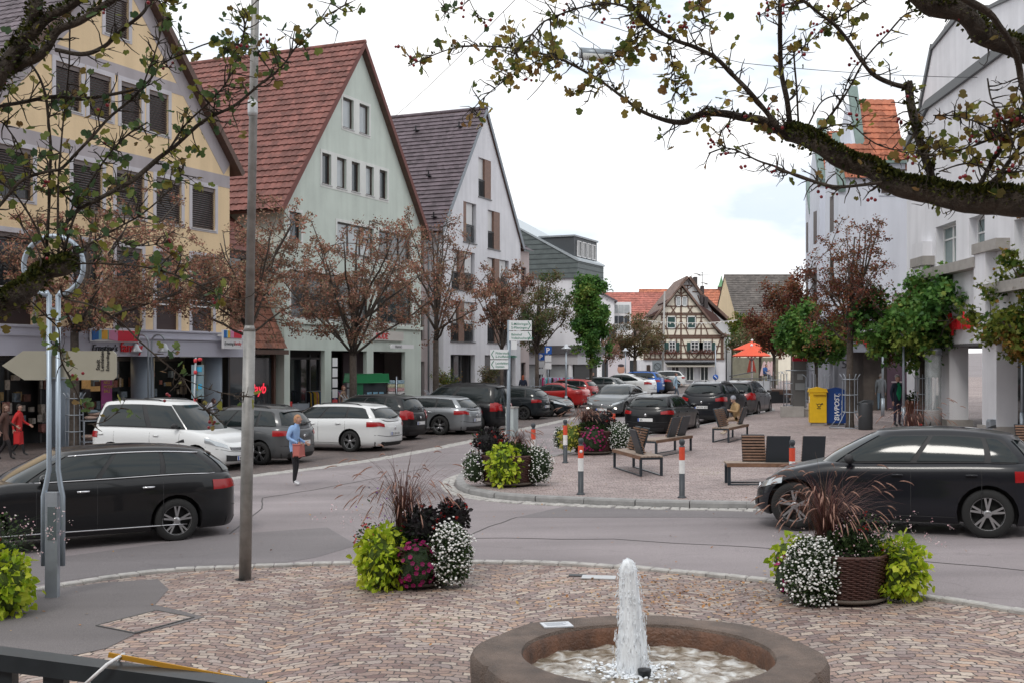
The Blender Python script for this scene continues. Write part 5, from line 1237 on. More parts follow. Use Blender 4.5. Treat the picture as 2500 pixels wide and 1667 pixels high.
# ---------------- trees and plants ----------------
M_bark = mat('bark', (.075,.06,.05), .9, var=.45, vscale=8, bump=.8, bscale=25)
M_barkl = mat('bark_light', (.13,.11,.09), .9, var=.4, vscale=6, bump=.7, bscale=20)
LEAFL = np.array([[0,-.15,0],[.28,.05,.03],[.62,.12,.08],[.34,.38,.05],[.42,.72,.07],[.16,.66,.02],[0,.98,0],[-.16,.66,.02],[-.42,.72,.07],[-.34,.38,.05],[-.62,.12,.08],[-.28,.05,.03]])
LEAFO = np.array([[0,0,0],[.3,.25,.04],[.32,.6,.05],[0,1,0],[-.32,.6,.05],[-.3,.25,.04]])
HEART = np.array([[0,.08,0],[.26,-.08,.05],[.52,.12,.09],[.46,.5,.06],[0,1.05,-.05],[-.46,.5,.06],[-.52,.12,.09],[-.26,-.08,.05]])
red_l = [(.14,.10,.07),(.28,.13,.095),(.22,.17,.11),(.40,.16,.12),(.28,.24,.14),(.46,.22,.16)]
ML_red = tintmat('leaves_reddish', red_l, .7, .3); ML_brn = tintmat('leaves_brown_green', [(.08,.08,.04),(.15,.13,.06),(.20,.10,.06),(.12,.14,.05),(.24,.17,.09)], .7, .3)
ML_grn = tintmat('leaves_green', [(.035,.10,.025),(.06,.16,.03),(.11,.23,.045),(.08,.18,.035),(.22,.28,.055)], .55, .3)
ML_gy = tintmat('leaves_green_yellow', [(.03,.08,.012),(.07,.13,.02),(.18,.20,.03),(.10,.14,.02),(.30,.16,.04)], .55, .35)
ML_dred = tintmat('leaves_dark_red', [(.09,.035,.028),(.20,.06,.04),(.12,.09,.04),(.30,.08,.045),(.20,.12,.05)], .6, .3)
ML_dg = tintmat('leaves_mixed', [(.06,.10,.04),(.10,.15,.05),(.16,.13,.06),(.20,.12,.07),(.13,.17,.06)], .6, .3)
def curve(a, b, c, n):
    return [a*(1-t)**2+b*2*t*(1-t)+c*t*t for t in [i/n for i in range(n+1)]]
def tree(name, label, px, py, off, H_, th_, r0, crown, n1, n2, n3, lf, lm, lsz, tmpl, seed, group, lean=0, bark=None, cat='tree', shape=1.0, spread=.40, drop=0, base=None, lifted=0):
    """crown=(px centre, py centre, rx m, rz m). trunk, limbs, twigs then single leaves at twig ends"""
    r = random.Random(seed); g = np.random.default_rng(seed)
    b = gp(px, py, off) if base is None else Vector(base)
    cc = at(crown[0], crown[1], b.y); rx, rz = crown[2], crown[3]
    root = empty(name, b, 0, label, cat, group); m = MB(); C = cc-b; lf = int(lf*1.75); lsz *= 1.12
    top = Vector((C.x*.5, 0, C.z+rz*.55)); fork = Vector((lean, 0, th_))
    trunk = [Vector((0,0,-.1)), Vector((lean*.3,0.02,th_*.5)), fork]
    m.tube([trunk[0], trunk[0]+Vector((0,0,.25))]+trunk[1:], [r0*1.35, r0*1.05, r0*.9, r0*.8], 10)
    lead = curve(fork, Vector((C.x*.3+lean,0,(fork.z+C.z)/2)), top, 7)
    m.tube([p+Vector((r.uniform(-1,1),r.uniform(-1,1),0))*.05*(0 if i == 0 else 1) for i, p in enumerate(lead)], [r0*.72*(1-i/8)+.012 for i in range(8)], 7)
    tips = []
    for i in range(n1):
        q = 2*math.pi*(i/n1)+r.uniform(-.4,.4); el = r.uniform(-.55,.9); k = r.uniform(.72,1.0)
        dirv = Vector((math.cos(q)*math.cos(el), math.sin(q)*math.cos(el), math.sin(el)))
        w = (1-max(0, dirv.z)*.35*shape)
        end = C+Vector((dirv.x*rx*w, dirv.y*rx*w, dirv.z*rz))*k
        t0 = r.uniform(0, .55)*(.3+.7*(dirv.z+1)/2); st = lead[int(t0*7)]
        mid = st+(end-st)*.45+Vector((0,0,r.uniform(-.1,.25)))
        L1 = curve(st, mid, end, 6); L1 = [L1[0]]+[p+Vector((r.uniform(-1,1),r.uniform(-1,1),r.uniform(-1,1)))*.06 for p in L1[1:]]
        rr_ = r0*r.uniform(.24,.38); m.tube(L1, [rr_*(1-j/8)+.008 for j in range(7)], 6)
        for j in range(n2):
            s2 = L1[r.randint(2, 6)]; u = Vector((r.gauss(0,1), r.gauss(0,1), r.gauss(.2,.8))).normalized()
            e2 = s2+Vector((u.x*rx, u.y*rx, u.z*rz))*spread*r.uniform(.6,1.3)
            d = e2-C; sc = math.sqrt((d.x/rx)**2+(d.y/rx)**2+(d.z/rz)**2)
            lim = 1.0+r.uniform(-.1,.12)
            if shape > 1 and d.z > 0: lim *= 1-.35*(d.z/rz)*(shape-1)
            if sc > lim: e2 = C+d*(lim/sc)
            L2 = curve(s2, (s2+e2)/2+Vector((r.uniform(-.1,.1), r.uniform(-.1,.1), r.uniform(0,.15))), e2, 4)
            m.tube(L2, [.013*(1-k_/6)+.003 for k_ in range(5)], 4, cap=False)
            for k_ in range(n3):
                s3 = L2[r.randint(2, 4)]; v = Vector((r.gauss(0,1), r.gauss(0,1), r.gauss(.1,.8))).normalized()*r.uniform(.15,.42)
                m.tube([s3, s3+v*.5+Vector((0,0,.02)), s3+v], [.004,.003,.002], 3, cap=False); tips.append((s3, s3+v))
    m.build('trunk', bark or M_bark, root)
    T_ = np.array([list(a)+list(c_) for a, c_ in tips]); idx = g.integers(0, len(T_), lf); t = g.random(lf)[:,None]**.7
    P = T_[idx,:3]*(1-t)+T_[idx,3:]*t+g.normal(size=(lf,3))*lsz*.9
    clump = np.array([noise.noise(Vector(p)*.9) for p in P]); tint = np.clip(.5+clump*.8+g.normal(size=lf)*.22, 0, 1)
    leaves('crown', P, lsz, lm, root, g=g, template=tmpl, tint=tint)
    return root
GL = 'street trees along the left shops'; GR = 'street trees on the right plaza'
tree('street_tree', 'sparse reddish autumn tree before the yellow house, in a tall steel guard', 182, 1096, 0, 8, 3.9, .17, (280,615,4.7,2.7), 16, 10, 7, 10500, ML_red, .075, LEAFO, 11, GL)
tree('street_tree', 'reddish autumn tree half hidden behind the tall lamp post', 604, 1080, 0, 8, 3.7, .14, (615,640,3.4,2.9), 14, 10, 7, 7600, ML_red, .07, LEAFO, 12, GL)
tree('street_tree', 'broad reddish-brown tree with forked limbs in front of the pale green house', 862, 1050, 0, 8, 3.0, .17, (880,660,3.5,2.9), 15, 10, 7, 9500, ML_red, .072, LEAFO, 13, GL)
tree('street_tree', 'tall thin sparse tree against the white gabled house', 1064, 1030, 0, 9, 3.6, .15, (1075,680,2.3,3.2), 12, 7, 6, 3600, ML_red, .07, LEAFO, 14, GL)
tree('street_tree', 'small rusty brown tree right of the white house, behind the signpost', 1225, 1005, 0, 7, 3.2, .11, (1222,720,1.9,2.0), 10, 8, 6, 5000, ML_red, .08, LEAFO, 15, GL)
tree('street_tree', 'tall mixed green and brown tree by the blue parking signs', 1311, 990, 0, 9, 3.0, .13, (1318,745,2.1,2.9), 13, 9, 6, 7000, ML_dg, .085, LEAFO, 16, GL, shape=1.8)
tree('street_tree', 'bright green slender tree with a red tip beside the white glazed block', 1443, 975, 0, 9, 3.0, .12, (1444,765,1.6,3.4), 14, 9, 6, 9000, ML_grn, .13, LEAFL, 17, GL, shape=2.0)
tree('street_tree', 'low brown broad tree in front of the timbered house', 1550, 948, 0, 6, 2.6, .16, (1545,815,2.9,2.2), 12, 9, 6, 6000, ML_brn, .11, LEAFO, 18, GL)
tree('street_tree', 'very small thin brown tree left of the brown broad tree', 1478, 952, 0, 5, 2.2, .08, (1482,850,1.0,1.6), 8, 6, 5, 1200, ML_red, .1, LEAFO, 19, GL)
tree('street_tree', 'large open-crowned rusty tree rising from a flared steel guard by the blue post box', 2075, 1043, .12, 9, 3.0, .14, (2092,690,2.1,2.9), 14, 9, 6, 6500, ML_dred, .062, LEAFO, 21, GR, shape=1.7)
tree('street_tree', 'compact green tree behind the yellow post box', 1993, 1012, .12, 6, 2.1, .09, (1995,803,1.75,1.25), 14, 9, 6, 6500, ML_grn, .11, LEAFL, 22, GR)
tree('street_tree', 'dense dark green maple before the bank arcade with glass column', 2252, 1042, .12, 7, 2.3, .11, (2262,775,2.35,1.85), 17, 10, 7, 9500, ML_grn, .12, LEAFL, 23, GR, shape=1.5)
tree('street_tree', 'yellow-green maple cut off by the right edge of the picture', 2530, 1075, .12, 7, 2.3, .11, (2535,745,1.85,1.7), 13, 9, 6, 5200, ML_gy, .11, LEAFL, 24, GR)
tree('street_tree', 'dark red and green tree behind the compact green tree', 1935, 990, .12, 8, 2.6, .11, (1948,750,1.75,2.2), 13, 9, 6, 6500, ML_dred, .10, LEAFO, 25, GR)
tree('street_tree', 'farther wine red tree left of the dark red and green one', 1890, 975, .12, 8, 2.4, .11, (1895,780,1.9,1.9), 12, 8, 6, 4500, ML_dred, .11, LEAFO, 26, GR)
tree('street_tree', 'olive green tree far back beside the garden wall', 1856, 948, .1, 7, 2.6, .13, (1862,838,2.6,1.9), 12, 8, 6, 4800, ML_dg, .14, LEAFO, 27, GR)
tree('ivy_shrub', 'light green climbing shrub on the barn wall right of the timbered house', 1806, 935, .1, 6, 4.5, .08, (1807,805,1.1,1.8), 10, 7, 5, 1800, ML_gy, .16, LEAFO, 28, None, cat='shrub')
tree('potted_shrub', 'small yellowish shrub beside the entrance of the white gabled house', 1085, 1003, 0, 2, .5, .03, (1085,925,.8,.55), 9, 6, 5, 900, ML_gy, .07, LEAFO, 29, None, cat='shrub')
tree('potted_shrub', 'rounded olive shrub before the shop window, left of the signpost', 1192, 998, 0, 2, .5, .03, (1192,915,.6,.6), 9, 7, 5, 1400, ML_dg, .06, LEAFO, 30, None, cat='shrub')
# ---------------- tree guards ----------------
def guard(px, py, off, r0, r1, h, label, flare=0, nb=10, rings=(.05,.6,1.15,1.7), base=None):
    b = gp(px, py, off); root = empty('tree_guard', b, 0, label, 'tree guard', 'steel tree guards'); m = MB()
    def rad(z): return r1+(flare*max(0, 1-z/.55)**1.0) if flare else r0+(r1-r0)*z/h
    for k in range(nb):
        q = 2*math.pi*k/nb; pts = [(rad(z)*math.cos(q), rad(z)*math.sin(q), z) for z in (0,.28,.55,h*.7,h)]
        e = pts[-1]; pts.append((e[0]*1.35, e[1]*1.35, h+.14)); m.tube(pts, .011, 4)
    m.build('bars', M_steel, root)
    m = MB()
    for z in rings:
        if z > h: continue
        pts = [(rad(z)*math.cos(q*math.pi/9), rad(z)*math.sin(q*math.pi/9), z) for q in range(19)]; m.tube(pts, .016, 4, cap=False)
    m.build('rings', M_steel, root)
guard(182, 1096, 0, .3, .27, 1.75, 'steel guard around the tree before the clothes shop')
guard(862, 1050, 0, .42, .4, 1.3, 'square-topped steel guard around the broad tree before the green house', rings=(.05,.7,1.25))
guard(1064, 1030, 0, .4, .4, 1.3, 'steel guard around the tall thin tree by the white house', rings=(.05,.7,1.25))
guard(1311, 990, 0, .5, .5, 1.5, 'steel guard around the mixed green and brown tree')
guard(2075, 1043, .12, .3, .27, 1.75, 'flared steel guard beside the blue post box', flare=.45, rings=(.02,.55,1.15,1.7))
guard(2252, 1042, .12, .28, .26, 1.7, 'straight steel guard beside the glass display column')
guard(1993, 1012, .12, .45, .45, 1.6, 'steel guard around the compact green tree')
guard(1935, 990, .12, .45, .45, 1.6, 'farther steel guard left of the telephone pillar')
guard(1890, 975, .12, .4, .4, 1.5, 'farthest steel guard at the wine red tree')
# ---------------- foreground hawthorns, branches close to the camera ----------------
M_bark2 = mat('hawthorn_bark', (.05,.038,.028), .95, var=.5, vscale=14, bump=1, bscale=60); M_moss = tintmat('moss', [(.02,.03,.006),(.05,.06,.01),(.09,.09,.015)], .95)
ML_haw = tintmat('hawthorn_leaves', [(.07,.11,.03),(.15,.17,.04),(.24,.22,.05),(.32,.25,.06),(.22,.12,.05),(.11,.12,.04)], .6, .6)
ML_hawb = tintmat('hawthorn_leaves_dark', [(.04,.075,.035),(.07,.12,.05),(.12,.17,.045),(.22,.22,.04),(.16,.09,.035)], .6, .45)
M_berry = mat('haw_berry', (.22,.012,.02), .3)
HAWL = np.array([[0,-.1,0],[.22,.08,.03],[.48,.22,.09],[.44,.46,.08],[.30,.50,.04],[.36,.80,.07],[.14,1.0,.02],[-.16,.98,.03],[-.38,.78,.08],[-.30,.50,.04],[-.46,.44,.08],[-.46,.2,.09],[-.2,.06,.03]])
def catmull(P, sub):
    o = []; Q = [P[0]]+P+[P[-1]]
    for i in range(1, len(Q)-2):
        for k in range(sub):
            t = k/sub; a, b, c, d = Q[i-1], Q[i], Q[i+1], Q[i+2]
            o.append(.5*((2*b)+(c-a)*t+(2*a-5*b+4*c-d)*t*t+(3*b-a-3*c+d)*t**3))
    return o+[P[-1]]
def haw(name, label, limbs, trunk, seed, lm, leafk=1.0):
    r = random.Random(seed); g = np.random.default_rng(seed)
    root = empty(name, trunk[0][0], 0, label, 'tree'); O = Vector(trunk[0][0]); m = MB(); LP = []; LD = []; BP = []; MP = []; MN = []
    tp = [Vector(p)-O for p, _ in trunk]; m.tube(catmull(tp, 4), list(np.interp(np.linspace(0, len(tp)-1, len(catmull(tp, 4))), range(len(tp)), [q for _, q in trunk])), 12)
    def leafspray(p, n, s):
        for _ in range(n):
            d = Vector((r.gauss(0,1), r.gauss(0,1), r.gauss(0,1))).normalized(); LP.append(p+d*r.uniform(0, s)); LD.append(d)
    def twig(p, d, L, n, th, depth=0):
        pts = [p]; q = p.copy(); dd = d.copy(); k = max(3, int(L/.035))
        for i in range(k):
            dd = (dd+Vector((r.gauss(0,.28), r.gauss(0,.28), r.gauss(.02,.28)))).normalized(); q = q+dd*(L/k); pts.append(q.copy())
            if depth == 0 and r.random() < .45: twig(q, (dd+Vector((r.gauss(0,.9), r.gauss(0,.9), r.gauss(0,.9)))).normalized(), r.uniform(.02,.07), max(0, n-1), th*.6, 1)
            if n and r.random() < .085*leafk: leafspray(q, r.randint(1, n), .03)
        m.tube(pts, [th*(1-.6*i/k) for i in range(k+1)], 4, cap=False)
        if n and r.random() < .26*leafk: leafspray(pts[-1], n, .03)
        elif r.random() < .012: 
            for _ in range(r.randint(1,4)): BP.append(pts[-1]+Vector((r.gauss(0,.014), r.gauss(0,.014), -.015+r.gauss(0,.012))))
    for (pts, thick, dep, tw_n, leafn, tl, moss, berry) in limbs:
        n_ = len(pts); P = [at(p[0], p[1], dep[0]+(dep[1]-dep[0])*i/(n_-1)+r.uniform(-.04,.04)*(0 if i in (0,) else 1))-O for i, p in enumerate(pts)]
        C_ = catmull(P, 6); nn = len(C_)
        ymean = (dep[0]+dep[1])/2; rad = np.interp(np.linspace(0,1,nn), np.linspace(0,1,len(thick)), thick)*ymean/F/2*(.74 if max(thick) > 35 else .85)
        C_ = [p+Vector((noise.noise(p*7+Vector((seed,0,0))), noise.noise(p*7+Vector((0,seed,5))), noise.noise(p*7+Vector((3,1,seed)))))*float(min(.02, rad[i]*.9)) for i, p in enumerate(C_)]
        m.tube(C_, [float(q)*(1+.22*noise.noise(C_[i]*14)) for i, q in enumerate(rad)], 10 if thick[0] > 25 else 7)
        for i in range(tw_n):
            j = r.randint(1, nn-2); t = (C_[j+1]-C_[j-1]).normalized(); s = Vector((r.gauss(0,1), r.gauss(0,.8), r.gauss(.15,1))); s = (s-t*s.dot(t)*.5).normalized()
            k = .5+.5*j/nn; twig(C_[j], (s+t*.5).normalized(), r.uniform(.25,1)*tl, leafn if r.random() < .3+.7*j/nn*leafk+.2 else 0, .0035)
        for i in range(moss):
            j = r.randint(1, nn-2); t = (C_[j+1]-C_[j-1]).normalized(); a = Vector((r.gauss(0,.6), r.gauss(0,.6), abs(r.gauss(.8,.6)))); a = (a-t*a.dot(t)).normalized()
            MP.append(C_[j]+t*r.uniform(-.04,.04)+a*float(rad[j])*r.uniform(.95,1.2)); MN.append(a)
        for i in range((berry+1)//2):
            j = r.randint(nn//4, nn-1); c0 = C_[j]+Vector((r.gauss(0,.03), r.gauss(0,.03), -r.uniform(.0,.05)))
            for _ in range(r.randint(2,5)): BP.append(c0+Vector((r.gauss(0,.014), r.gauss(0,.014), r.gauss(0,.014))))
    m.build('trunk', M_bark2, root)
    leaves('crown', [list(p) for p in LP], .031, lm, root, g=g, template=HAWL, dirs=np.array([list(d) for d in LD]), up=.1)
    if MP: leaves('moss', [list(p) for p in MP], .016, M_moss, root, g=g, template=LEAFO, dirs=np.array([list(d) for d in MN]))
    if BP:
        m = MB()
        for p in BP: m.ball(p, r.uniform(.0055,.008), n=8, m=6)
        m.build('berries', M_berry, root, kind='stuff')
    return root
def z3(zx, zy): return (980+zx/2.4, zy/2.4)
def z2(zx, zy): return (1900+zx/2.8, zy/2.8)
def z1_(zx, zy): return (zx/2.8, zy/2.8)
RL = [ # points, thickness px, depth from/to, twigs, leaves per node, twig length, moss, berries
 ([(2760,520),(2500,500),(2390,494),(2300,480),(2210,460),(2120,420),(2030,375),(1960,334),(1932,318)], [95,88,74,66,58,62], (4.5,5.0), 34, 1, .12, 5200, 0),
 ([z3(2300,800),z3(2150,720),z3(2000,680),z3(1870,665),z3(1720,690),z3(1650,725),z3(1500,690),z3(1400,650),z3(1300,570),z3(1200,500),z3(1100,435),z3(1000,380),z3(900,335),z3(780,310),z3(650,285),z3(480,272),z3(300,285),z3(130,350),z3(40,390)], [26,22,20,12,9,8,7,5,4,3], (5.0,5.2), 66, 3, .13, 160, 1),
 ([z3(1700,700),z3(1780,640),z3(1840,640)], [8,3], (5.05,5.0), 8, 3, .08, 0, 1),
 ([z3(2300,800),z3(2200,740),z3(2100,620),z3(2030,530),z3(1950,450),z3(1850,350),z3(1720,280),z3(1600,235),z3(1480,170),z3(1400,90),z3(1330,0),z3(1290,-60)], [18,15,13,12,10], (5.0,4.7), 52, 3, .14, 0, 2),
 ([z3(1480,170),z3(1400,80),z3(1260,30),z3(1150,25),z3(1000,60),z3(900,100),z3(820,140),z3(740,230),z3(680,290),z3(640,360)], [8,6,5,4], (4.75,4.9), 62, 3, .13, 0, 1),
 ([z3(900,335),z3(830,345),z3(720,400),z3(640,450),z3(560,510),z3(500,560),z3(430,630),z3(395,690)], [4,3,3], (5.15,5.1), 30, 3, .09, 0, 0),
 ([z3(920,355),z3(870,430),z3(800,520),z3(735,590)], [3,2], (5.1,5.1), 8, 2, .07, 0, 0),
 ([z3(2290,765),z3(2250,560),z3(2225,330),z3(2210,150),z3(2220,0),z3(2225,-60)], [17,14,12], (5.0,4.8), 22, 1, .13, 0, 0),
 ([z3(2330,760),z3(2320,560),z3(2300,330),z3(2310,300)], [7,4], (5.0,4.9), 8, 0, .06, 0, 0),
 ([z3(1560,240),z3(1580,330),z3(1600,430),z3(1610,520),z3(1640,570)], [4,3], (4.85,4.9), 26, 3, .08, 0, 0),
 ([z3(1260,300),z3(1230,350),z3(1180,420),z3(1120,520),z3(1090,600)], [3,3], (4.9,4.95), 24, 3, .08, 0, 0),
 ([z3(1430,150),z3(1370,230),z3(1330,300)], [4,3], (4.8,4.85), 18, 3, .09, 0, 0),
 ([z3(1700,200),z3(1780,160),z3(1760,80),z3(1740,0)], [4,3], (4.8,4.8), 14, 3, .08, 0, 1),
 ([z2(400,1300),z3(2352,1045),z3(2200,985),z3(2100,950),z3(2000,900),z3(1900,870),z3(1800,900)], [8,7,5,4], (4.9,5.0), 26, 1, .10, 0, 5),
 ([z2(700,1255),z2(450,1285),z2(300,1260),z2(150,1200),z2(0,1165),z3(2210,990)], [9,8,6], (4.75,4.9), 22, 1, .10, 0, 3),
 ([z3(1900,870),z3(1860,820),z3(1900,740),z3(1960,700)], [4,3], (5.0,5.0), 12, 2, .07, 0, 5),
 ([z2(870,560),z2(900,700),z2(950,850),z2(980,950),z2(1010,1080),z2(1050,1240)], [26,22,24,20], (4.85,4.8), 30, 3, .13, 200, 3),
 ([z2(870,600),z2(760,570),z2(650,510),z2(560,400),z2(480,280),z2(380,170),z2(270,90),z2(200,30),z2(130,-20)], [15,12,10,9], (4.85,4.7), 30, 1, .12, 0, 3),
 ([z2(260,915),z2(400,740),z2(500,580),z2(600,400),z2(750,230),z2(870,100),z2(1000,75)], [8,6,5,4], (4.95,4.7), 18, 1, .08, 0, 1),
 ([z2(300,900),z2(420,700),z2(500,500),z2(560,420)], [5,3], (4.95,4.9), 8, 0, .06, 0, 1),
 ([z2(205,860),z2(300,700),z2(420,655),z2(540,670)], [5,3], (4.95,4.9), 6, 1, .06, 0, 0),
 ([z2(260,890),z2(440,850),z2(520,870),z2(600,940),z2(700,1000),z2(860,1040),z2(960,1050)], [4,4,4], (4.9,4.7), 14, 3, .07, 0, 1),
 ([z2(500,-330),z2(700,-190),z2(860,-80),z2(1000,20),z2(1100,60),z2(1250,80),z2(1400,230),z2(1600,340),z2(1700,385),z2(1900,470),(2690,330),(2765,500)], [26,48,62,64,66,66,68,72], (4.3,4.6), 30, 1, .12, 2600, 2),
 ([z2(1230,-20),z2(1450,130),z2(1600,320),z2(1650,480),z2(1690,650),z2(1760,800),(2620,430),(2700,500)], [22,18,18,20], (4.2,4.6), 20, 1, .12, 0, 2),
 ([z2(1370,1275),z2(1450,1120),z2(1550,960),z2(1640,780),z2(1700,680)], [15,13,11], (4.65,4.6), 22, 2, .13, 0, 2),
 ([z2(1430,1275),z2(1520,1180),z2(1600,1080),z2(1700,960)], [14,10], (4.65,4.6), 14, 2, .12, 0, 2),
 ([z2(960,1050),z2(1100,1060),z2(1300,1010),z2(1500,930),z2(1640,850),z2(1720,800)], [5,5,6,7], (4.7,4.5), 44, 3, .10, 0, 2),
 ([z2(1060,790),z2(1200,795),z2(1330,830),z2(1450,880),z2(1600,950),z2(1700,900)], [4,4,5], (4.7,4.5), 28, 3, .09, 0, 3),
 ([z2(1430,540),z2(1450,660),z2(1500,770),z2(1550,860),z2(1600,980)], [5,6], (4.6,4.5), 14, 3, .08, 0, 1),
 ([z2(700,1255),z2(640,1300),z2(610,1320)], [6,3], (4.75,4.8), 5, 1, .06, 0, 1),
 ([z2(1100,1180),z2(1300,1120),z2(1500,1180),z2(1700,1170)], [5,5], (4.65,4.5), 20, 2, .12, 0, 3),
 ([z2(160,20),z2(60,25),z2(-60,70),z2(-130,110)], [4,3], (4.75,4.8), 16, 3, .08, 0, 1),
 ([z2(640,-20),z2(520,50),z2(400,130),z2(300,200),z2(180,320),z2(60,440)], [5,4,3], (4.7,4.9), 26, 3, .08, 0, 2),
]
haw('hawthorn_tree', 'mossy old hawthorn reaching in from the right with red berries and sparse leaves', RL,
    [(gp(3150,2330,.01)+Vector((.35,.2,-.0)), .17), (Vector((3.2,4.6,1.2)), .13), (Vector((2.95,4.55,2.5)), .10), (at(2760,520,4.52), .06)], 5, ML_haw, 1.0)
LL = [
 ([(-165,830),(-185,620),(-140,420),(-40,270),(0,200),(36,136),(64,89),(82,36),(85,-30),(90,-90)], [60,52,46,42], (4.6,4.5), 16, 0, .12, 900, 1),
 ([z1_(180,250),z1_(330,130),z1_(520,0),z1_(640,-80)], [38,30,26], (4.5,4.4), 10, 1, .1, 300, 0),
 ([(-120,380),(-30,225),z1_(130,470),z1_(300,350),z1_(430,200),z1_(600,110),z1_(760,10),z1_(850,-60)], [24,30,26,20,16], (4.6,4.4), 22, 2, .12, 300, 2),
 ([z1_(380,345),z1_(560,370),z1_(700,330),z1_(830,220),z1_(960,110),z1_(1030,0),z1_(1060,-60)], [13,13,11,9], (4.5,4.5), 20, 2, .12, 0, 1),
 ([(-130,400),(-60,280),(0,261),(71,246),(136,236),(200,243),(268,232),(350,207),(393,161),(446,132),(518,104),(579,109),(636,136)], [12,11,12,11,8,5,4,3], (4.6,4.8), 46, 3, .13, 0, 2),
 ([(-175,580),(-30,530),(0,500),(54,443),(118,418),(154,407),(214,343),(271,286),(314,246),(350,211)], [8,9,9,8,8], (4.6,4.7), 40, 3, .13, 0, 1),
 ([(150,557),(190,515),(236,489),(304,454),(357,414),(411,368),(500,296),(571,261),(640,204),(690,160),(735,100),(790,45),(860,5)], [10,11,14,14,10,8,6,4,3], (4.7,4.9), 74, 3, .13, 0, 0),
 ([(411,368),(450,310),(520,240),(560,190),(585,120),(600,60),(610,10)], [7,5,4,3], (4.8,4.7), 44, 3, .13, 0, 0),
 ([(350,207),(375,140),(392,80),(400,20),(405,-20)], [5,4,3], (4.7,4.6), 26, 3, .1, 0, 0),
 ([(145,655),(140,560),(145,400),(160,250),(170,120),(172,-20)], [8,6,5,5], (4.7,4.6), 26, 2, .13, 0, 0),
 ([(110,655),(118,500),(122,350),(110,230),(70,150),(20,110)], [10,9,7,6], (4.7,4.6), 24, 2, .13, 0, 1),
 ([(150,650),(170,560),(230,430),(300,340),(360,300)], [8,6,5], (4.7,4.8), 30, 3, .12, 0, 0),
 ([(130,650),(90,560),(40,480),(-20,430)], [8,6,5], (4.7,4.6), 18, 2, .12, 0, 0),
 ([(-160,840),(-60,775),(0,742),(60,700),(110,668),(150,655),(162,650)], [80,74,70,58,60,62], (4.5,4.7), 20, 0, .12, 2600, 0),
 ([(160,645),(250,644),(357,653),(428,671),(500,703),(560,730)], [6,5,4,3], (4.7,4.8), 26, 3, .11, 0, 0),
 ([(150,700),(160,728),(221,746),(296,789),(343,835),(393,878),(443,921),(482,981),(518,1010)], [6,5,5,4,3], (4.7,4.7), 26, 2, .1, 0, 0),
 ([(443,921),(500,945),(560,962),(620,970)], [3,2], (4.7,4.8), 8, 1, .05, 0, 0),
 ([(60,720),(110,770),(141,800),(146,830),(150,880),(175,930),(200,985),(215,1010)], [5,4,4], (4.7,4.7), 12, 3, .07, 0, 0),
 ([(215,1035),(255,1028),(290,1000),(305,975)], [3,2], (4.7,4.7), 6, 3, .06, 0, 0),
 ([(160,640),(210,600),(280,560),(350,520),(420,460),(450,400)], [6,5,4], (4.7,4.8), 34, 3, .12, 0, 0),
 ([(-140,410),(-20,300),(30,330),(80,420),(150,470),(240,560),(330,600),(420,590)], [5,4,3], (4.6,4.8), 34, 3, .12, 0, 0),
 ([(-20,760),(30,745),(60,720),(100,640),(60,560),(20,520)], [8,7,5,3], (4.6,4.7), 14, 2, .12, 0, 0),
 ([(860,-30),(920,5),(985,15),(1040,20),(1100,40),(1170,10)], [3,3,2], (4.8,4.8), 0, 2, .06, 0, 0),
 ([(1060,-30),(1080,0),(1085,20),(1085,32)], [3,2], (4.9,4.9), 8, 2, .05, 0, 0),
 ([(1140,-20),(1150,10),(1165,35),(1185,48),(1204,48)], [3,2], (4.9,4.9), 8, 2, .05, 0, 0),
]
LL = [l for l in LL if l[3] > 0]
haw('hawthorn_tree', 'gnarled hawthorn reaching in from the left with small green leaves and a mossy stub', LL,
    [(gp(-900,2250,.01)+Vector((-.2,.1,0)), .22), (Vector((-3.1,4.4,1.2)), .18), (Vector((-2.75,4.5,2.4)), .15), (at(-160,840,4.5)+Vector((-.1,0,0)), .08)], 9, ML_hawb, 1.05)
# ---------------- flower tubs ----------------
M_wick = mat('dark_wicker', (.06,.022,.016), .55, var=.35, vscale=25)
lime = tintmat('lime_leaves', [(.16,.26,.014),(.28,.40,.018),(.42,.52,.035),(.55,.60,.06),(.36,.45,.025)], .5, .35)
limey = tintmat('yellow_leaves', [(.25,.28,.03),(.42,.42,.05),(.30,.22,.04),(.5,.45,.1)], .5, .35)
darkf = tintmat('dark_foliage', [(.008,.008,.010),(.02,.014,.018),(.012,.018,.012),(.03,.02,.025)], .5, .1)
grnf = tintmat('fine_green', [(.02,.045,.015),(.04,.075,.02),(.06,.09,.03),(.03,.05,.03)], .7, .3)
magf = tintmat('magenta_petals', [(.26,.008,.09),(.38,.015,.13),(.18,.005,.07),(.45,.03,.17)], .5, .3)
redf = tintmat('red_petals', [(.22,.01,.01),(.35,.02,.02),(.5,.05,.03)], .5, .2)
whf = mat('white_flower', (.80,.80,.78), .7); pkf = tintmat('pink_petals', [(.55,.3,.34),(.7,.5,.52),(.75,.68,.68)], .6, .3); vif = tintmat('violet_petals', [(.18,.06,.30),(.26,.10,.4)], .6)
grs = tintmat('grass_blades', [(.05,.018,.02),(.09,.03,.03),(.14,.06,.045),(.07,.05,.03)], .6, .2); M_plume = mat('grass_plume', (.30,.17,.13), .95, var=.35, vscale=30)
ROUND = np.array([[math.cos(a)*.5, .5+math.sin(a)*.5, .10*abs(math.sin(a*2.5))] for a in [2*math.pi*i/10 for i in range(10)]])
def mound(g, n, c, r, low=-.6, shell=.16):
    d = g.normal(size=(n*3,3)); d /= np.linalg.norm(d, axis=1)[:,None]; d = d[d[:,2] > low][:n]
    return np.array(c)+d*np.array(r)*(1-shell*g.random((len(d),1))**1.0), d
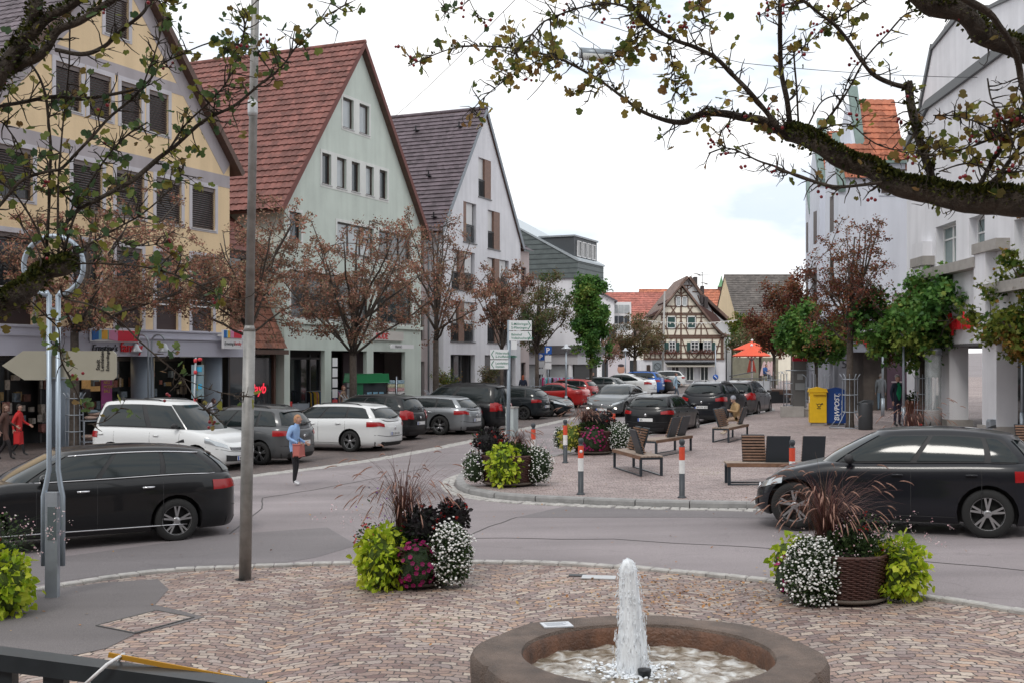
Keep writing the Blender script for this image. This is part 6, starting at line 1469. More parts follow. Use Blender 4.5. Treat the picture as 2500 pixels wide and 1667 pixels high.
def tub(px, py, off, label, comp, seed, R0=.50, hb=.50, scale=1.0, base=None):
    g = np.random.default_rng(seed); r = random.Random(seed)
    b = gp(px, py, off) if base is None else Vector(base); root = empty('flower_tub', b, 0, label, 'flower tub', 'wicker flower tubs around the square'); root.scale = (scale,)*3
    # woven basket
    m = MB(); nr = 22; na = 44
    def fn(u, v):
        q = 2*math.pi*u; k = int(v*nr+.5); z = .06+hb*v; rad = R0*(.86+.14*v); w = .016*math.sin(q*na/2+math.pi*(k % 2)); return ((rad+w)*math.cos(q), (rad+w)*math.sin(q), z)
    m.grid(fn, na*3, nr*1); m.build('basket', M_wick, root)
    m = MB()
    for k in range(nr):
        z = .06+hb*(k+.5)/nr; rad = R0*(.86+.14*(k+.5)/nr)
        m.tube([((rad+.016*math.cos(q*math.pi/22*22+k*math.pi)+.006)*math.cos(q*2*math.pi/44), (rad+.016*math.cos(q*math.pi+k*math.pi)+.006)*math.sin(q*2*math.pi/44), z) for q in range(45)], .011, 4, cap=False)
    m.build('weave', M_wick, root)
    m = MB(); m.lathe([(R0*.9,.03),(R0*.97,.05),(R0*.97,.075),(R0*.9,.08)], 32); m.box(-.12,.12,-R0*.7,R0*.7,0,.035); m.box(-R0*.7,R0*.7,-.12,.12,0,.034); m.build('base_board', mat('board_grey', (.10,.08,.065), .8), root)
    m = MB(); m.lathe([(R0*.97,hb+.02),(R0*1.03,hb+.05),(R0*1.0,hb+.08),(R0*.9,hb+.06)], 32, cap=False); m.build('rim', M_wick, root)
    m = MB(); m.lathe([(R0*.92,hb-.02),(.01,hb+.05)], 24); m.build('soil', mat('soil', (.03,.022,.016), .95), root)
    # green base filler
    P, d = mound(g, 1500, (0,0,hb+.08), (R0*.95,R0*.95,.24), -.1, .5); leaves('filler_foliage', P, .05, grnf, root, g=g, template=LEAFO, dirs=d)
    for (kind, c, rad, n) in comp:
        if kind in ('lime', 'white', 'dark', 'magenta', 'yellow'):
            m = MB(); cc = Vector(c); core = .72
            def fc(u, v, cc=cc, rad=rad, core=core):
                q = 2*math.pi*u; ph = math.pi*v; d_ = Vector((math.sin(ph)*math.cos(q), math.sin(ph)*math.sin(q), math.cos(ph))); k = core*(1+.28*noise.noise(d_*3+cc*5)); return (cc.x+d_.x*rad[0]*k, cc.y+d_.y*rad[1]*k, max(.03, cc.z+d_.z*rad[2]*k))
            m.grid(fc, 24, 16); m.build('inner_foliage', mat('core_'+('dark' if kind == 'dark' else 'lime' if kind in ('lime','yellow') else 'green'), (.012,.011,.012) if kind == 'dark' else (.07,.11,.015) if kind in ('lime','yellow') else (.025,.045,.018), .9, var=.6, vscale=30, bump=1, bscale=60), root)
        if kind in ('lime', 'yellow'):
            P, d = mound(g, n, c, rad, -.85, .38); P = P+g.normal(size=P.shape)*.035; dd = d.copy(); dd[:,2] -= .7
            leaves('lime_plant' if kind == 'lime' else 'yellow_plant', P, .070 if kind == 'lime' else .05, lime if kind == 'lime' else limey, root, g=g, template=HEART, dirs=dd, up=.1)
        elif kind == 'dark':
            P, d = mound(g, n, c, rad, -.6, .35); leaves('dark_plant', P, .065, darkf, root, g=g, template=LEAFO, dirs=d)
            P, d = mound(g, 8, c, np.array(rad)*1.05, .0, .05)
            Q = np.repeat(P, 9, axis=0)+g.normal(size=(72,3))*.018; leaves('red_dahlia', Q, .035, redf, root, g=g, template=LEAFO, kind='stuff')
        elif kind == 'white':
            P, d = mound(g, n*4, c, np.array(rad)*.95, -.85, .4); leaves('fine_foliage', P, .035, grnf, root, g=g, template=LEAFO, dirs=d)
            P, d = mound(g, n, c, rad, -.85, .30); P = P+g.normal(size=P.shape)*.030; m = MB()
            for p in P: q_ = r.uniform(.011,.021); m.ball(p, q_, rz=q_*.75, n=6, m=4)
            m.build('white_flowers', whf, root, kind='stuff')
        elif kind in ('magenta', 'red', 'pink', 'violet'):
            P, d = mound(g, n*7 if kind != 'violet' else n, c, np.array(rad)*.95, -.7, .5); leaves('green_leaves', P, .035, grnf, root, g=g, template=LEAFO, dirs=d)
            P, d = mound(g, n, c, rad, -.7, .12); Q = P; dd = d
            mt, sz = {'magenta': (magf,.055), 'red': (redf,.04), 'pink': (pkf,.022), 'violet': (vif,.022)}[kind]
            # petals lie in a disc facing outward
            T = []
            for p, q in zip(Q, dd):
                q = Vector(q)+Vector((0,-.3,.25)); q.normalize(); a = q.orthogonal().normalized(); b_ = q.cross(a)
                for k in range(5):
                    an = 2*math.pi*k/5; e = a*math.cos(an)+b_*math.sin(an); s_ = a*math.cos(an+1.57)+b_*math.sin(an+1.57); P0 = Vector(p)
                    T.append([P0, P0+e*sz*.45+s_*sz*.28+q*.006, P0+e*sz*.62+q*.01, P0+e*sz*.45-s_*sz*.28+q*.006])
            V = np.array([[list(x) for x in t] for t in T]).reshape(-1,3); Fc = np.arange(len(V)).reshape(-1,4)
            npmesh(kind+'_flowers', V, Fc, mt, root, tint=np.repeat(g.random(len(Q)), 5), kind='stuff')
        elif kind in ('grass', 'gaura'):
            V = []; Fs = []; tn = []; plum = []
            for i in range(n):
                q = r.uniform(0, 6.283); L = rad[2]*r.uniform(.55,1.1); sp = rad[0]*r.uniform(.25,1.1); bx = c[0]+r.gauss(0,.06); by = c[1]+r.gauss(0,.05)
                bend = r.uniform(.25, .8); pts = []
                K = 7
                for k in range(K+1):
                    t = k/K; z = c[2]+L*(t-bend*t*t*t*.9); x = bx+math.cos(q)*sp*(t**1.5); y = by+math.sin(q)*sp*(t**1.5); pts.append(Vector((x, y, z)))
                w = .0045 if kind == 'grass' else .0022
                if kind == 'grass' and i % 4 == 0: w = .0018
                side = Vector((-math.sin(q), math.cos(q), .3))
                base_ = len(V)
                for k, p in enumerate(pts): ww_ = w*(1-.75*k/K); V += [list(p-side*ww_), list(p+side*ww_)]
                Fs += [[base_+2*k, base_+2*k+1, base_+2*k+3, base_+2*k+2] for k in range(K)]; tn += [r.random()]*K
                if kind == 'grass' and i % 4 == 0:
                    e = pts[-1]; d_ = (pts[-1]-pts[-2]).normalized(); pl_ = [e-d_*.02]
                    LL_ = r.uniform(.13,.22)
                    for k in range(1, 7): d_ = (d_+Vector((math.cos(q)*.06, math.sin(q)*.06, -.16))).normalized(); pl_.append(pl_[-1]+d_*LL_/6)
                    plum.append(pl_)
                if kind == 'gaura' and r.random() < .7: plum.append(pts[-1])
            npmesh('grass_blades' if kind == 'grass' else 'thin_stems', np.array(V), np.array(Fs), grs if kind == 'grass' else grnf, root, tint=np.array(tn))
            if kind == 'grass' and plum:
                V = []; Fs = []; m = MB()
                for pl_ in plum:
                    m.tube(pl_, [.003,.006,.008,.008,.007,.005,.001], 5)
                    for k in range(110):
                        j = r.randint(0, 5); p = pl_[j].lerp(pl_[j+1], r.random()); d_ = (pl_[j+1]-pl_[j]).normalized(); o_ = Vector((r.gauss(0,1), r.gauss(0,1), r.gauss(0,1))).normalized(); e = p+(o_+d_*.8)*r.uniform(.012,.024)
                        s_ = o_.cross(d_)*.0014; b0 = len(m.v); m.add([p-s_, p+s_, e], [(0,1,2)], False)
                m.build('plumes', M_plume, root, kind='stuff')
            elif plum:
                P = np.repeat(np.array([list(p) for p in plum]), 5, axis=0)+g.normal(size=(len(plum)*5,3))*.018; leaves('pink_blossoms', P, .02, pkf, root, g=g, template=LEAFO)
    return root
tub(1012, 1425, .01, 'wicker tub with lime leaves, magenta petunias, white flowers and tall red grass, centre front', [
 ('lime', (-.40,-.30,.36), (.34,.34,.48), 760), ('magenta', (.06,-.46,.32), (.26,.22,.36), 95), ('white', (.50,-.26,.44), (.31,.34,.46), 1000),
 ('dark', (.10,-.16,.78), (.24,.22,.30), 420), ('dark', (.50,.20,.88), (.25,.22,.26), 300), ('red', (-.62,-.05,.55), (.20,.28,.36), 38), ('grass', (-.16,.1,.70), (.85,.8,1.45), 300), ('gaura', (-.3,.1,.6), (1.1,.9,.95), 34), ('violet', (-.5,.2,1.0), (.4,.3,.35), 14), ('white', (-.52,.2,.3), (.25,.3,.3), 120)], 101, .47, scale=.9)
tub(2062, 1462, .01, 'wicker tub with white flowers left, lime leaves right and drooping grass plumes, right front', [
 ('white', (-.50,-.30,.40), (.38,.36,.48), 1500), ('lime', (.66,-.16,.40), (.36,.34,.46), 680), ('lime', (-.62,.28,.45), (.28,.28,.34), 260), ('magenta', (-.80,.0,.28), (.12,.24,.28), 22),
 ('grass', (-.22,.08,.70), (.95,.8,1.40), 380), ('gaura', (.22,-.1,.6), (1.0,.8,.62), 90), ('pink', (.2,-.2,.85), (.42,.3,.32), 46), ('dark', (.14,.1,.85), (.28,.25,.28), 240), ('red', (.3,.0,.75), (.35,.3,.3), 9)], 102, .55, .56, scale=.85)
tub(-62, 1490, .015, 'wicker tub spilling lime leaves, cut off by the left edge of the picture', [
 ('lime', (.46,-.30,.34), (.30,.34,.44), 520), ('pink', (.25,-.1,.80), (.5,.4,.38), 60), ('gaura', (.2,-.1,.6), (.9,.8,.62), 70), ('white', (-.5,-.3,.4), (.3,.3,.4), 200), ('dark', (.0,-.1,.75), (.3,.25,.25), 220)], 103, .48)
tub(1243, 1182, .13, 'wicker tub with a lime cascade between white flowers at the tip of the plaza', [
 ('lime', (-.10,-.46,.42), (.36,.26,.46), 600), ('white', (.60,-.15,.40), (.32,.36,.42), 460), ('white', (-.72,-.1,.36), (.26,.3,.38), 220), ('dark', (-.38,-.0,.88), (.36,.3,.30), 480), ('grass', (.22,.1,.72), (.42,.4,.66), 170), ('red', (-.62,.1,.85), (.2,.2,.3), 22), ('gaura', (.6,.0,.6), (.7,.5,.6), 40), ('violet', (-.75,-.2,.5), (.2,.2,.2), 8)], 104, .58, .56)
tub(1450, 1106, .13, 'wicker tub with yellow, magenta and white flowers behind the first bench', [
 ('yellow', (-.62,-.2,.45), (.36,.34,.40), 520), ('magenta', (-.05,-.48,.40), (.36,.22,.40), 120), ('white', (.62,-.10,.45), (.42,.4,.44), 640), ('white', (-.95,.1,.4), (.16,.3,.35), 120), ('grass', (-.22,.1,.75), (.65,.6,.85), 300), ('dark', (.2,.0,.85), (.4,.3,.28), 420)], 105, .55, .56)
tub(2235, 1150, .13, 'tub of tall plumed grass hidden behind the passing black hatchback', [
 ('grass', (-.1,0,.8), (1.0,.8,1.15), 170), ('dark', (.2,.0,.8), (.3,.3,.25), 120)], 106, .62)
# ---------------- fountain ----------------
fb_ = gp(1577, 1700, .01); FX, FY = 1.0, 8.62; fo = empty('fountain', (FX, FY, gz(FX, FY)+.01), 0, 'round brown stone fountain basin with a foaming water jet', 'fountain')
M_stone = mat('brown_sandstone', (.135,.098,.078), .7, var=.45, vscale=3.2, bump=1, bscale=70)
M_water = bpy.data.materials.new('churned_water'); M_water.use_nodes = True
t = M_water.node_tree; p = t.nodes['Principled BSDF']; tc = t.nodes.new('ShaderNodeTexCoord'); n = t.nodes.new('ShaderNodeTexNoise'); n.inputs['Scale'].default_value = 7.5; n.inputs['Detail'].default_value = 10; n.inputs['Distortion'].default_value = .9
r_ = t.nodes.new('ShaderNodeValToRGB'); r_.color_ramp.elements[0].position = .38; r_.color_ramp.elements[0].color = (.17,.135,.095,1); r_.color_ramp.elements[1].position = .66; r_.color_ramp.elements[1].color = (.62,.62,.60,1)
e = r_.color_ramp.elements.new(.5); e.color = (.33,.29,.24,1)
t.links.new(tc.outputs['Object'], n.inputs[0]); t.links.new(n.outputs[0], r_.inputs[0]); t.links.new(r_.outputs[0], p.inputs['Base Color']); p.inputs['Roughness'].default_value = .12; p.inputs['Specular IOR Level'].default_value = .6
b = t.nodes.new('ShaderNodeBump'); b.inputs['Strength'].default_value = .5; b.inputs['Distance'].default_value = .04; t.links.new(n.outputs[0], b.inputs['Height']); t.links.new(b.outputs[0], p.inputs['Normal'])
m = MB(); NA = 160; Ro, Ri, hr = 1.29, .92, .56
def rim_r(q, z):
    """slightly lobed outline with shallow notches between the cut stone segments"""
    k = (q/(2*math.pi)*8+.62) % 1.0; d = min(k, 1-k)
    base = Ro*(1-.018*math.cos(2*math.pi*k)); notch = .085*max(0, 1-d/.03)
    return base-notch
prof = [('o',-.05,0,-.06),('o',-.02,0,.06),('o',0,0,hr-.16),('o',0,0,hr-.06),('o',-.02,0,hr-.015),('o',-.06,0,hr),('i',.05,0,hr+.002),('i',.012,0,hr-.006),('i',0,0,hr-.04),('i',-.015,0,hr-.10),('i',.0,0,.18),('c',0,0,.17)]
vs = []
for kind, dr, _, z in prof:
    for i in range(NA):
        q = 2*math.pi*i/NA; rr = (rim_r(q, z)+dr) if kind == 'o' else (Ri+dr if kind == 'i' else .02)
        rr += .006*noise.noise(Vector((math.cos(q)*4, math.sin(q)*4, z*5)))
        vs.append((rr*math.cos(q), rr*math.sin(q), z+.003*noise.noise(Vector((rr*9*math.cos(q), rr*9*math.sin(q), 2)))))
fs = [(j*NA+i, j*NA+(i+1) % NA, (j+1)*NA+(i+1) % NA, (j+1)*NA+i) for j in range(len(prof)-1) for i in range(NA)]
m.add(vs, fs, True); o = m.build('basin', M_stone, fo); o.data.set_sharp_from_angle(angle=R(35))
m = MB()
def wf(u, v):
    q = 2*math.pi*u; rr = .925*v; x, y = rr*math.cos(q), rr*math.sin(q)
    z = hr-.17+.020*noise.noise(Vector((x*7, y*7, 0)))+.012*noise.noise(Vector((x*18, y*18, 3)))+.016*math.exp(-((rr-.2)/.12)**2)+.006*math.sin(rr*32)*math.exp(-rr*2)
    return (x, y, z)
m.grid(wf, 120, 46); m.build('water_surface', M_water, fo)
M_foam = bpy.data.materials.new('foam'); M_foam.use_nodes = True; t = M_foam.node_tree; p = t.nodes['Principled BSDF']
p.inputs['Base Color'].default_value = (.86,.90,.95,1); p.inputs['Roughness'].default_value = .5; p.inputs['Subsurface Weight'].default_value = .35; p.inputs['Subsurface Radius'].default_value = (.05,.05,.05)
tc = t.nodes.new('ShaderNodeTexCoord'); mp = t.nodes.new('ShaderNodeMapping'); mp.inputs[3].default_value = (30,30,3.0); n = t.nodes.new('ShaderNodeTexNoise'); n.inputs['Scale'].default_value = 1; n.inputs['Detail'].default_value = 6
t.links.new(tc.outputs['Object'], mp.inputs[0]); t.links.new(mp.outputs[0], n.inputs[0]); b = t.nodes.new('ShaderNodeBump'); b.inputs['Strength'].default_value = .8; b.inputs['Distance'].default_value = .02; t.links.new(n.outputs[0], b.inputs['Height']); t.links.new(b.outputs[0], p.inputs['Normal'])
mr = t.nodes.new('ShaderNodeMapRange'); mr.inputs[1].default_value = .30; mr.inputs[2].default_value = .55; mr.inputs[3].default_value = .72; mr.inputs[4].default_value = 1; t.links.new(n.outputs[0], mr.inputs[0]); t.links.new(mr.outputs[0], p.inputs['Alpha'])
m = MB(); m.lathe([(Ri+.002,hr-.03),(Ri-.026,hr-.07),(Ri-.028,.17)], 120, cap=False); m.build('rust_band', mat('rust_stone', (.105,.045,.022), .5, var=.5, vscale=6, bump=.6), fo)
wz = hr-.17; jt = at(1541, 1362, FY); JX = at(1545, 1600, FY).x-FX; jh = jt.z-(gz(FX,FY)+.01)-wz
m = MB()
def jf(u, v, k=1.0, sd=0):
    q = 2*math.pi*u; z = wz+jh*v; w = (.060+.058*(1-v)**1.3)*math.sqrt(max(0,1-max(0,(v-.88)/.12)**2))*k
    w *= 1+.16*noise.noise(Vector((math.cos(q)*2.2+sd, math.sin(q)*2.2, z*4)))
    w += .012*noise.noise(Vector((math.cos(q)*7+sd, math.sin(q)*7, z*2.5)))
    return (JX+w*math.cos(q)-.035*v+.0, w*math.sin(q), z+.01*noise.noise(Vector((math.cos(q)*9, math.sin(q)*9, 1))))
m.grid(lambda u, v: jf(u, v), 64, 60)
r = random.Random(2)
for i in range(520):   # thrown streaks and drops around the column
    q = r.uniform(0, 6.28); v = r.random()**.8; a = jf(q/6.283, v, r.uniform(.95,1.35), 5); L = r.uniform(.01,.06)*(1.2-v)
    m.tube([a, (a[0]+math.cos(q)*.004, a[1]+math.sin(q)*.004, a[2]-L)], [.0015,.0032], 4)
for i in range(260):
    q = r.uniform(0, 6.28); d = abs(r.gauss(.20,.09)); m.ball((JX+d*math.cos(q), d*math.sin(q), wz+.012+r.uniform(0,.02)), r.uniform(.006,.022), rz=r.uniform(.004,.012), n=6, m=4)
m.build('water_jet', M_foam, fo)
m = MB(); m.lathe([(.045,wz-.1),(.045,wz+.05),(.05,wz+.055),(.05,wz+.075),(.03,wz+.08)], 16, (JX+.07,-.14,0)); m.build('nozzle', M_darkmetal, fo)
a = at(1359, 1513, 9.45); m = MB(); m.M = Matrix.Translation((a.x-FX, a.y-FY, hr+.004)) @ Matrix.Rotation(R(12),4,'Z'); m.box(-.12,.12,-.085,.085,0,.010); pq = m.build('plaque', mat('plaque_white', (.62,.64,.68), .35, .3), fo)
m = MB(); m.M = Matrix.Translation((a.x-FX, a.y-FY, hr+.004)) @ Matrix.Rotation(R(12),4,'Z')
for k in range(4): m.box(-.09,.09-.03*(k % 2),.045-.03*k,.052-.03*k,.010,.0115)
m.build('engraved_lines', mat('line_grey', (.25,.27,.3), .5), pq)
# ---------------- railing bottom left ----------------
ra = at(-260, 1572, 3.0); rb_ = at(640, 1690, 2.9)
rl = empty('handrail', (ra.x, ra.y, 0), 0, 'dark grey metal handrail with square posts in the bottom left corner', 'railing')
M_rail = mat('rail_paint', (.03,.037,.042), .35, .3, var=.15, vscale=20)
d = rb_-ra; m = MB(); m.bar((0,0,ra.z), (d.x,d.y,rb_.z), .07, .042); m.build('top_rail', M_rail, rl)
for t_ in (-.0,.31,.45,.62,.78,.93):
    q = Vector((d.x*t_, d.y*t_, ra.z+(rb_.z-ra.z)*t_)); m = MB(); m.box(q.x-.026,q.x+.026,q.y-.02,q.y+.02,.0,q.z-.02); m.build('post', M_rail, rl)
def onr(px, py): 
    p_ = at(px, py, 2.93); return Vector((p_.x-ra.x, p_.y-ra.y, p_.z))
st = empty('yellow_strap', (ra.x, ra.y, 0), 0, 'flat orange-yellow strap lying along the handrail, held by a white cable tie', 'strap')
m = MB(); a = onr(255,1616); b = onr(660,1684); m.bar(a+Vector((0,.03,.012)), b+Vector((0,.03,.004)), .006, .012); m.build('strap', mat('strap_yellow', (.48,.24,.02), .6), st)
m = MB(); c = onr(248,1632); e_ = .048; pts = [c+Vector((0.03,-e_,.024)), c+Vector((.04,e_,.026)), c+Vector((0,e_,-.03)), c+Vector((-.03,-e_,-.03)), c+Vector((.03,-e_,.024))]; m.tube(pts, .0045, 5); m.build('cable_tie', M_white, st)
# ---------------- lamp post ----------------
b = gp(598, 1413, .01); lp = empty('lamp_post', b, 0, 'tall tapered galvanised lamp post standing on the fountain pavement', 'lamp post')
M_pole = mat('galvanised_pole', (.27,.265,.255), .5, .5, var=.25, vscale=6, bump=.15)
m = MB(); tp = at(609, 795, b.y)-b; up = at(626, -160, b.y)-b
m.tube([(0,0,-.05),(tp.x*.5,0,tp.z*.5),(tp.x,0,tp.z-.06)], [.078,.077,.075], 24); m.tube([(tp.x,0,tp.z-.07),(tp.x,0,tp.z)], [.078,.056], 24); m.tube([(tp.x,0,tp.z-.01),(up.x*.8,0,up.z*.8),(up.x,0,up.z)], [.056,.052,.05], 20)
m.tube([(up.x,0,up.z),(up.x,.3,up.z+.5),(up.x,1.3,up.z+.8)], [.045,.04,.035], 12); m.build('pole', M_pole, lp)
m = MB(); m.cbox((up.x,1.6,up.z+.8), .26, .7, .12); m.build('lantern', M_greyf, lp)
m = MB(); s = at(617, 265, b.y)-b; m.lathe([(.06,-.1),(.064,-.05),(.064,.05),(.06,.1)], 16, (s.x,0,s.z)); m.build('clamp', mat('tape', (.5,.52,.53), .4, .3), lp)
m = MB(); m.lathe([(.085,0),(.12,.004),(.12,.0)], 20, (0,0,.0)); m.build('base_ring', M_darkmetal, lp)
# ---------------- twin tube sign stand ----------------
b = gp(128, 1456, .015); sg = empty('direction_sign', b, 0, 'blank beige arrow sign on a light blue twin tube stand with ring top', 'sign')
M_tubeb = mat('light_blue_steel', (.34,.40,.46), .4, .5, var=.1, vscale=4); Y = b.y
def rel(px, py, dy=0): return at(px, py, Y)-b+Vector((0,dy,0))
m = MB()
for (xt, xm, xb_) in ((120,113,106),(142,148,153)):
    m.tube([rel(xt,720), rel(xt,1145), rel(xm-1 if xt<130 else xm,1185), rel(xb_,1210), rel(xb_,1380)], .030, 14)
m.bar(rel(120,757), rel(142,757), .03, .05); m.bar(rel(120,1120), rel(142,1120), .02, .03)
m.build('tube', M_tubeb, sg)
m = MB(); c = rel(131, 650); rr = 73/F*Y; m.tube([c+Vector((rr*math.sin(q), 0, rr*math.cos(q))) for q in [math.pi*(.94)*(k/14-1)*1.0+math.pi*0 for k in range(0,29)]], .030, 10); m.tube([rel(120,725), rel(112,712)], .03, 8); m.tube([rel(142,725), rel(150,712)], .03, 8)
m.build('ring', M_tubeb, sg)
m = MB(); m.box(rel(113,0).x, rel(143,0).x, -.045, .045, -.02, rel(0,1200).z); m.build('post', M_steel, sg)
m = MB(); m.box(rel(120,0).x, rel(141,0).x, -.052, -.046, rel(0,1315).z, rel(0,1235).z); m.build('hatch', mat('hatch_grey', (.13,.16,.17), .5, .4), sg)
m = MB(); A = [rel(0,892),rel(52,856),rel(272,856),rel(280,864),rel(280,920),rel(272,927),rel(55,927)]
m.prism([(p_.x, p_.z) for p_ in A], 'y', .05, .085); pn = m.build('panel', mat('sign_back', (.36,.345,.28), .5, .2, var=.05), sg)
m = MB()
for py in (861,922): m.bar(rel(108,py,.045), rel(158,py,.045), .035, .02)
m.build('bracket', M_steel, sg)
Mt = lambda px, py: Matrix.Translation(rel(px,py,.046)) @ Matrix.Rotation(R(90),4,'X') @ Matrix.Rotation(R(90),4,'Z')
text_mesh('Stadt', .062, M_black, pn, Mt(240,903)); text_mesh('Leinfelden-', .058, M_black, pn, Mt(250,905)); text_mesh('Echterdingen', .052, M_black, pn, Mt(263,905))
# ---------------- cycle direction signpost ----------------
b = gp(1241, 1108, .0); cs = empty('signpost', b, 0, 'grey post carrying four white cycle direction boards with green arrows', 'signpost'); Y = b.y
m = MB(); m.tube([rel(1240,1180), rel(1243,782)], .055, 10); m.build('post', mat('post_grey', (.25,.29,.33), .45, .5), cs)
M_sgn = mat('sign_white', (.66,.68,.69), .4); M_sgr = mat('sign_green', (.01,.16,.10), .5)
def board(l, t_, r_, b_, txt, right, parent):
    a = rel(l, t_, -.07); c = rel(r_, b_, -.07); m = MB(); m.box(a.x, c.x, -.085, -.06, c.z, a.z); bd = m.build('board', M_sgn, parent)
    m = MB(); zc = (a.z+c.z)/2; h = (a.z-c.z)*.42; x = c.x-.035 if right else a.x+.035; s = -1 if right else 1
    m.bar((x+s*.07,-.088,zc+h),(x,-.088,zc),.02,.004,(0,1,0)); m.bar((x+s*.07,-.088,zc-h),(x,-.088,zc),.02,.004,(0,1,0)); m.build('arrow', M_sgr, bd)
    for i, s_ in enumerate(txt): text_mesh(s_, h*.82, M_sgr, bd, wallM(a.x+(.06 if right else .15), -.087, zc+(.05 if i == 0 else -.82)*h), ext=.001, bold=.001)
board(1243,783,1298,807,['S-Möhringen','S-Plieningen'],True,cs); board(1243,809,1298,832,['Bahnhof','Volkshochschule'],True,cs)
board(1197,853,1241,876,['Filderstadt','S-Hoffeld/Probst'],False,cs); board(1197,878,1241,900,['Leinfelden','Stetten'],False,cs)
m = MB(); a = rel(1248,833,-.06); c = rel(1262,853,-.06); m.box(a.x,c.x,-.08,-.06,c.z,a.z); m.build('small_plate', M_sgn, cs)
# ---------------- bollards ----------------
M_bd = mat('bollard_grey', (.045,.052,.06), .5, .2, var=.2, vscale=8); M_br = mat('bollard_red', (.62,.07,.03), .45, var=.12, vscale=12); M_bw = mat('bollard_white', (.70,.70,.69), .45, var=.1, vscale=12)
def make_bollard(b, label, sticker=False):
    root = empty('bollard', b, 0, label, 'bollard', 'red and white bollards along the plaza kerb')
    m = MB(); m.lathe([(.085,0),(.085,.012),(.06,.03),(.053,.04),(.053,.45)], 16); m.build('post', M_bd, root)
    m = MB(); m.lathe([(.055,.45),(.055,.70)], 16, cap=False); m.build('white_band', M_bw, root)
    m = MB(); m.lathe([(.055,.70),(.055,.94)], 16, cap=False); m.build('red_band', M_br, root)
    m = MB(); m.lathe([(.054,.94),(.046,.955),(.03,.97),(.05,1.0),(.056,1.03),(.05,1.065),(.03,1.085),(.002,1.09)], 16, cap=False); m.build('ball_cap', M_bd, root)
    if sticker: m = MB(); m.M = Matrix.Translation((0,-.056,.83)) @ Matrix.Rotation(R(90),4,'X'); m.lathe([(.03,-.004),(.03,.003)], 16); m.build('sticker', M_white, root)
    return root
make_bollard(gp(1418,1206,.12), 'bollard with a round white sticker on its red band, in front of the lime tub', True)
for (px, py, lb) in ((1665,1214,'freestanding bollard in the middle of the plaza edge right of the benches'),(1380,1129,'bollard beside the yellow and magenta flower tub'),(1302,1143,'bollard rising behind the lime and white flower tub'),(1498,1085,'bollard behind the tub by the black hatchback, only its top showing'),(1934,1220,'bollard between the wooden bench and the passing hatchback')):
    make_bollard(gp(px, py, .12), lb)
# ---------------- benches ----------------
M_slat = mat('bench_slat', (.16,.085,.05), .6, var=.35, vscale=9, bump=.3); M_slat2 = mat('bench_slat_weathered', (.30,.235,.19), .7, var=.3, vscale=9); M_bfr = mat('bench_steel', (.035,.045,.055), .4, .4)
def bench(px, py, ang, L, backs, label, depth=.52):
    """px,py: ground contact of the frame corner at local (0,0); local x along the bench, y its depth. backs: (x0, x1, side)"""
    b = gp(px, py, .12); root = empty('bench', b, ang, label, 'bench', 'slatted benches on the plaza'); H_ = .42; D = depth
    for x in (0, L-.06):
        m = MB(); m.box(x, x+.06, 0, .05, 0, H_); m.box(x, x+.06, D-.05, D, 0, H_); m.box(x, x+.06, .05, D-.05, H_-.05, H_); m.build('leg_frame', M_bfr, root)
    m = MB()
    for y in (.0, D-.05): m.box(.06, L-.06, y, y+.05, 0, .03)
    m.box(.06, L-.06, 0, .03, H_-.05, H_-.002); m.box(.06, L-.06, D-.03, D, H_-.05, H_-.002); m.build('frame_rail', M_bfr, root)
    m = MB(); n = 6
    for k in range(n): y = .0+k*(D/n); m.box(-.02, L+.02, y+.008, y+D/n-.008, H_, H_+.035)
    m.build('seat', M_slat2, root, bevel=.004)
    m = MB(); m.box(-.02, L+.02, -.022, -.001, H_-.045, H_+.03); m.build('seat_edge', M_slat, root)
    for (x0, x1, s) in backs:
        # s=+1: sitter faces -y (back rest leans to +y side); -1 the other way
        y0 = D*.62 if s > 0 else D*.38; lean = .16*s; hb = .46
        m = MB(); k = 9
        for i in range(k):
            t = i/(k-1); z = H_+.08+hb*t; y = y0+lean*t; m.cbox(((x0+x1)/2, y-.02*s, z), x1-x0, .03, .035, rx=-.33*s)
        bk = m.build('backrest', M_slat, root)
        m = MB(); m.prism([(y0+.0,H_),(y0+.03*s,H_),(y0+.03*s+lean*1.1,H_+hb+.12),(y0+lean*1.1,H_+hb+.12)], 'x', x0, x1); m.build('back_plate', M_bfr, bk)
    return root
def bench2(pa, pb, depth, backs, label):
    a = gp(pa[0], pa[1], .12); b = gp(pb[0], pb[1], .12); d = b-a; return bench(pa[0], pa[1], math.atan2(d.y, d.x), d.length, backs, label, depth)
bench2((1554,1163),(1492,1141), .55, [(.12,.75,1),(.80,1.35,-1)], 'short bench with angled slatted backrests, nearest to the flower tubs') if False else None
bench(1497,1141, R(-79.5), 2.2, [(1.35,1.85,-1),(.75,1.25,1),(.15,.6,1)], 'nearest bench with one backrest turned away, behind the stickered bollard')
bench(1603,1116, R(59), 2.4, [(1.1,1.6,-1),(1.8,2.3,-1)], 'middle bench with two dark backrests in a row by the black hatchback')
bench(1780,1080, R(65), 2.4, [(.1,.55,1),(.65,1.1,1),(1.85,2.3,-1)], 'bench where the person in the beige coat is sitting')
bench(1777,1184, R(-3), 2.7, [(.34,.81,1),(.78,1.25,-1),(1.5,1.95,-1)], 'long bench with dark steel backs beside the passing black hatchback')
bench(2440,1150, R(-3), 2.4, [(.5,1.6,1)], 'slatted bench at the far right edge behind the passing hatchback')
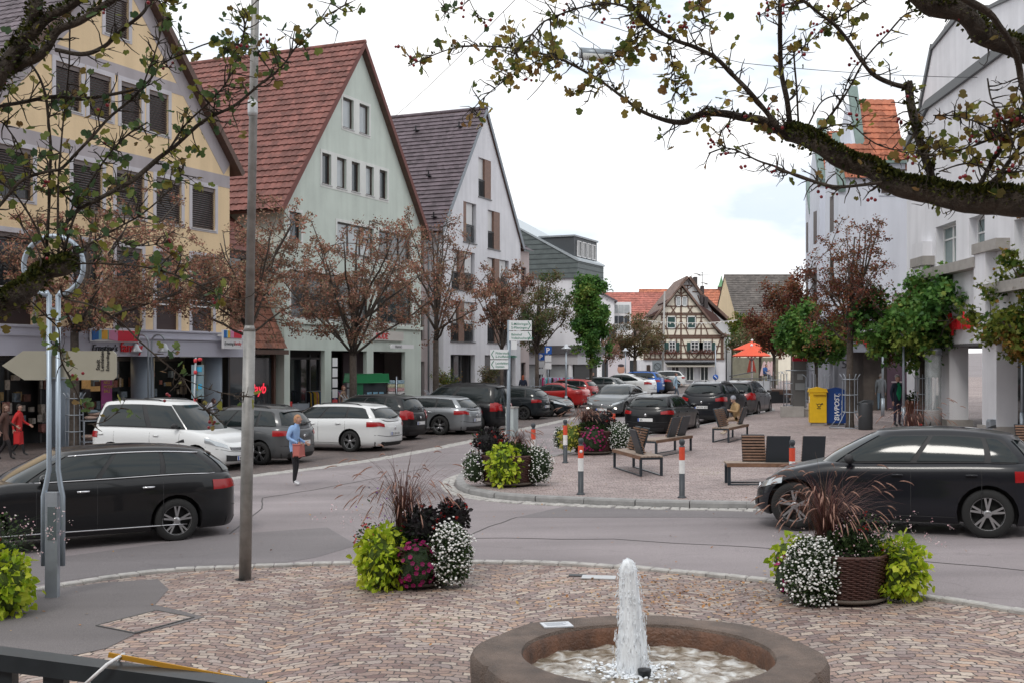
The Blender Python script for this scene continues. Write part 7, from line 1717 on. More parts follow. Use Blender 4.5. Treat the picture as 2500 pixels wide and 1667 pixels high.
# ---------------- post boxes, bin, telephone pillar ----------------
b = gp(1996, 1037, .12); pbx = empty('post_box', b, R(-8), 'yellow letter box with black post horn on the plaza', 'post box')
M_yel = mat('postal_yellow', (.72,.44,.01), .45, var=.08, vscale=5)
m = MB(); m.box(-.30,.30,-.22,.22,.10,1.22); m.prism([(-.33,1.22),(.33,1.22),(.30,1.33),(0,1.39),(-.30,1.33)], 'y', -.25, .25); m.build('body', M_yel, pbx, bevel=.012)
m = MB(); m.prism([(-.30,1.12),(-.23,1.12),(-.22,1.20),(-.30,1.20)], 'x', -.18, .26); m.build('slot_flap', mat('yellow_flap', (.6,.36,.01), .4), pbx)
m = MB(); m.box(-.23,.23,-.17,.17,0,.1); m.build('plinth', M_concrete, pbx); m = MB(); m.box(-.306,-.301,-.16,.02,.82,1.05); m.build('notice', M_white, pbx)
m = MB(); c0 = Vector((.03,-.226,.74))
m.tube([c0+Vector((.06*math.cos(q),0,.05*math.sin(q))) for q in [k*math.pi/8 for k in range(17)]], .011, 5); m.tube([c0+Vector((.05,0,.02)), c0+Vector((.12,0,.065))], [.01,.03], 6); m.tube([c0+Vector((-.05,0,.02)), c0+Vector((-.11,0,.06))], .008, 5); m.tube([c0+Vector((-.04,0,-.08)), c0+Vector((.04,0,-.03))], .007, 4); m.tube([c0+Vector((.04,0,-.08)), c0+Vector((-.04,0,-.03))], .007, 4)
m.build('post_horn', M_black, pbx); text_mesh('POST', .06, M_black, pbx, wallM(-.05,-.224,.60), bold=.002)
b = gp(2040, 1036, .12); bb = empty('post_box', b, R(-14), 'dark blue letter box with white vertical lettering', 'post box')
M_pblue = mat('postal_blue', (.008,.045,.20), .35)
m = MB(); prof = [(-.36,.08),(.36,.08),(.36,1.22)]+[(.36*math.cos(q), 1.22+.14*math.sin(q)) for q in [k*math.pi/10 for k in range(1,10)]]+[(-.36,1.22)]
m.prism(prof, 'y', -.25, .25); m.build('body', M_pblue, bb, bevel=.01); m = MB(); m.box(-.3,.3,-.2,.2,0,.08); m.build('plinth', M_greyf, bb)
Mv = lambda x, z: Matrix.Translation((x,-.256,z)) @ Matrix.Rotation(R(90),4,'X') @ Matrix.Rotation(R(90),4,'Z')
text_mesh('BWPOST', .24, M_white, bb, Mv(.12,.16), bold=.004, shear=.2); text_mesh('Regional. Deutschlandweit. Weltweit.', .05, M_white, bb, Mv(.22,.16))
m = MB(); m.tube([Vector((.13+.03*math.cos(q),-.258,1.12+.03*math.sin(q))) for q in [k*math.pi/8 for k in range(17)]], .008, 4); m.build('ring_mark', M_white, bb)
m = MB(); m.box(.0,.22,-.262,-.25,1.14,1.2); m.build('slot_flap', mat('blue_flap', (.012,.07,.28), .3), bb)
b = gp(2113, 1048, .12); tb = empty('litter_bin', b, R(-10), 'dark grey cylindrical litter bin with slanted mouth', 'bin')
M_bin = mat('bin_grey', (.055,.06,.066), .5, .3); m = MB(); m.lathe([(.22,.0),(.24,.02),(.24,.90),(.235,.92)], 24); m.build('body', M_bin, tb)
m = MB(); m.prism([(-.24,.86),(.24,.86),(.24,.99),(-.05,.99),(-.24,.90)], 'y', -.12, .2); m.build('hood', M_bin, tb, bevel=.02); m = MB(); m.box(.0,.03,-.25,-.235,.88,.92); m.build('lock', M_chrome, tb)
b = gp(1952, 1010, .12); tp_ = empty('telephone_pillar', b, R(-6), 'grey telephone pillar with red top sign and glass side panels', 'telephone')
m = MB(); m.box(-.28,.28,-.15,.15,0,2.3); m.build('pillar', mat('pillar_grey', (.16,.155,.15), .5, .3), tp_)
m = MB(); m.box(-.30,.30,-.17,.17,2.3,2.52); m.build('top_sign', mat('sign_red2', (.55,.01,.04), .4), tp_); text_mesh('T', .16, M_white, tp_, wallM(.05,-.175,2.34), bold=.004)
m = MB(); m.box(-.2,.2,-.2,-.15,1.05,1.35); m.box(-.12,.12,-.17,-.15,1.5,1.75); m.build('telephone', mat('phone_grey', (.3,.31,.31), .5), tp_)
for x in (-.62,.60):
    m = MB(); m.tube([(x,-.45,0),(x,-.45,1.75),(x,.4,1.75),(x,.4,0)], .02, 6); m.build('side_frame', M_steel, tp_)
m = MB(); m.tube([(-.62,-.2,1.9),(.6,-.2,1.9)], .025, 6); m.build('cross_bar', M_steel, tp_)
b = gp(1906, 1018, .12); cb_ = empty('concrete_bench', b, R(-12), 'low weathered concrete seat in front of the telephone pillar', 'bench')
m = MB(); m.box(0,.12,0,1.1,0,.45); m.box(.0,.95,0,.12,.0,.46); m.box(.12,.95,.12,1.1,.28,.36); m.build('block', M_concrete, cb_, bevel=.015)
m = MB(); m.box(.95,2.2,.1,.6,.30,.38); m.box(.9,1.3,.12,.5,0,.3); m.box(1.9,2.1,.12,.5,0,.3); m.build('seat_slab', mat('concrete_slab', (.26,.24,.22), .85, var=.2, vscale=4), cb_, bevel=.01)
# glass display column
b = gp(2278, 1046, .12); gc = empty('display_column', b, 0, 'tall round glass display column with metal cap and concrete foot', 'column')
m = MB(); m.lathe([(.29,0),(.29,.62),(.27,.64)], 28); m.build('foot', mat('foot_grey', (.28,.27,.27), .7, var=.1), gc)
M_clear = mat('clear_glass', (.50,.56,.58), .04, spec=.8, alpha=.38); m = MB(); m.lathe([(.27,.62),(.27,2.55)], 28, cap=False); m.build('glass', M_clear, gc)
m = MB(); m.lathe([(.265,1.75),(.265,2.5)], 28, cap=False); m.build('poster', mat('poster_grey', (.36,.37,.37), .5, var=.4, vscale=3), gc)
m = MB(); m.lathe([(.285,2.5),(.285,2.66),(.25,2.72),(.05,2.75)], 28); m.build('cap', M_steel, gc)
m = MB(); 
for q in (0,1.57,3.14,4.71): m.tube([(.2*math.cos(q),.2*math.sin(q),.62),(.2*math.cos(q),.2*math.sin(q),2.5)], .02, 6)
m.build('inner_frame', M_white, gc)
# ---------------- lamps with bell shades ----------------
def bell_lamp(px, py, off, label, h=3.3, shade=.26):
    b = gp(px, py, off); root = empty('street_lamp', b, 0, label, 'street lamp'); m = MB(); m.tube([(0,0,0),(0,0,.75)], .075, 10); m.tube([(0,0,.74),(.0,0,h)], [.05,.04], 10); m.build('post', mat('lamp_post_blue', (.36,.41,.46), .4, .4), root)
    m = MB(); m.lathe([(.05,h+.16),(.09,h+.12),(.12,h+.03),(shade,h-.05),(shade,h-.09),(.1,h-.06)], 16); m.build('shade', mat('shade_grey', (.55,.58,.62), .35, .3), root)
    m = MB(); m.lathe([(.07,h-.2),(.08,h-.1),(.06,h-.05)], 12); m.build('bulb_glass', M_glass2, root); return root
bell_lamp(2155,1016,.12,'slim lamp with a bell shade before the pharmacy entrance')
bell_lamp(2206,1046,.12,'slim lamp whose shade hides in the dark green maple')
bell_lamp(2496,1068,.12,'slim lamp cut by the right edge of the picture')
bell_lamp(1382,1000,0,'slim lamp with flat shade left of the bright green tree')
bell_lamp(1527,952,0,'distant lamp before the low brown tree')
b = gp(366, 1075, 0); la = empty('street_lamp', b, R(-20), 'double arched light blue lamp with two glass bells before the clothes shop', 'street lamp'); m = MB()
for s in (-1,1):
    m.tube([(s*.07,0,0),(s*.07,0,3.55)]+[(s*(.07+.29*(1-math.cos(q))),0,3.55+.30*math.sin(q)) for q in [k*math.pi/10 for k in range(1,10)]], .032, 8)
m.build('post', mat('lamp_post_blue', (.36,.41,.46), .4, .4), la)
for s in (-1,1):
    m = MB(); m.lathe([(.03,3.55),(.10,3.5),(.14,3.38),(.24,3.26),(.24,3.22)], 14, (s*.62,0,0)); m.build('shade', MATS['shade_grey'], la)
# hanging street light and wires
c = at(1455, 131, 25); hl = empty('hanging_lamp', c, R(6), 'grey cylindrical lamp hanging from a wire over the street', 'lamp')
m = MB(); m.tube([(-.35,0,0),(.35,0,-.03)], .115, 20); m.build('housing', mat('lamp_grey', (.22,.25,.28), .4, .4), hl)
m = MB(); m.tube([(-.30,-.01,-.045),(.30,-.01,-.075)], .105, 18); m.build('lens', mat('lens', (.62,.64,.62), .2), hl)
m = MB(); m.tube([(-.355,0,.0),(-.34,0,0)], .12, 20); m.build('end_cap', mat('cap_grey', (.4,.43,.46), .4, .3), hl)
m = MB(); m.tube([(-.05,0,.1),(-.05,0,.2),(-1.6,2.0,1.9)], .008, 4); m.tube([(.1,0,.1),(-.05,0,.2)], .006, 4); m.build('hanger', M_darkmetal, hl)
def wire(pts, label, r=.006):
    m = MB(); P = [Vector(p) for p in pts]; C_ = []
    for a, b in zip(P, P[1:]):
        for k in range(12): t = k/12; q = a.lerp(b, t); q.z -= .12*4*t*(1-t); C_.append(q)
    C_.append(P[-1]); o = m.tube([p-P[0] for p in C_], r, 4).build('overhead_wire', M_darkmetal, loc=P[0]); return tag(o, label, 'wire')
h_ = c+Vector((-1.6,2.0,1.9)); wire([at(955,292,60), h_], 'thin wire from the green house gable to the hanging lamp', .012)
wire([h_, at(1815,155,33), at(2480,190,38)], 'thin wire running over the plaza to the white bank building', .010)
# festoon in front of the timbered house
m = MB(); a = at(1538,777,104); e = at(1800,782,104); pts = [a.lerp(e,t/24)-Vector((0,0,.35*4*(t/24)*(1-t/24))) for t in range(25)]; m.tube([p-a for p in pts], .035, 4)
for p in pts[1:-1]: m.ball(p-a-Vector((0,0,.1)), .075, n=6, m=4)
tag(m.build('festoon_lights', mat('festoon', (.62,.60,.57), .6), loc=a), 'string of small pale lights across the front of the timbered house', 'festoon')
for (px, lb) in ((1697,'tall thin mast before the left half of the timbered house'),):
    pass
b = gp(1617, 945, 0); m = MB(); m.tube([(0,0,0),(0.2,0,8.4)], [.11,.07], 8); tag(m.build('flag_pole', mat('post_grey2', (.36,.35,.34), .5, .3), loc=b), 'tall pale pole before the left half of the timbered house', 'pole')
# parking signs
def psign(px, py, label, h=3.0, extra=1):
    b = gp(px, py, 0); root = empty('parking_sign', b, R(8), label, 'sign', 'blue parking signs'); m = MB(); m.tube([(0,0,0),(0,0,h)], .035, 8); m.build('post', M_steel, root)
    m = MB(); m.box(-.20,.20,-.07,-.04,h-.38,h+.06); pn = m.build('panel', mat('traffic_blue', (.01,.09,.38), .4), root); text_mesh('P', .40, M_white, pn, wallM(-.13,-.075,h-.30), bold=.012)
    for k in range(extra): m = MB(); m.box(-.18,.18,-.07,-.04,h-.80-.42*k,h-.45-.42*k); m.build('plate', M_sgn, root)
psign(1338, 992, 'blue parking sign with white plate, right one of the pair', 3.35, 2); psign(1321, 985, 'blue parking sign partly behind the mixed tree, left one of the pair', 3.0, 2)
b = gp(1747, 952, .1); ts = empty('traffic_sign', b, 0, 'small round blue direction sign in front of the timbered house', 'sign'); m = MB(); m.tube([(0,.03,0),(0,.03,3.4)], .04, 8); m.build('post', M_steel, ts)
m = MB(); m.M = Matrix.Translation((0,0,1.0)) @ Matrix.Rotation(R(90),4,'X'); m.lathe([(.21,-.02),(.21,.02)], 20); pn = m.build('disc', mat('traffic_blue', (.01,.09,.38), .4), ts); m = MB(); m.bar((-.1,-.03,1.1),(.1,-.03,.91),.05,.01,(0,1,0)); m.build('arrow', M_white, pn)
# red-taped slim pole with backs of two blue signs, before the white van
b = gp(469, 1140, 0); Y = b.y; rp_ = empty('sign_pole', b, 0, 'slim pole with red clamps and backs of two traffic signs beside the white van', 'sign'); m = MB(); m.tube([rel(469,1140), rel(478,872)], .028, 8); m.build('post', mat('post_lightgrey', (.32,.34,.36), .45, .5), rp_)
m = MB()
for py in (880,908,975): c = rel(477,py); m.lathe([(.04,-.05),(.05,0),(.04,.05)], 10, c)
m.ball(rel(488,877), .07, .05, .05); m.build('clamp', mat('clamp_red', (.5,.03,.04), .5), rp_)
for (t_, b__) in ((890,914),(916,972)):
    a = rel(466,t_,.06); c = rel(496,b__,.06); m = MB(); m.box(a.x,c.x,.05,.07,c.z,a.z); pn = m.build('panel', mat('panel_back', (.17,.24,.27), .5, .3), rp_)
    m = MB(); m.box(a.x+.12,c.x-.05,.04,.052,(a.z+c.z)/2-.05,(a.z+c.z)/2+.08); m.build('blue_sticker', mat('sticker_blue', (.03,.30,.50), .5), pn)
b = gp(1250, 1064, 0); uc = empty('utility_box', b, a_st, 'small pale grey utility pillar behind the signpost', 'box'); m = MB(); m.box(-.22,.22,-.15,.15,0,1.0); m.build('cabinet', mat('cabinet_grey', (.42,.47,.47), .6, var=.1), uc, bevel=.01); m = MB(); m.box(-.24,.24,-.17,.17,1.0,1.05); m.build('lid', M_concrete, uc)
# grey square post near the bank column
b = gp(2427, 1064, .12); gp_ = empty('square_post', b, 0, 'short light grey square post before the bank column', 'post'); m = MB(); m.box(-.19,.19,-.15,.15,0,.46); m.build('shaft', M_steel, gp_, bevel=.02); m = MB(); m.prism([(-.19,.46),(.19,.46),(.15,.52),(-.15,.52)], 'y', -.13, .13); m.build('cap', M_steel, gp_)
# ---------------- shop fronts: racks, stands ----------------
def rack(name, label, px, py, off, ang, L, h, cols, seed, puffer=False, cat='clothes rack'):
    b = gp(px, py, off); root = empty(name, b, ang, label, cat, 'clothes racks in front of the shops'); r = random.Random(seed); m = MB()
    m.tube([(0,0,0),(0,0,h),(L,0,h),(L,0,0)], .018, 6); m.box(-.02,.02,-.25,.25,.03,.06); m.box(L-.02,L+.02,-.25,.25,.03,.06); m.build('frame', M_steel, root)
    x = .08
    while x < L-.08:
        w = r.uniform(.05,.12) if not puffer else r.uniform(.14,.40); c = r.choice(cols); m = MB(); hh = r.uniform(.75,1.05) if not puffer else r.uniform(.95,1.2)
        def fn(u, v, x=x, w=w, hh=hh):
            q = 2*math.pi*u; t = v; sh = .17+.05*t+(.012*math.sin(t*40) if puffer else 0); wy = sh*(.35 if t < .02 else min(1, .5+t*6)); return (x+w/2+w*.5*math.cos(q)*(1 if t > .03 else .4), wy*math.sin(q)*1.0, h-.03-hh*t)
        m.grid(fn, 14, 18 if not puffer else 40); m.build('garment', mat('cloth_%d_%d_%d' % tuple(int(k*100) for k in c), c, .9, var=.2, vscale=10), root); x += w*(.9 if not puffer else 1.05)
    return root
dk = [(.05,.08,.12),(.14,.17,.2),(.30,.28,.24),(.03,.03,.04),(.25,.33,.36),(.4,.38,.36)]
rack('clothes_rack', 'rack of padded coats at the far left before the clothes shop', 18, 1082, 0, R(40), 2.4, 1.62, dk, 1, True)
rack('clothes_rack', 'rack of dark trousers by the corner column of the clothes shop', 552, 1035, 0, R(66), 2.6, 1.5, [(.04,.04,.05),(.12,.12,.13),(.25,.26,.27),(.06,.07,.1)], 2)
rack('clothes_rack', 'rack of jeans and colourful childrens clothes under the green house arcade', 747, 1022, 0, R(50), 2.3, 1.35, [(.04,.09,.2),(.35,.04,.18),(.08,.14,.28),(.6,.4,.05),(.02,.02,.03),(.5,.2,.3)], 3)
rack('clothes_rack', 'rack of pink and turquoise towels near the parking signs', 1321, 975, 0, R(10), 2.2, 1.5, [(.5,.02,.15),(.05,.35,.38),(.3,.4,.55),(.02,.02,.02),(.5,.15,.3)], 4)
rack('clothes_rack', 'rack of dark clothes under the arcade behind the white van', 395, 1052, 0, R(66), 2.8, 1.25, [(.02,.03,.08),(.05,.1,.25),(.2,.2,.2),(.3,.2,.2)], 5)
b = gp(205, 1088, 0); tbl = empty('sales_table', b, R(40), 'steel trolley piled with folded sweaters beside the white van', 'table'); m = MB(); m.box(0,1.3,0,.7,.12,.15); m.box(0,1.3,0,.7,.85,.88)
for x in (0,1.27):
    for y in (0,.67): m.box(x,x+.03,y,y+.03,0,.88)
m.build('frame', M_steel, tbl); r = random.Random(4)
for i in range(16):
    x = r.uniform(.1,1.0); z = (.15 if i < 6 else .88)+r.uniform(0,.25); m = MB(); m.ball((x+.1,.3,z+.06), .24,.25,.07, 10, 6); m.build('folded_sweater', mat('knit_%d' % (i % 4), [(.35,.22,.18),(.42,.42,.43),(.5,.36,.3),(.2,.26,.3)][i % 4], .95, var=.15), tbl)
b = gp(700, 1032, 0); bt = empty('bargain_table', b, R(60), 'metal bargain bin with red percent cards under the green house arcade', 'table'); m = MB(); m.box(0,1.6,0,.7,.55,.85)
for x in (0,1.55):
    for y in (0,.65): m.box(x,x+.05,y,y+.05,0,.9)
m.build('frame', M_steel, bt); m = MB(); m.box(-.1,.35,-.03,-.01,.65,.98); pc = m.build('price_card', M_redp, bt); text_mesh('%', .26, M_white, pc, wallM(-.02,-.035,.70), bold=.006)
b = gp(895, 1022, 0); vd = empty('vending_cabinet', b, R(24), 'cabinet with green canopy and glass sides under the green house arcade', 'cabinet')
m = MB(); m.box(-.85,.85,-.4,.4,0,1.75); m.build('case', M_glass, vd); m = MB(); m.prism([(-.98,1.75),(.98,1.75),(.92,2.15),(-.92,2.15)], 'y', -.5, .5); m.build('canopy', mat('canopy_green', (.01,.17,.06), .4), vd, bevel=.03)
m = MB(); m.box(-.87,-.3,-.43,-.4,.3,1.7); m.build('notice_board', mat('green_board', (.01,.11,.05), .5), vd)
for i in range(3): m = MB(); m.box(-.1+i*.3,.12+i*.3,-.43,-.41,.5,1.3); m.build('poster', mat('poster_blue', (.15,.3,.42), .5, var=.5, vscale=5), vd)
b = gp(968, 1012, 0); cr = empty('card_stand', b, R(30), 'tall stand of colourful postcards beside the green canopy cabinet', 'stand'); m = MB(); m.tube([(0,0,0),(0,0,1.95)], .03, 8); m.build('pole', M_steel, cr); r = random.Random(8)
for s in (-.28, .24):
    for i in range(8):
        m = MB(); m.cbox((s,0,.35+i*.19), .36, .1, .15, rx=.2); m.build('card_pocket', mat('card_%d' % (i % 5), [(.5,.3,.3),(.5,.5,.35),(.3,.42,.5),(.55,.45,.5),(.6,.6,.6)][i % 5], .6, var=.6, vscale=14), cr)
# notices on the arcade pillar
nb = S_.root('notice_strip', 'column of white notices on a pillar of the green house', 17.0, 'notice', y0=-.02)
for i in range(5): m = S_.mb(); m.box(17.05,17.5,-.03,-.022,.5+i*.5,.92+i*.5); m.build('sheet_of_paper', M_white if i else M_redp, nb)
# A-boards
for (px, py, off, lb, c) in ((2300,1030,.12,'dark pavement board leaning before the bank plinth',(.03,.03,.035)),(1113,1000,0,'white pavement board by the white house entrance',(.6,.6,.6)),(1046,1018,0,'small black pavement board beside the mauve infill building',(.04,.04,.04))):
    b = gp(px, py, off); ab = empty('pavement_board', b, R(20), lb, 'sign'); m = MB(); m.prism([(-.22,0),(-.19,0),(.02,1.0),(-.01,1.0)], 'x', -.3, .3); m.prism([(.22,0),(.19,0),(-.02,1.0),(.01,1.0)], 'x', -.3, .3); m.build('board', mat('board_%d' % px, c, .6), ab); m = MB(); m.prism([(-.197,.1),(-.035,.9),(-.045,.9),(-.207,.1)], 'x', -.25, .25); m.build('panel', mat('board_panel', (.2,.2,.2), .6, var=.6, vscale=8), ab)
# beach flag and pot before pharmacy
b = gp(2165, 1003, .12); bf = empty('advertising_flag', b, 0, 'dark plum advertising flag with pale motif before the pharmacy', 'flag'); m = MB()
pts = [(0,.1),(.55,.1),(.95,.6),(.95,1.9),(.75,2.5),(.35,2.75),(0,2.75)]; m.prism(pts, 'y', -.01, .01); m.build('cloth', mat('plum_cloth', (.07,.04,.06), .8, var=.15), bf); m = MB(); m.tube([(0,0,0),(0,0,2.8),(.4,0,2.82)], .015, 6); m.build('pole', M_black, bf)
m = MB(); m.tube([Vector((.45+.09*math.cos(q),-.015,1.55+.09*math.sin(q))) for q in [k*math.pi/8 for k in range(17)]], .01, 4); m.box(.2,.75,-.016,-.012,1.28,1.33); m.box(.3,.66,-.016,-.012,1.18,1.22); m.build('motif', mat('motif_pale', (.35,.3,.32), .6), bf)
b = gp(2226, 1035, .12); fp = empty('plant_pot', b, 0, 'terracotta-brown pot with a small green plant beside the man in green', 'plant pot'); m = MB(); m.prism([(-.22,.35),(.22,.35),(.26,.85),(-.26,.85)], 'y', -.22, .22); m.build('pot', mat('brown_pot', (.17,.065,.035), .7), fp); m = MB(); m.box(-.15,.15,-.15,.15,0,.35); m.build('stand', M_black, fp)
P = np.random.default_rng(3).normal(size=(160,3))*[.12,.12,.10]+[0,0,.95]; leaves('foliage', P, .09, grnf, fp, template=LEAFO)
b = gp(2238, 1050, .12); wb_ = empty('hanging_basket_stand', b, 0, 'small dark round planter before the man with the green shirt', 'plant pot'); m = MB(); m.lathe([(.05,0),(.18,.15),(.24,.35),(.2,.55)], 14); m.build('pot', mat('dark_pot', (.05,.03,.025), .8), wb_); m = MB(); m.lathe([(.19,.54),(.01,.57)], 14); m.build('soil', MATS['soil'], wb_)
# terrace with parasols
b0 = gp(1838, 985, .1); tr_ = empty('cafe_terrace', b0, 0, 'raised cafe terrace with white side panel, railing and steps', 'terrace')
Y = b0.y; b = b0; a = rel(1783,0).x; w_ = rel(1880,0).x; zt = rel(0,929).z
m = MB(); m.box(rel(1800,0).x, w_, 0, .08, .05, zt); m.build('side_panel', mat('panel_pale', (.50,.52,.55), .5, var=.04), tr_)
m = MB(); m.box(a, w_+1.2, .1, 12, .3, .75); m.build('deck', M_wood, tr_); m = MB()
for i in range(4): m.box(w_+.05, w_+.5+.28*(3-i), .0, 1.2, i*.17, (i+1)*.17)
m.build('steps', M_darkmetal, tr_); m = MB(); m.tube([(a,0,zt+.12),(w_,0,zt+.12)], .03, 6); m.tube([(a,.3,zt+.25),(a+1.4,.3,zt+.5)], .03, 6)
for i in range(7): x = a+(w_-a)*i/6; m.tube([(x,0,.1),(x,0,zt+.12)], .02, 5)
m.build('railing', M_greyf, tr_)
M_par = mat('orange_canvas', (.72,.10,.045), .8, var=.04)
def parasol(px, ytop, ybot, Y, wpx, label):
    c = at(px, ytop, Y); zb = at(px, ybot, Y).z; R_ = wpx/2/F*Y; g0 = gz(c.x, Y)+.5; root = empty('parasol', (c.x, Y, g0), R(0), label, 'parasol', 'open orange parasols on the terrace')
    m = MB(); n = 8; top = c.z-g0; bt_ = zb-g0; vs = [(0,0,top)]; fs = []
    for k in range(n): q = 2*math.pi*(k+.5)/n; vs.append((R_*math.cos(q)/math.cos(math.pi/8)*.96, R_*math.sin(q), bt_+.0))
    for k in range(n): fs.append((0, 1+k, 1+(k+1) % n))
    m.add(vs, fs, False)
    vs2 = [(v[0]*.985, v[1]*.985, v[2]-.05) for v in vs]; m.add(vs2, [tuple(reversed(f_)) for f_ in fs], False); m.build('canopy', M_par, root)
    m = MB(); m.tube([(0,0,0),(0,0,top+.06)], .05, 8); m.build('pole', mat('pole_pale', (.5,.47,.46), .5), root); m = MB()
    for k in range(n): q = 2*math.pi*(k+.5)/n; m.tube([(0,0,bt_-.35),(R_*.5*math.cos(q),R_*.5*math.sin(q),(top+bt_)/2-.06)], .015, 4)
    m.build('ribs', M_steel, root); m = MB(); m.ball((0,0,top+.06), .09, n=8, m=5); m.build('finial', M_white, root)
parasol(1835, 845, 868, 76, 93, 'nearer and lower one of the two orange parasols'); parasol(1836, 833, 853, 81, 93, 'farther orange parasol showing just above the nearer one')
def closed(px, yt, yb, Y, r0, c, label, grp, nm):
    t_ = at(px, yt, Y); bz = at(px, yb, Y).z; g0 = gz(t_.x, Y)+.3; root = empty('closed_parasol', (t_.x, Y, g0), 0, label, 'parasol', grp); m = MB()
    def fn(u, v): q = 2*math.pi*u; z = (t_.z-g0)*(1-v)+(bz-g0)*v; rr = r0*(.12+.88*v**.7)*(1+.22*math.sin(q*6)); return (rr*math.cos(q), rr*math.sin(q), z)
    m.grid(fn, 36, 10); m.build('canvas', mat(nm, c, .85), root); m = MB(); m.tube([(0,0,0),(0,0,bz-g0+.3)], .04, 6); m.build('pole', M_steel, root)
closed(1835, 868, 908, 84, .30, (.26,.035,.02), 'folded dark red parasol under the two orange ones', None, 'dark_red_canvas')
for i, (px, lb) in enumerate(((1866,'left'),(1876,'middle'),(1884,'right'))): closed(px, 881, 916, 88, .30, (.55,.40,.40), 'pale pink folded parasol, %s one of three' % {'left':'leftmost','middle':'middle','right':'rightmost'}[lb], 'pale pink folded parasols', 'pink_canvas')
# portrait banner among the far trees
b = at(1511, 950, 108); bn_ = empty('advertising_banner', (b.x,108,gz(b.x,108)), 0, 'tall pale banner with a portrait beside the small brown tree', 'banner'); m = MB(); m.box(-1.0,1.0,0,.08,.6,3.4); m.build('board', mat('banner_white', (.62,.58,.62), .6), bn_)
m = MB(); m.ball((.2,-.02,1.6), .34,.03,.42, 12, 8); m.build('portrait_face', mat('portrait_skin', (.5,.27,.2), .7), bn_); m = MB(); m.ball((.2,-.03,1.95), .3,.03,.15, 12, 6); m.prism([(-.3,.7),(.7,.7),(.45,1.2),(-.05,1.2)], 'y', -.03, 0); m.build('portrait_dark', mat('portrait_dark', (.05,.04,.05), .7), bn_)
# drain cover and sheet on the pavement by the road
b = gp(1462, 1408, .02); o = MB().cbox((0,0,0), .42, .22, .012, rz=-.15).build('metal_cover', mat('light_cover', (.52,.53,.54), .5, .3), loc=b); tag(o, 'light metal plate let into the pavement behind the water jet', 'cover')
b = gp(1410, 1403, .016); o = MB().cbox((0,0,0), .22, .13, .01, rz=-.1).build('metal_cover', M_darkmetal, loc=b); tag(o, 'small dark cover left of the light metal plate', 'cover')
# scattered litter of autumn leaves on the ground
g = np.random.default_rng(55); P = []
for _ in range(900):
    if g.random() < .55: x, y = g.normal(1.9,.75), g.normal(13.2,.75)
    else: x, y = g.uniform(-6, 9), g.uniform(8.5, 34)
    p_ = Vector((x, y)); z = gz(x, y)+.025
    if y > 19 and x > -1 : z = gz(x, y)+.135
    P.append((x, y, z))
o = leaves('fallen_leaves', P, .040, tintmat('fallen', [(.28,.13,.05),(.4,.2,.08),(.22,.10,.04),(.45,.3,.12)], .8), template=LEAFO, dirs=np.array([[math.cos(a), math.sin(a), 0.02] for a in g.uniform(0,6.28,900)]), up=2.5)
tag(o, 'scattered brown fallen leaves on the paving and road', kind='stuff')
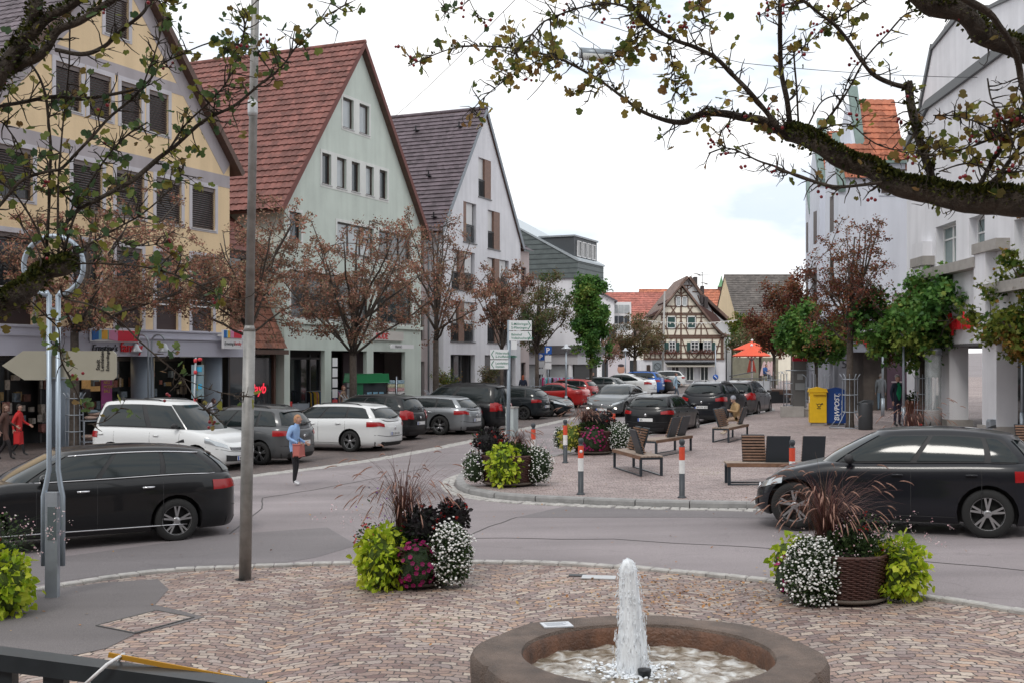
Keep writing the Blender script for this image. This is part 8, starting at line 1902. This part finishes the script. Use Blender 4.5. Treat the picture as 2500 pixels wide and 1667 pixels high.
# ---------------- people ----------------
def person(label, base, rz, H_, top, bottom, skin=(.42,.24,.17), shoe=(.03,.03,.03), hair=(.05,.03,.02), hairlen=0, pose=None, hem=.80, sleeves=True, bald=False, hat=None, shirt=None, extras=None, hood=False):
    s = H_/1.74; root = empty('person', base, rz, label, 'person')
    J = dict(pel=(0,0,.93), waist=(0,0,1.08), chest=(0,-.01,1.28), nb=(0,0,1.45), neck=(0,-.012,1.53), h0=(0,-.02,1.60), h1=(0,-.012,1.68),
        shL=(-.175,0,1.41), elL=(-.22,.01,1.13), wrL=(-.225,-.06,.88), shR=(.175,0,1.41), elR=(.22,.01,1.13), wrR=(.225,-.06,.88),
        hiL=(-.085,0,.90), knL=(-.095,-.01,.49), anL=(-.10,.02,.085), toL=(-.11,-.13,.035), hiR=(.085,0,.90), knR=(.095,-.01,.49), anR=(.10,.02,.085), toR=(.11,-.13,.035))
    if pose: J.update(pose)
    J = {k: Vector(v)*s for k, v in J.items()}
    RA = dict(pel=.135, waist=.12, chest=.145, nb=.085, neck=.05, h0=.078, h1=.078, shL=.062, elL=.045, wrL=.028, hiL=.088, knL=.062, anL=.040, toL=.036)
    names = list(J); idx = {k: i for i, k in enumerate(names)}; vs = [J[k] for k in names]; rad = [RA[k] if k in RA else RA[k[:-1]+'L'] for k in names]
    if sleeves:
        for i, k in enumerate(names):
            if k[:2] in ('el', 'sh'): rad[i] *= 1.22
            if k[:2] == 'wr': rad[i] *= 1.1
    ed = [('pel','waist'),('waist','chest'),('chest','nb'),('nb','neck'),('neck','h0'),('h0','h1')]
    for S2 in 'LR': ed += [('chest','sh'+S2),('sh'+S2,'el'+S2),('el'+S2,'wr'+S2),('pel','hi'+S2),('hi'+S2,'kn'+S2),('kn'+S2,'an'+S2),('an'+S2,'to'+S2)]
    E2 = [(idx[a], idx[b]) for a, b in ed]; cls = [ {'pel':'b'}.get(b, None) for a, b in ed]
    kinds = []
    for a, b in ed:
        if b[:2] in ('wa','ch','nb') or b[:2] in ('sh','el'): kinds.append('top')
        elif b[:2] == 'wr': kinds.append('top' if sleeves else 'skin')
        elif b in ('neck','h0','h1'): kinds.append('skin')
        elif b[:2] in ('hi','kn','an'): kinds.append('bot')
        else: kinds.append('shoe')
    # hands: palm and five fingers
    for S2, sg in (('L',-1),('R',1)):
        w = J['wr'+S2]; d = (w-J['el'+S2]).normalized(); side = Vector((0,1,0)); side = (side-d*side.dot(d)).normalized(); nn = d.cross(side)
        pi = len(vs); vs.append(w+d*.05*s); rad.append(.024); E2.append((idx['wr'+S2], pi)); kinds.append('skin')
        p2 = len(vs); vs.append(w+d*.085*s); rad.append(.024); E2.append((pi, p2)); kinds.append('skin')
        for k, (off, L) in enumerate(((-.027,.072),(-.009,.082),(.009,.077),(.026,.060))):
            a = w+d*.105*s+side*off*s; b1 = a+d*L*.5*s+nn*sg*.008*s; c1 = b1+d*L*.42*s+nn*sg*(-.022)*s
            i0 = len(vs); vs += [a, b1, c1]; rad += [.0095,.0085,.0065]; E2 += [(p2, i0),(i0, i0+1),(i0+1, i0+2)]; kinds += ['skin']*3
        a = w+d*.045*s-side*.028*s; b1 = a+(d*.6-side*.7).normalized()*.035*s; c1 = b1+(d*.9-side*.3).normalized()*.03*s
        i0 = len(vs); vs += [a, b1, c1]; rad += [.012,.010,.008]; E2 += [(pi, i0),(i0, i0+1),(i0+1, i0+2)]; kinds += ['skin']*3
    me = bpy.data.meshes.new('body'); me.from_pydata([tuple(v) for v in vs], E2, []); o = bpy.data.objects.new('body', me); COL.objects.link(o)
    md = o.modifiers.new('s', 'SKIN'); md.use_smooth_shade = True
    for i, v in enumerate(me.skin_vertices[0].data):
        q = rad[i]*s; fl = names[i] if i < len(names) else ''
        v.radius = (q*1.18, q*.82) if fl in ('pel','waist','chest') else (q, q); v.use_root = (i == idx['pel'])
    o.modifiers.new('u', 'SUBSURF').levels = 1
    dg = bpy.context.evaluated_depsgraph_get(); bm_ = bpy.data.meshes.new_from_object(o.evaluated_get(dg)); bpy.data.objects.remove(o)
    mats_ = {'skin': mat('skin_%d' % int(skin[0]*100), skin, .55), 'top': mat('garment_%d_%d_%d' % tuple(int(c*200) for c in top), top, .85, var=.12, vscale=6), 'bot': mat('trousers_%d_%d_%d' % tuple(int(c*200) for c in bottom), bottom, .85, var=.1), 'shoe': mat('shoe_%d' % int(shoe[0]*100), shoe, .5), 'shirt': mat('shirt_%d_%d' % (int((shirt or top)[0]*100), int((shirt or top)[1]*100)), shirt or top, .8)}
    order = ['skin','top','bot','shoe','shirt']; bm_.materials.clear()
    for k in order: bm_.materials.append(mats_[k])
    A = np.array([vs[a] for a, b in E2]); B = np.array([vs[b] for a, b in E2]); AB = B-A; ll = (AB**2).sum(1)+1e-12; rr_ = np.array([min(rad[a], rad[b]) for a, b in E2])*s
    for p_ in bm_.polygons:
        c = np.array(p_.center); t = np.clip(((c-A)*AB).sum(1)/ll, 0, 1); dist = np.linalg.norm(A+AB*t[:,None]-c, axis=1)-rr_; k = kinds[int(dist.argmin())]
        if k == 'bot' and c[2] > hem*s and abs(J['pel'].z-.93*s) < .2: k = 'top'
        if k == 'top' and shirt is not None and abs(c[0]) < .06*s and c[1] < 0 and c[2] > .95*s and c[2] < 1.5*s: k = 'shirt'
        if k == 'skin' and c[2] < J['neck'].z-.02 and c[2] > J['chest'].z and abs(c[0]) < .15: k = 'top'
        p_.material_index = order.index(k); p_.use_smooth = True
    b_ = bpy.data.objects.new('body', bm_); COL.objects.link(b_); b_.parent = root
    h = (J['h0']+J['h1'])/2; hd = J.get('face', None); M0 = Matrix.Translation(h) @ Matrix.Rotation(pose.get('turn', 0) if False else 0, 4, 'Z')
    m = MB(); m.M = M0 @ Matrix.Scale(s, 4)
    m.ball((0,-.002,-.01), .074,.088,.108, 14, 10); m.tube([(0,-.084,.012),(0,-.103,-.018),(0,-.085,-.026)], [.007,.012,.008], 6)
    for q in (-1,1): m.ball((q*.076,.006,-.005), .010,.018,.028, 6, 5)
    m.ball((0,-.06,-.085), .03,.028,.022, 8, 5); hdm = m.build('head', mats_['skin'], root)
    m = MB(); m.M = M0 @ Matrix.Scale(s, 4)
    for q in (-1,1): m.ball((q*.029,-.078,.012), .009,.006,.006, 6, 4)
    m.build('eyes', M_black, hdm); m = MB(); m.M = M0 @ Matrix.Scale(s, 4); m.ball((0,-.083,-.052), .024,.006,.006, 8, 4); m.build('mouth', mat('lips', (.25,.07,.06), .5), hdm)
    if hat:
        m = MB(); m.M = M0 @ Matrix.Scale(s, 4); m.ball((0,.008,.03), .092,.104,.098, 14, 10); m.lathe([(.094,-.012),(.1,0),(.094,.022)], 16, (0,.008,.02)); m.build('hat', mat('knit_hat', hat, .9, var=.15, vscale=20), root)
    elif not bald:
        m = MB(); m.M = M0 @ Matrix.Scale(s, 4)
        def hf(u, v):
            q = 2*math.pi*u; ph = math.pi*(v*.62); low = 0
            x = .082*math.sin(ph)*math.cos(q); y = .012+.094*math.sin(ph)*math.sin(q); z = .0+.114*math.cos(ph)
            if math.sin(q) < -.25: z = max(z, .055)
            elif v > .9 and hairlen: z -= hairlen*(.5+.5*math.sin(q)) 
            return (x, y, z)
        m.grid(hf, 20, 10); m.build('hair', mat('hair_%d_%d' % (int(hair[0]*100), int(hair[1]*100)), hair, .7, var=.3, vscale=40), root)
    if extras: extras(root, s, J)
    return root
def bagf(c, sz, col, nm='bag'):
    def f_(root, s, J):
        m = MB(); x, y, z = c; m.prism([(x-sz[0]*.5,z-sz[2]),(x+sz[0]*.5,z-sz[2]),(x+sz[0]*.45,z),(x-sz[0]*.45,z)], 'y', y-sz[1]*.5, y+sz[1]*.5)
        o = m.build(nm, mat('bag_%d_%d' % (int(col[0]*100), int(col[2]*100)), col, .6), None, bevel=.02)
        o.matrix_world = root.matrix_basis; o.location = root.location; o.rotation_euler = root.rotation_euler
        tag(o, {'p': ''}.get('x') or 'bag', 'bag')
        m = MB(); m.tube([(x-sz[0]*.2,y,z-.01),(x-sz[0]*.12,y,z+.12),(x+sz[0]*.12,y,z+.12),(x+sz[0]*.2,y,z-.01)], .008, 5); m.build('handle', M_black, o)
        return o
    return f_
walk = dict(knL=(-.09,-.14,.52), anL=(-.09,-.20,.10), toL=(-.09,-.33,.05), knR=(.09,.02,.49), anR=(.09,.24,.14), toR=(.09,.13,.035), elL=(-.23,.12,1.15), wrL=(-.24,.10,.92), elR=(.23,-.06,1.15), wrR=(.2,-.26,1.04))
person('person in a light blue jacket and black trousers crossing the road', gp(718,1184,0), R(78), 1.60, (.24,.38,.62), (.012,.012,.015), (.45,.25,.18), (.6,.6,.62), (.40,.20,.10), .05,
  dict(knL=(-.08,-.06,.50), anL=(-.08,-.03,.10), toL=(-.08,-.17,.035), knR=(.08,-.04,.50), anR=(.08,.02,.10), toR=(.08,-.12,.04), elL=(-.24,.07,1.17), wrL=(-.22,-.16,1.06), elR=(.24,.06,1.17), wrR=(.21,-.18,1.05), nb=(0,-.05,1.44), neck=(0,-.08,1.51), h0=(0,-.10,1.58), h1=(0,-.10,1.66), waist=(0,-.0,1.08), chest=(0,-.03,1.28)))
bg_ = bagf((-.22,-.2,.92), (.30,.12,.26), (.42,.12,.10)); 
def mkbag(base, rz, c, sz, col, label):
    class Q: pass
    root = Q(); root.matrix_basis = Matrix.Identity(4); root.location = base; root.rotation_euler = (0,0,rz); o = bagf(c, sz, col)(root, 1, None); o['label'] = label; return o
mkbag(gp(718,1184,0), R(78), (-.22,-.2,.94), (.30,.14,.26), (.42,.12,.10), 'dusky red handbag held by the person in light blue')
person('man in dark jacket over a green shirt standing by the slim lamp', gp(2191,1040,.12), R(22), 1.80, (.012,.018,.035), (.012,.02,.045), (.40,.22,.17), (.02,.02,.02), (.25,.24,.23), 0, dict(elL=(-.25,.02,1.14), wrL=(-.25,-.05,.88), elR=(.26,.0,1.15), wrR=(.30,-.10,.93)), shirt=(.01,.27,.12))
seat = dict(pel=(0,.0,.56), waist=(0,.0,.70), chest=(0,-.03,.90), nb=(0,-.06,1.06), neck=(0,-.10,1.12), h0=(0,-.13,1.19), h1=(0,-.13,1.27), shL=(-.17,-.03,1.02), elL=(-.21,-.09,.78), wrL=(-.10,-.28,.84), shR=(.17,-.03,1.02), elR=(.21,-.09,.78), wrR=(.10,-.28,.84), hiL=(-.09,-.03,.55), knL=(-.10,-.42,.54), anL=(-.10,-.42,.10), toL=(-.11,-.56,.04), hiR=(.09,-.03,.55), knR=(.10,-.42,.52), anR=(.10,-.46,.10), toR=(.11,-.60,.04))
pb_ = gp(1798,1060,.12)
person('person in beige coat and grey knitted hat sitting on a bench', pb_, R(-72), 1.66, (.36,.24,.12), (.34,.24,.17), (.42,.26,.2), (.45,.38,.3), hat=(.28,.29,.33), pose=seat)
bp_ = at(1765,1030,pb_.y-.1); m = MB(); m.ball((0,0,.22), .20,.15,.25, 14, 9); o = m.build('backpack', mat('black_bag', (.012,.013,.018), .6), loc=(bp_.x, bp_.y, pb_.z+.46)); tag(o, 'black backpack on the bench beside the person in beige', 'backpack'); m = MB(); m.tube([(-.08,-.14,.36),(-.1,-.2,.2),(-.08,-.15,.05)], .015, 5); m.tube([(.08,-.14,.36),(.1,-.2,.2),(.08,-.15,.05)], .015, 5); m.build('shoulder_strap', M_trim, o)
person('woman in a brown coat walking at the far left edge', gp(12,1122,0), R(100), 1.68, (.09,.045,.035), (.015,.012,.014), (.42,.24,.18), (.02,.02,.02), (.10,.05,.03), .16, walk, hem=.62)
person('person in a red jacket and black trousers walking out at the left', gp(46,1112,0), R(95), 1.62, (.50,.025,.025), (.012,.012,.014), (.42,.24,.18), (.03,.03,.03), (.02,.015,.012), .05, walk, hem=.82)
mkbag(gp(52,1118,0), R(95), (-.26,.0,.82), (.34,.16,.36), (.50,.01,.012), 'glossy red shopping bag beside the person in red')
person('woman with long red hair in a navy coat seen from behind', gp(1277,985,.1), R(185), 1.68, (.012,.018,.04), (.02,.02,.03), (.42,.24,.18), (.02,.02,.02), (.30,.07,.03), .22)
person('pedestrian in a pale blue top crossing behind the parked cars', gp(1650,976,0), R(80), 1.70, (.30,.42,.52), (.10,.12,.15), (.45,.28,.22), (.1,.1,.1), (.08,.04,.03), .03, walk)
person('shopper in a brown coat walking past the arcade pillars with a white bag', gp(838,1028,0), R(80), 1.66, (.20,.13,.09), (.10,.07,.06), (.42,.24,.18), (.03,.03,.03), (.14,.05,.03), .1, walk, hem=.55)
mkbag(gp(842,1028,0), R(80), (-.26,-.1,.86), (.30,.14,.36), (.6,.6,.62), 'white carrier bag held by the shopper in brown')
person('shopper in a white top bending by the rack near the corner column', gp(497,1068,0), R(120), 1.64, (.55,.56,.62), (.08,.08,.1), (.35,.2,.15), (.02,.02,.02), (.05,.02,.02), .06, dict(chest=(0,-.16,1.22), nb=(0,-.28,1.34), neck=(0,-.34,1.38), h0=(0,-.40,1.42), h1=(0,-.42,1.50), shL=(-.17,-.24,1.31), shR=(.17,-.24,1.31), elL=(-.2,-.3,1.05), wrL=(-.15,-.45,.9), elR=(.2,-.3,1.05), wrR=(.15,-.45,.9)))
person('customer in grey with a crutch standing under the pharmacy arcade', gp(2150,1001,.12), R(170), 1.66, (.18,.20,.22), (.16,.24,.32), (.42,.24,.18), (.05,.05,.05), (.3,.28,.27), 0)
person('guest in a blue sweater sitting on the cafe terrace', Vector((at(1867,900,84).x, 84, gz(18,84)+.75)), R(40), 1.7, (.03,.10,.30), (.05,.05,.06), (.45,.25,.18), (.03,.03,.03), (.05,.03,.02), 0, seat)
person('dark-toned customer standing in the doorway of the white house shop', gp(1120,992,.0), R(10), 1.72, (.015,.015,.018), (.015,.015,.02), (.2,.12,.09), (.02,.02,.02), (.02,.015,.01), 0)
person('dark clad pedestrian standing near the shop front beyond the slim lamp', gp(1448,968,0), R(30), 1.68, (.02,.02,.025), (.02,.02,.025), (.42,.24,.18), (.02,.02,.02), (.25,.14,.07), .03)
